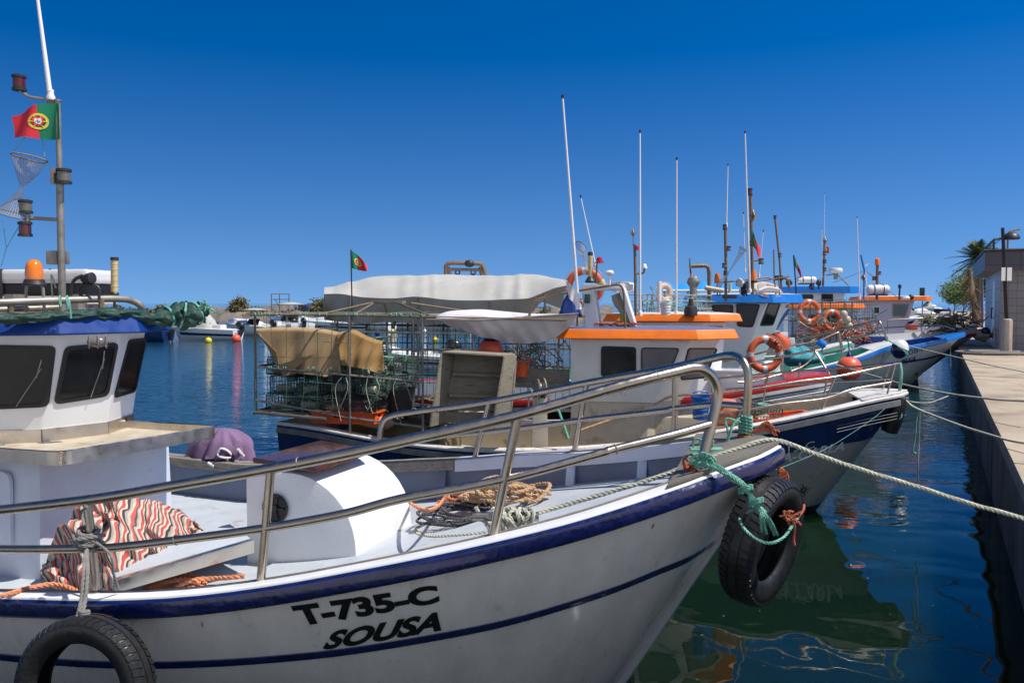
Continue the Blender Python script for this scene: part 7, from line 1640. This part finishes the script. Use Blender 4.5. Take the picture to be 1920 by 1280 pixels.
# hull marks and fenders
ob=P(1592,691,15.4); t=thing('buoy',ob-V((0,0,.23)),'large round coral buoy hanging on the side of the blue-gunwaled bow','buoy'); mb=MB(); mb.ball(ob,.222,28,18,scale=(1,1,1.02)); mb.build('float',M['buoyred'],t); mb=MB(); mb.lathe([(.07,0),(.05,.03),(.03,.07),(.012,.09)],ob+V((0,0,.215)),n=14); mb.rope([ob+V((0,0,.28)),ob+V((.02,.1,.45)),ob+V((.02,.25,.6))],.012); mb.build('eye',M['navy'],t)
nb_=P(1686,655,16.9); t=thing('fender',nb_-V((0,0,.17)),'navy round fender with a white top hanging at the blue bow','fender'); mb=MB(); mb.ball(nb_,.16,24,14,scale=(1,1,1.15)); mb.build('body',M['navy'],t); mb=MB(); mb.lathe([(.162,.06),(.14,.12),(.09,.17),(.03,.2)],nb_+V((0,0,-.0)),(.4,-.2,.9),20); mb.build('white_cap',M['gelcoat'],t); mb=MB(); 
for k in range(4): mb.rope([nb_+V((-.25,0,.2)),nb_+V((-.08,-.16,.06)),nb_+V((random.uniform(0,.1),-.2,-.08)),nb_+V((.03,-.18,-.14))],.011)
mb.build('lanyard',M['ropeteal'],t,ang=60)
f4=b4.near(.09); g4=b4.far(.09)
boatrails(b4,[([(1383,655),(1455,644),(1500,635),(1572,619),(1610,611),(1643,602),(1652,608),(1664,640)],g4,[((1503,634),(1508,660)),((1573,620),(1580,652))]),
 ([(1385,671),(1460,660),(1572,640),(1655,622)],g4,[]),([(1300,690),(1400,668),(1470,650),(1530,640),(1569,624),(1573,630),(1580,668)],f4,[((1400,668),(1400,712)),((1470,650),(1470,700)),((1540,637),(1545,688))]),([(1300,702),(1400,690),(1500,668),(1575,648)],f4,[])],r=.02)
blob('netting_heap',P(1500,670,16.2),.30,mat('blue_green_net_heap',(.05,.30,.36),.8,var=.5,scale=30,bump=1,bscale=60,dirt=(.02,.1,.12),dirt_amt=.4,dirt_scale=14),'heap of blue-green netting on the foredeck of the blue-roofed boat','netting',(1.25,1,.6),.3)
mb=MB(); mb.box(P(1487,668,17.2),(.14,.08,.75),Matrix.Rotation(R(-8),3,'Y')); tag(mb.build('white_post',M['whitedirty'],bevel=.02),'white square post on the foredeck between rail and blue netting','post')
mb=MB(); mb.tube([P(1534,640,16.4),P(1546,648,16.4)],.08,12); tag(mb.build('blue_roll',M['brightblue']),'short bright blue roll on top of the blue-green netting','roll')
# ================================================================ boat with the sun emblem, its stern cage and lifebuoys
random.seed(47)
b6=Boat('fishing_boat','white fishing boat with blue gunwale and a sun emblem on its bow',13.0,24.5,-14,9,
 [(0,0),(.3,.45),(.6,.75),(1,1.0),(2,1.4),(4,1.75),(6,1.85),(12,1.7)],[(0,1.64),(.5,1.53),(1,1.42),(2,1.26),(3,1.14),(4,1.04),(6,.98),(12,1.1)],rake=1.5,flare=.22)
r6=b6.root; finish(b6,M['hullgrey'],M['brightblue'],M['brightblue'],M['royal'],zoff=.35,split=[('hull',mat('white_hull_paint',(.80,.78,.76),.3,var=.06,dirt=(.4,.38,.38),dirt_amt=.2,coat=.3),.07,1,None),('waterline_band',M['red'],-.25,.07,None)])
mb=MB(); secs=[]
for t in b6.st()[::-1]: k=.60; secs.append([b6.surf(t,k,-1,-.01),b6.surf(t,k,-1,.02),b6.surf(t,k+.045,-1,.02),b6.surf(t,k+.045,-1,-.01)])
mb.loft(secs); mb.build('hull_stripe',M['royal'],b6.hullo)
text_on(b6,'PRAIA',[(1688,685),(1717,676),(1717,667),(1690,674)],M['ink'],'name_lettering',bold=.015,shear=.2)
text_on(b6,'2084C',[(1694,668),(1744,655),(1744,647),(1694,659)],M['inkgrey'],'registration_lettering',bold=.0)
qs=b6.hullhit(1718,701)
if qs:
    def star(n,r0,r1,m,nm,off):
        mb=MB(); pts=[]
        for k in range(2*n):
            a=PI*k/n+.3; rr=r0 if k%2 else r1; x=qs.x+rr*math.cos(a); z=qs.z+rr*math.sin(a); pts.append(b6.W(x,b6.ky(x,z)[0]-off,z))
        c=b6.W(qs.x,b6.ky(qs.x,qs.z)[0]-off,qs.z); mb.add(pts+[c],[(i,(i+1)%(2*n),2*n) for i in range(2*n)]); mb.build(nm,m,b6.hullo,flat=True)
    star(6,.05,.15,M['flagyellow'],'sun_emblem',.012); star(9,.048,.05,M['red'],'sun_centre',.018)
xa=X6=lambda px,py,yl: b6.loc(b6.hit(px,py,yl)).x
x0=X6(1486,620,-.9); x1=X6(1590,620,-.9)
c6,B6_,T6_=house(b6,[(x0,-.9),(x1-.2,-.9),(x1+.2,-.4),(x1+.2,.4),(x1-.2,.9),(x0,.9)],[(x0,-.9),(x1,-.9),(x1+.35,-.4),(x1+.35,.4),(x1,.9),(x0,.9)],.8,2.35,M['white'],'cabin')
visor(b6,[(x0-.1,-.98),(x1+.08,-.98),(x1+.5,-.42),(x1+.5,.42),(x1+.08,.98),(x0-.1,.98)],2.35,2.47,M['orange'],M['orange'],flare=.04)
for pts in ([(1515,612),(1535,612),(1535,590),(1515,590)],[(1545,612),(1570,612),(1572,590),(1545,590)]): winpx(pts,B6_,T6_,0,c6,r=.05,fw=.03)
cg=thing('net_cage',b6.W(x0,-1.3,1.0),'tall cage of green netting and pipes beside the hanging orange lifebuoys','cage')
for px in (1485,1518,1540,1556,1583,1597): mb=MB(); a=b6.hit(px,650,-1.35); mb.tube([a,V((a.x,a.y,lerp(2.5,2.65,random.random())))],.022,6); mb.build('cage_post',M['galv'],cg)
for y in (568,600,628): mb=MB(); mb.tube([b6.hit(1480,y+2,-1.35),b6.hit(1640,y-4,-1.35)],.016,6); mb.build('cage_pipe',M['rustpipe'],cg)
netpanel(b6.hit(1478,640,-1.37),b6.hit(1640,632,-1.37),b6.hit(1640,560,-1.37),b6.hit(1478,562,-1.37),34,12,.006,cg,M['wiregreen'],'netting',sag=.04)
lifebuoy(P(1517,584,22.6),(.1,-1,.05),.26,.065,M['lifebuoy'],'orange lifebuoy hanging on the green net cage, the left one of two there','orange lifebuoys on the net cage')
lifebuoy(P(1560,601,23.0),(.2,-1,.05),.24,.062,M['lifebuoy'],'orange lifebuoy lower on the green net cage, the right one of two there','orange lifebuoys on the net cage')
random.seed(3); mb=MB()
for k in range(80):
    c=P(random.uniform(1500,1640),random.uniform(602,640),random.uniform(22.5,24)); mb.tube([c+V((random.uniform(-.18,.18),random.uniform(-.2,.2),random.uniform(-.14,.14))) for _ in range(5)],.014,4,sm=3)
tag(mb.build('fishing_gear',M['roperust'],ang=60),'tangle of orange and tan gear stacked behind the net cage','fishing gear')
mb=MB()
for k in range(40):
    c=P(random.uniform(1490,1650),random.uniform(590,645),random.uniform(22,24)); mb.tube([c+V((random.uniform(-.3,.3),random.uniform(-.2,.2),random.uniform(-.2,.2))) for _ in range(4)],.010,4,sm=3)
tag(mb.build('rope_tangle',M['wiregreen'],ang=60),'dark green line tangled through the net cage by the lifebuoys','rope')
for k,(x,y) in enumerate(((1588,600),(1592,612),(1582,590))): mb=MB(); mb.ball(P(x,y,22.5),.10,14,9,scale=(1,1,1.2)); tag(mb.build('float',M['cream']),('middle','lowest','topmost')[k]+' of the cream net floats hanging at the right end of the cage','float','cream net floats')
boatrails(b6,[([(1640,615),(1700,612),(1760,610),(1790,617)],b6.far(.1),[((1660,614),(1660,640)),((1728,611),(1728,632))])],r=.02)
mb=MB(); mb.box(P(1618,640,23.2),(.95,.5,.12),Matrix.Rotation(R(-14),3,'Z')); mb.box(P(1632,634,23.3),(.8,.45,.10),Matrix.Rotation(R(-10),3,'Z')); tag(mb.build('hatch_board',M['royal'],bevel=.02),'stacked royal blue hatch boards on the sun-emblem boat','hatch board')
# ================================================================ lilac cabin boat with red trim
random.seed(53)
b7=Boat('fishing_boat','white fishing boat with orange-topped lilac cabin and red gunwale nearest the quay corner',15.55,28.3,-15,11,
 [(0,0),(.3,.5),(.7,.9),(1.2,1.2),(2.5,1.6),(5,1.9),(13,1.8)],[(0,1.56),(.5,1.5),(1,1.42),(2,1.32),(4,1.2),(13,1.1)],rake=1.9,flare=.22)
r7=b7.root; finish(b7,M['gelcoat'],M['white'],M['red'],M['white'],zoff=.25)
mb=MB(); ts=[t for t in b7.st() if .1<t<8]
for sd_ in (-1,1): mb.grid([[b7.surf(t,1,sd_)+b7.n*(-.07*sd_)+V((0,0,.01)) for t in ts],[b7.surf(t,1,sd_)+b7.n*(-.13*sd_)+V((0,0,.26)) for t in ts]])
mb.build('raised_bulwark',M['white'],r7,solid=.03)
text_on(b7,'VIDA',[(1785,665),(1796,660),(1796,653),(1785,658)],M['inkgrey'],'name_lettering') 
X7=lambda px,py,yl: b7.loc(b7.hit(px,py,yl)).x
x0=X7(1618,600,-1.1); x1=X7(1715,566,-1.1); xm=X7(1690,620,-1.1)
c7,B7_,T7_=house(b7,[(x0,-1.1),(xm,-1.1),(xm,1.1),(x0,1.1)],[(x0,-1.1),(x1,-1.1),(x1,1.1),(x0,1.1)],1.2,2.58,M['lilac'],'cabin')
winpx([(1637,589),(1650,589),(1650,574),(1637,574)],B7_,T7_,0,c7,r=.01,fw=.03,frame=M['gelcoat']); winpx([(1673,594),(1698,594),(1706,569),(1673,569)],B7_,T7_,0,c7,r=.03,fw=.035,frame=M['galv'],glass=mat('blue_tinted_glass',(.02,.05,.08),.08,var=.3,scale=2,spec=.9))
p0,n0=facet(B7_,T7_,1); 
visor(b7,[(x0-.15,-1.2),(x1+.3,-1.2),(x1+.5,-1.0),(x1+.5,1.0),(x1+.3,1.2),(x0-.15,1.2)],2.58,2.72,M['orange'],M['whitedirty'],flare=.03)
D7=27.0
q=lambda x,y,d=D7: P(x,y,d)
raftcan(q(1646,543),.70,.16,'white liferaft canister on the roof of the lilac cabin')
pc=mast(r7,[q(1644,562),q(1645,495)],.045,'mast','rustpipe'); mb=MB(); mb.lathe([(.08,-.1),(.08,0),(.07,.08),(.03,.12),(0,.13)],q(1645,491),n=14); mb.build('amber_beacon',M['amber'],pc); lamp_can(pc,q(1639,522),.06,.12,M['redlamp']); lamp_can(pc,q(1649,512),.05,.1,M['greylamp'])
whip(r7,(1607,408),(1612,562),.022,26.5)
wf=mast(r7,[q(1619,562),q(1621,508),q(1614,478)],.03,'signal_mast','brightblue'); pipes(wf,[[q(1627,562),q(1622,508)],[q(1618,540),q(1626,540)],[q(1620,525),q(1624,525)],[q(1622,500),q(1628,495)]],.022,'gelcoat','mast_ladder'); diamond(wf,q(1619,520),.13)
pipes(r7,[[q(1624,508),q(1682,557)],[q(1562,530,30),q(1620,508,28)]],.009,'ropegrey','stay')
mb=MB(); mb.tube([q(1686,562),q(1687,538)],.03,6); mb.lathe([(.05,0),(.05,.1),(.03,.12)],q(1687,540),n=10); mb.build('small_mast',M['darkplastic'],r7); mb=MB(); mb.lathe([(.14,0),(.15,.04),(.12,.10),(0,.12)],q(1697,561),n=16); mb.build('white_dome',M['gelcoat'],r7); mb=MB(); mb.ball(q(1708,557),.09,12,8); mb.build('black_horn',M['darkplastic'],r7)
mb=MB(); mb.box(P(1709,613,26.4),(.26,.3,.18)); tag(mb.build('orange_box',M['orangeplastic'],bevel=.03),'small orange box beside the slanting front of the lilac cabin','box')
boatrails(b7,[([(1664,600),(1700,598),(1745,596),(1790,600),(1795,606)],b7.near(.2),[((1664,600),(1664,622)),((1727,597),(1727,618)),((1790,600),(1791,616))])],r=.022)
# heaps and spars at its foredeck
mb=MB(); random.seed(9)
for k in range(60):
    c=P(random.gauss(1772,22),random.gauss(606,7),random.uniform(27,28)); mb.tube([c+V((random.uniform(-.35,.35),random.uniform(-.2,.2),random.uniform(-.15,.18))) for _ in range(4)],.022,4,sm=3)
tag(mb.build('net_heap',mat('olive_net_heap',(.13,.14,.09),.9,var=.5,scale=10)),'heap of olive nets on the foredeck ahead of the lilac cabin','netting')
for k,(a,b) in enumerate((((1733,616),(1795,590)),((1738,600),(1782,588)),((1748,612),(1815,594)))): mb=MB(); mb.tube([P(*a,27.6),P(*b,27.9)],.045,8); tag(mb.build('white_spar',M['gelcoat']),('longest','topmost','rightmost')[k]+' of the white spars lying across the olive nets','spar','white spars on the olive nets')
blob('fender_bundle',P(1843,628,28.0),.22,M['cream'],'pale buoys bundled at the tip of the red-trimmed bow','fender',(1.3,1,.9),.3); blob('dark_buoy',P(1848,621,27.9),.14,M['navy'],'dark buoy on the bundle at the red-trimmed bow','buoy')
# ================================================================ far blue-roofed boat
random.seed(59)
b5=Boat('fishing_boat','far fishing boat with a long blue roof edge and white radar behind the net cage',16.0,33.5,-14,11,
 [(0,0),(.4,.6),(1,1.2),(2.5,1.8),(5,2.1),(15,2.0)],[(0,2.0),(2,1.6),(5,1.3),(15,1.3)],rake=1.8,flare=.2)
r5=b5.root; finish(b5,M['royal'],M['white'],M['brightblue'],M['greydeck'])
X5=lambda px,py,yl: b5.loc(b5.hit(px,py,yl)).x
x0=X5(1470,555,-1.2); x1=X5(1585,548,-1.2)
c5,B5_,T5_=house(b5,[(x0,-1.2),(x1-.4,-1.2),(x1-.4,1.2),(x0,1.2)],[(x0,-1.2),(x1,-1.2),(x1,1.2),(x0,1.2)],1.2,2.9,M['white'],'cabin')
for pts in ([(1503,566),(1525,566),(1525,552),(1503,552)],[(1540,565),(1562,565),(1562,551),(1540,551)]): winpx(pts,B5_,T5_,0,c5,r=.04,fw=.03)
visor(b5,[(x0-.2,-1.3),(x1+.15,-1.3),(x1+.6,-.8),(x1+.6,.8),(x1+.15,1.3),(x0-.2,1.3)],2.9,3.14,M['brightblue'],M['brightblue'],flare=.03)
q=lambda x,y,d=31.5: P(x,y,d)
raftcan(q(1512,525),.72,.13,'white liferaft canister on the far blue-edged roof'); radar(q(1567,511),.24,'white radar dome on a bracket above the far blue roof')
pipes(r5,[[q(1567,514),q(1548,516)],[q(1570,515),q(1592,536)]],.025,'galv','radar_bracket')
pd=mast(r5,[q(1543,537),q(1545,490),q(1546,452)],.04,'mast','rustpipe'); diamond(pd,q(1547,451),.15)
for y,mm in ((475,'greylamp'),(490,'redlamp'),(505,'greylamp')): lamp_can(pd,q(1546,y),.07,.13,M[mm])
flag(q(1546,461),q(1546,473),V((1,-.1,-.2)),.16,'tiny Portuguese flag near the top of the mast with the far radar',droop=.1,amp=.02)
whip(r5,(1546,362),(1546,450),.010,31.5); whip(r5,(1541,428),(1542,520),.014,31.5)
pe=mast(r5,[q(1465,540,28),q(1462,490,28),q(1453,406,28)],.035,'mast','rustpipe'); lamp_can(pe,q(1453,407,28),.05,.1,M['redlamp']); lamp_can(pe,q(1462,478,28),.06,.12,M['greylamp'])
pf2=mast(r5,[q(1452,530,28),q(1451,468,28)],.03,'reflector_post','galv')
mast(r5,[q(1493,560),q(1491,520),q(1488,478)],.025,'flagstaff','darkplastic'); flag(q(1489,480),q(1491,500),V((.55,-.1,-1)),.5,'green and red flag hanging folded from a staff left of the far canisters',droop=.25,amp=.08,taper=.3,emblem=False)
pipes(r5,[[q(1462,522,28),q(1472,521,28),q(1478,526,28),q(1480,540,28)]],.05,'rustpipe','exhaust_pipe')
mb=MB(); mb.box(q(1460,521,28),(.25,.2,.16)); mb.build('dark_box',M['darkplastic'],r5,bevel=.03)
for (x,y) in ((1480,530),(1535,530),(1522,538)): mb=MB(); mb.lathe([(.03,-.1),(.10,-.06),(.13,.04),(.10,.07)],q(x,y),(random.uniform(-1,1),-.6,.1),12); mb.tube([q(x,y),q(x,542)],.03,6); mb.build('searchlight',M['darkplastic'],r5)
# blue canopy behind the third boat
mb=MB(); rows=[]
for j in range(7): v=j/6; rows.append([P(lerp(1243,1400,u),lerp(544,531+2*math.sin(u*9),math.sin(v*PI/2)),lerp(20.5,22.2,v))+V((0,0,.02*math.sin(u*30))) for u in [i/20 for i in range(21)]])
bc_=thing('blue_canopy',P(1320,600,21),'bright blue tarpaulin canopy on poles behind the turbine ventilator','canopy'); mb.grid(rows); mb.build('blue_sheet',M['bluetarp'],bc_,solid=.01,ang=70)
mb=MB(); mb.tube([P(1243,545,20.4),P(1400,545,20.4)],.03,6); mb.build('white_edge_pole',M['gelcoat'],bc_)
for px in (1246,1290,1340,1396): mb=MB(); a=P(px,545,20.4); mb.tube([a,V((a.x,a.y,.9))],.025,6); mb.build('pole',M['galv'],bc_)
b8=Boat('fishing_boat','mostly hidden pale fishing boat carrying the blue canopy',8.6,21.6,-13,5,[(0,0),(.4,.6),(1,1.0),(3,1.5),(10,1.5)],[(0,1.5),(2,1.2),(10,1.0)],rake=1.3)
finish(b8,M['hullgrey'],M['white'],M['seagreen'],M['cream'])
# clutter on roofs between the third and fourth boats
random.seed(61)
hoopnet('hoop_net',P(1230,560,13.8),[(P(1221,540,13.8),.03,(1,0,.4)),(P(1227,553,13.8),.05,(1,0,.6)),(P(1240,560,13.7),.09,(.3,-.3,1)),(P(1246,575,13.7),.03,(.2,0,1))],'white hoop net slung by the white bucket on the red-trimmed boat roof')
bucket(P(1248,591,13.0),.085,.19,M['gelcoat'],'white bucket standing on the orange-edged roof behind')
lifebuoy(P(1246,549,14.2),(.6,-1,.1),.12,.05,M['lifebuoytan'],'small tan ring hanging above the white bucket',bands=False)
mb=MB(); mb.lathe([(.10,0),(.105,.08),(.085,.14),(.04,.16)],P(1295,592,13.1),n=18); mb.lathe([(.03,.15),(.045,.16),(.03,.26),(.0,.27)],P(1295,592,13.1),n=14); tag(mb.build('roof_vent',M['darkplastic']),'black domed vent with a pointed top on the orange-edged roof behind','vent')
mb=MB()
for k in range(14):
    c=P(random.uniform(1195,1310),random.uniform(560,592),random.uniform(13.4,14.6)); mb.tube([c+V((random.uniform(-.35,.35),random.uniform(-.2,.2),random.uniform(-.1,.12))) for _ in range(4)],.005,4,sm=3)
tag(mb.build('rope_tangle',M['ropeteal'],ang=60),'teal and grey lines strung over the orange-edged roof behind','rope')
mb=MB()
for k in range(16):
    x=random.uniform(1195,1330); mb.tube([P(x,592,13.8),P(x+random.uniform(-8,8),552,13.9)],.011,5)
for y in (552,563,577): mb.tube([P(1180,y,13.8),P(1335,y+2,13.8)],.012,5)
tag(mb.build('pipe_rack',M['galv'],ang=60),'grey pipe rack running along the orange-edged roof behind','rack')
# far sign
sg2=GZ(1730,590,QZ) ; t=thing('notice_board',V((P(1729,545,70).x,70,1.0)),'small dark notice board standing far behind the lilac cabin','sign'); mb=MB(); mb.box(P(1729,549,70),(.42,.05,.85)); mb.build('board',M['darkplastic'],t,bevel=.02); mb=MB(); mb.tube([P(1730,558,70),V((P(1730,558,70).x,70,0))],.05,6); mb.build('post',M['galv'],t)
# long mooring lines toward the quay
line([P(1568,684,13.6),P(1640,705,12.9),P(1700,722,12.2),P(1780,738,11.2),P(1860,748,10.3),P(1925,752,9.7),P(2000,756,9.2)],.013,'pale mooring line from the red-gunwaled bow across the water to the quay')
line([P(1690,645,17.3),P(1740,657,17),P(1800,671,16.4),P(1860,685,15.6),P(1930,699,14.7)],.011,'thin mooring line from the blue bow past the sun-emblem hull to the quay')
line([P(1782,632,24.2),P(1782,660,24.2),P(1783,700,24.2),P(1786,738,24.2)],.012,'line hanging straight down from the sun-emblem bow into the water')
line([P(1850,636,27.5),P(1862,650,27),P(1878,660,26.5)],.012,'short slack line from the red-trimmed bow to the rope pile')
line([P(1886,690,19),P(1925,692,18.5)],.014,'dark line lying on the quay near the frame edge','ropeslate')
line([P(1796,735,20),P(1770,745,18.6),P(1740,755,17.6),P(1700,752,17.0)],.010,'slack line drooping to the water between the hulls and the quay wall')
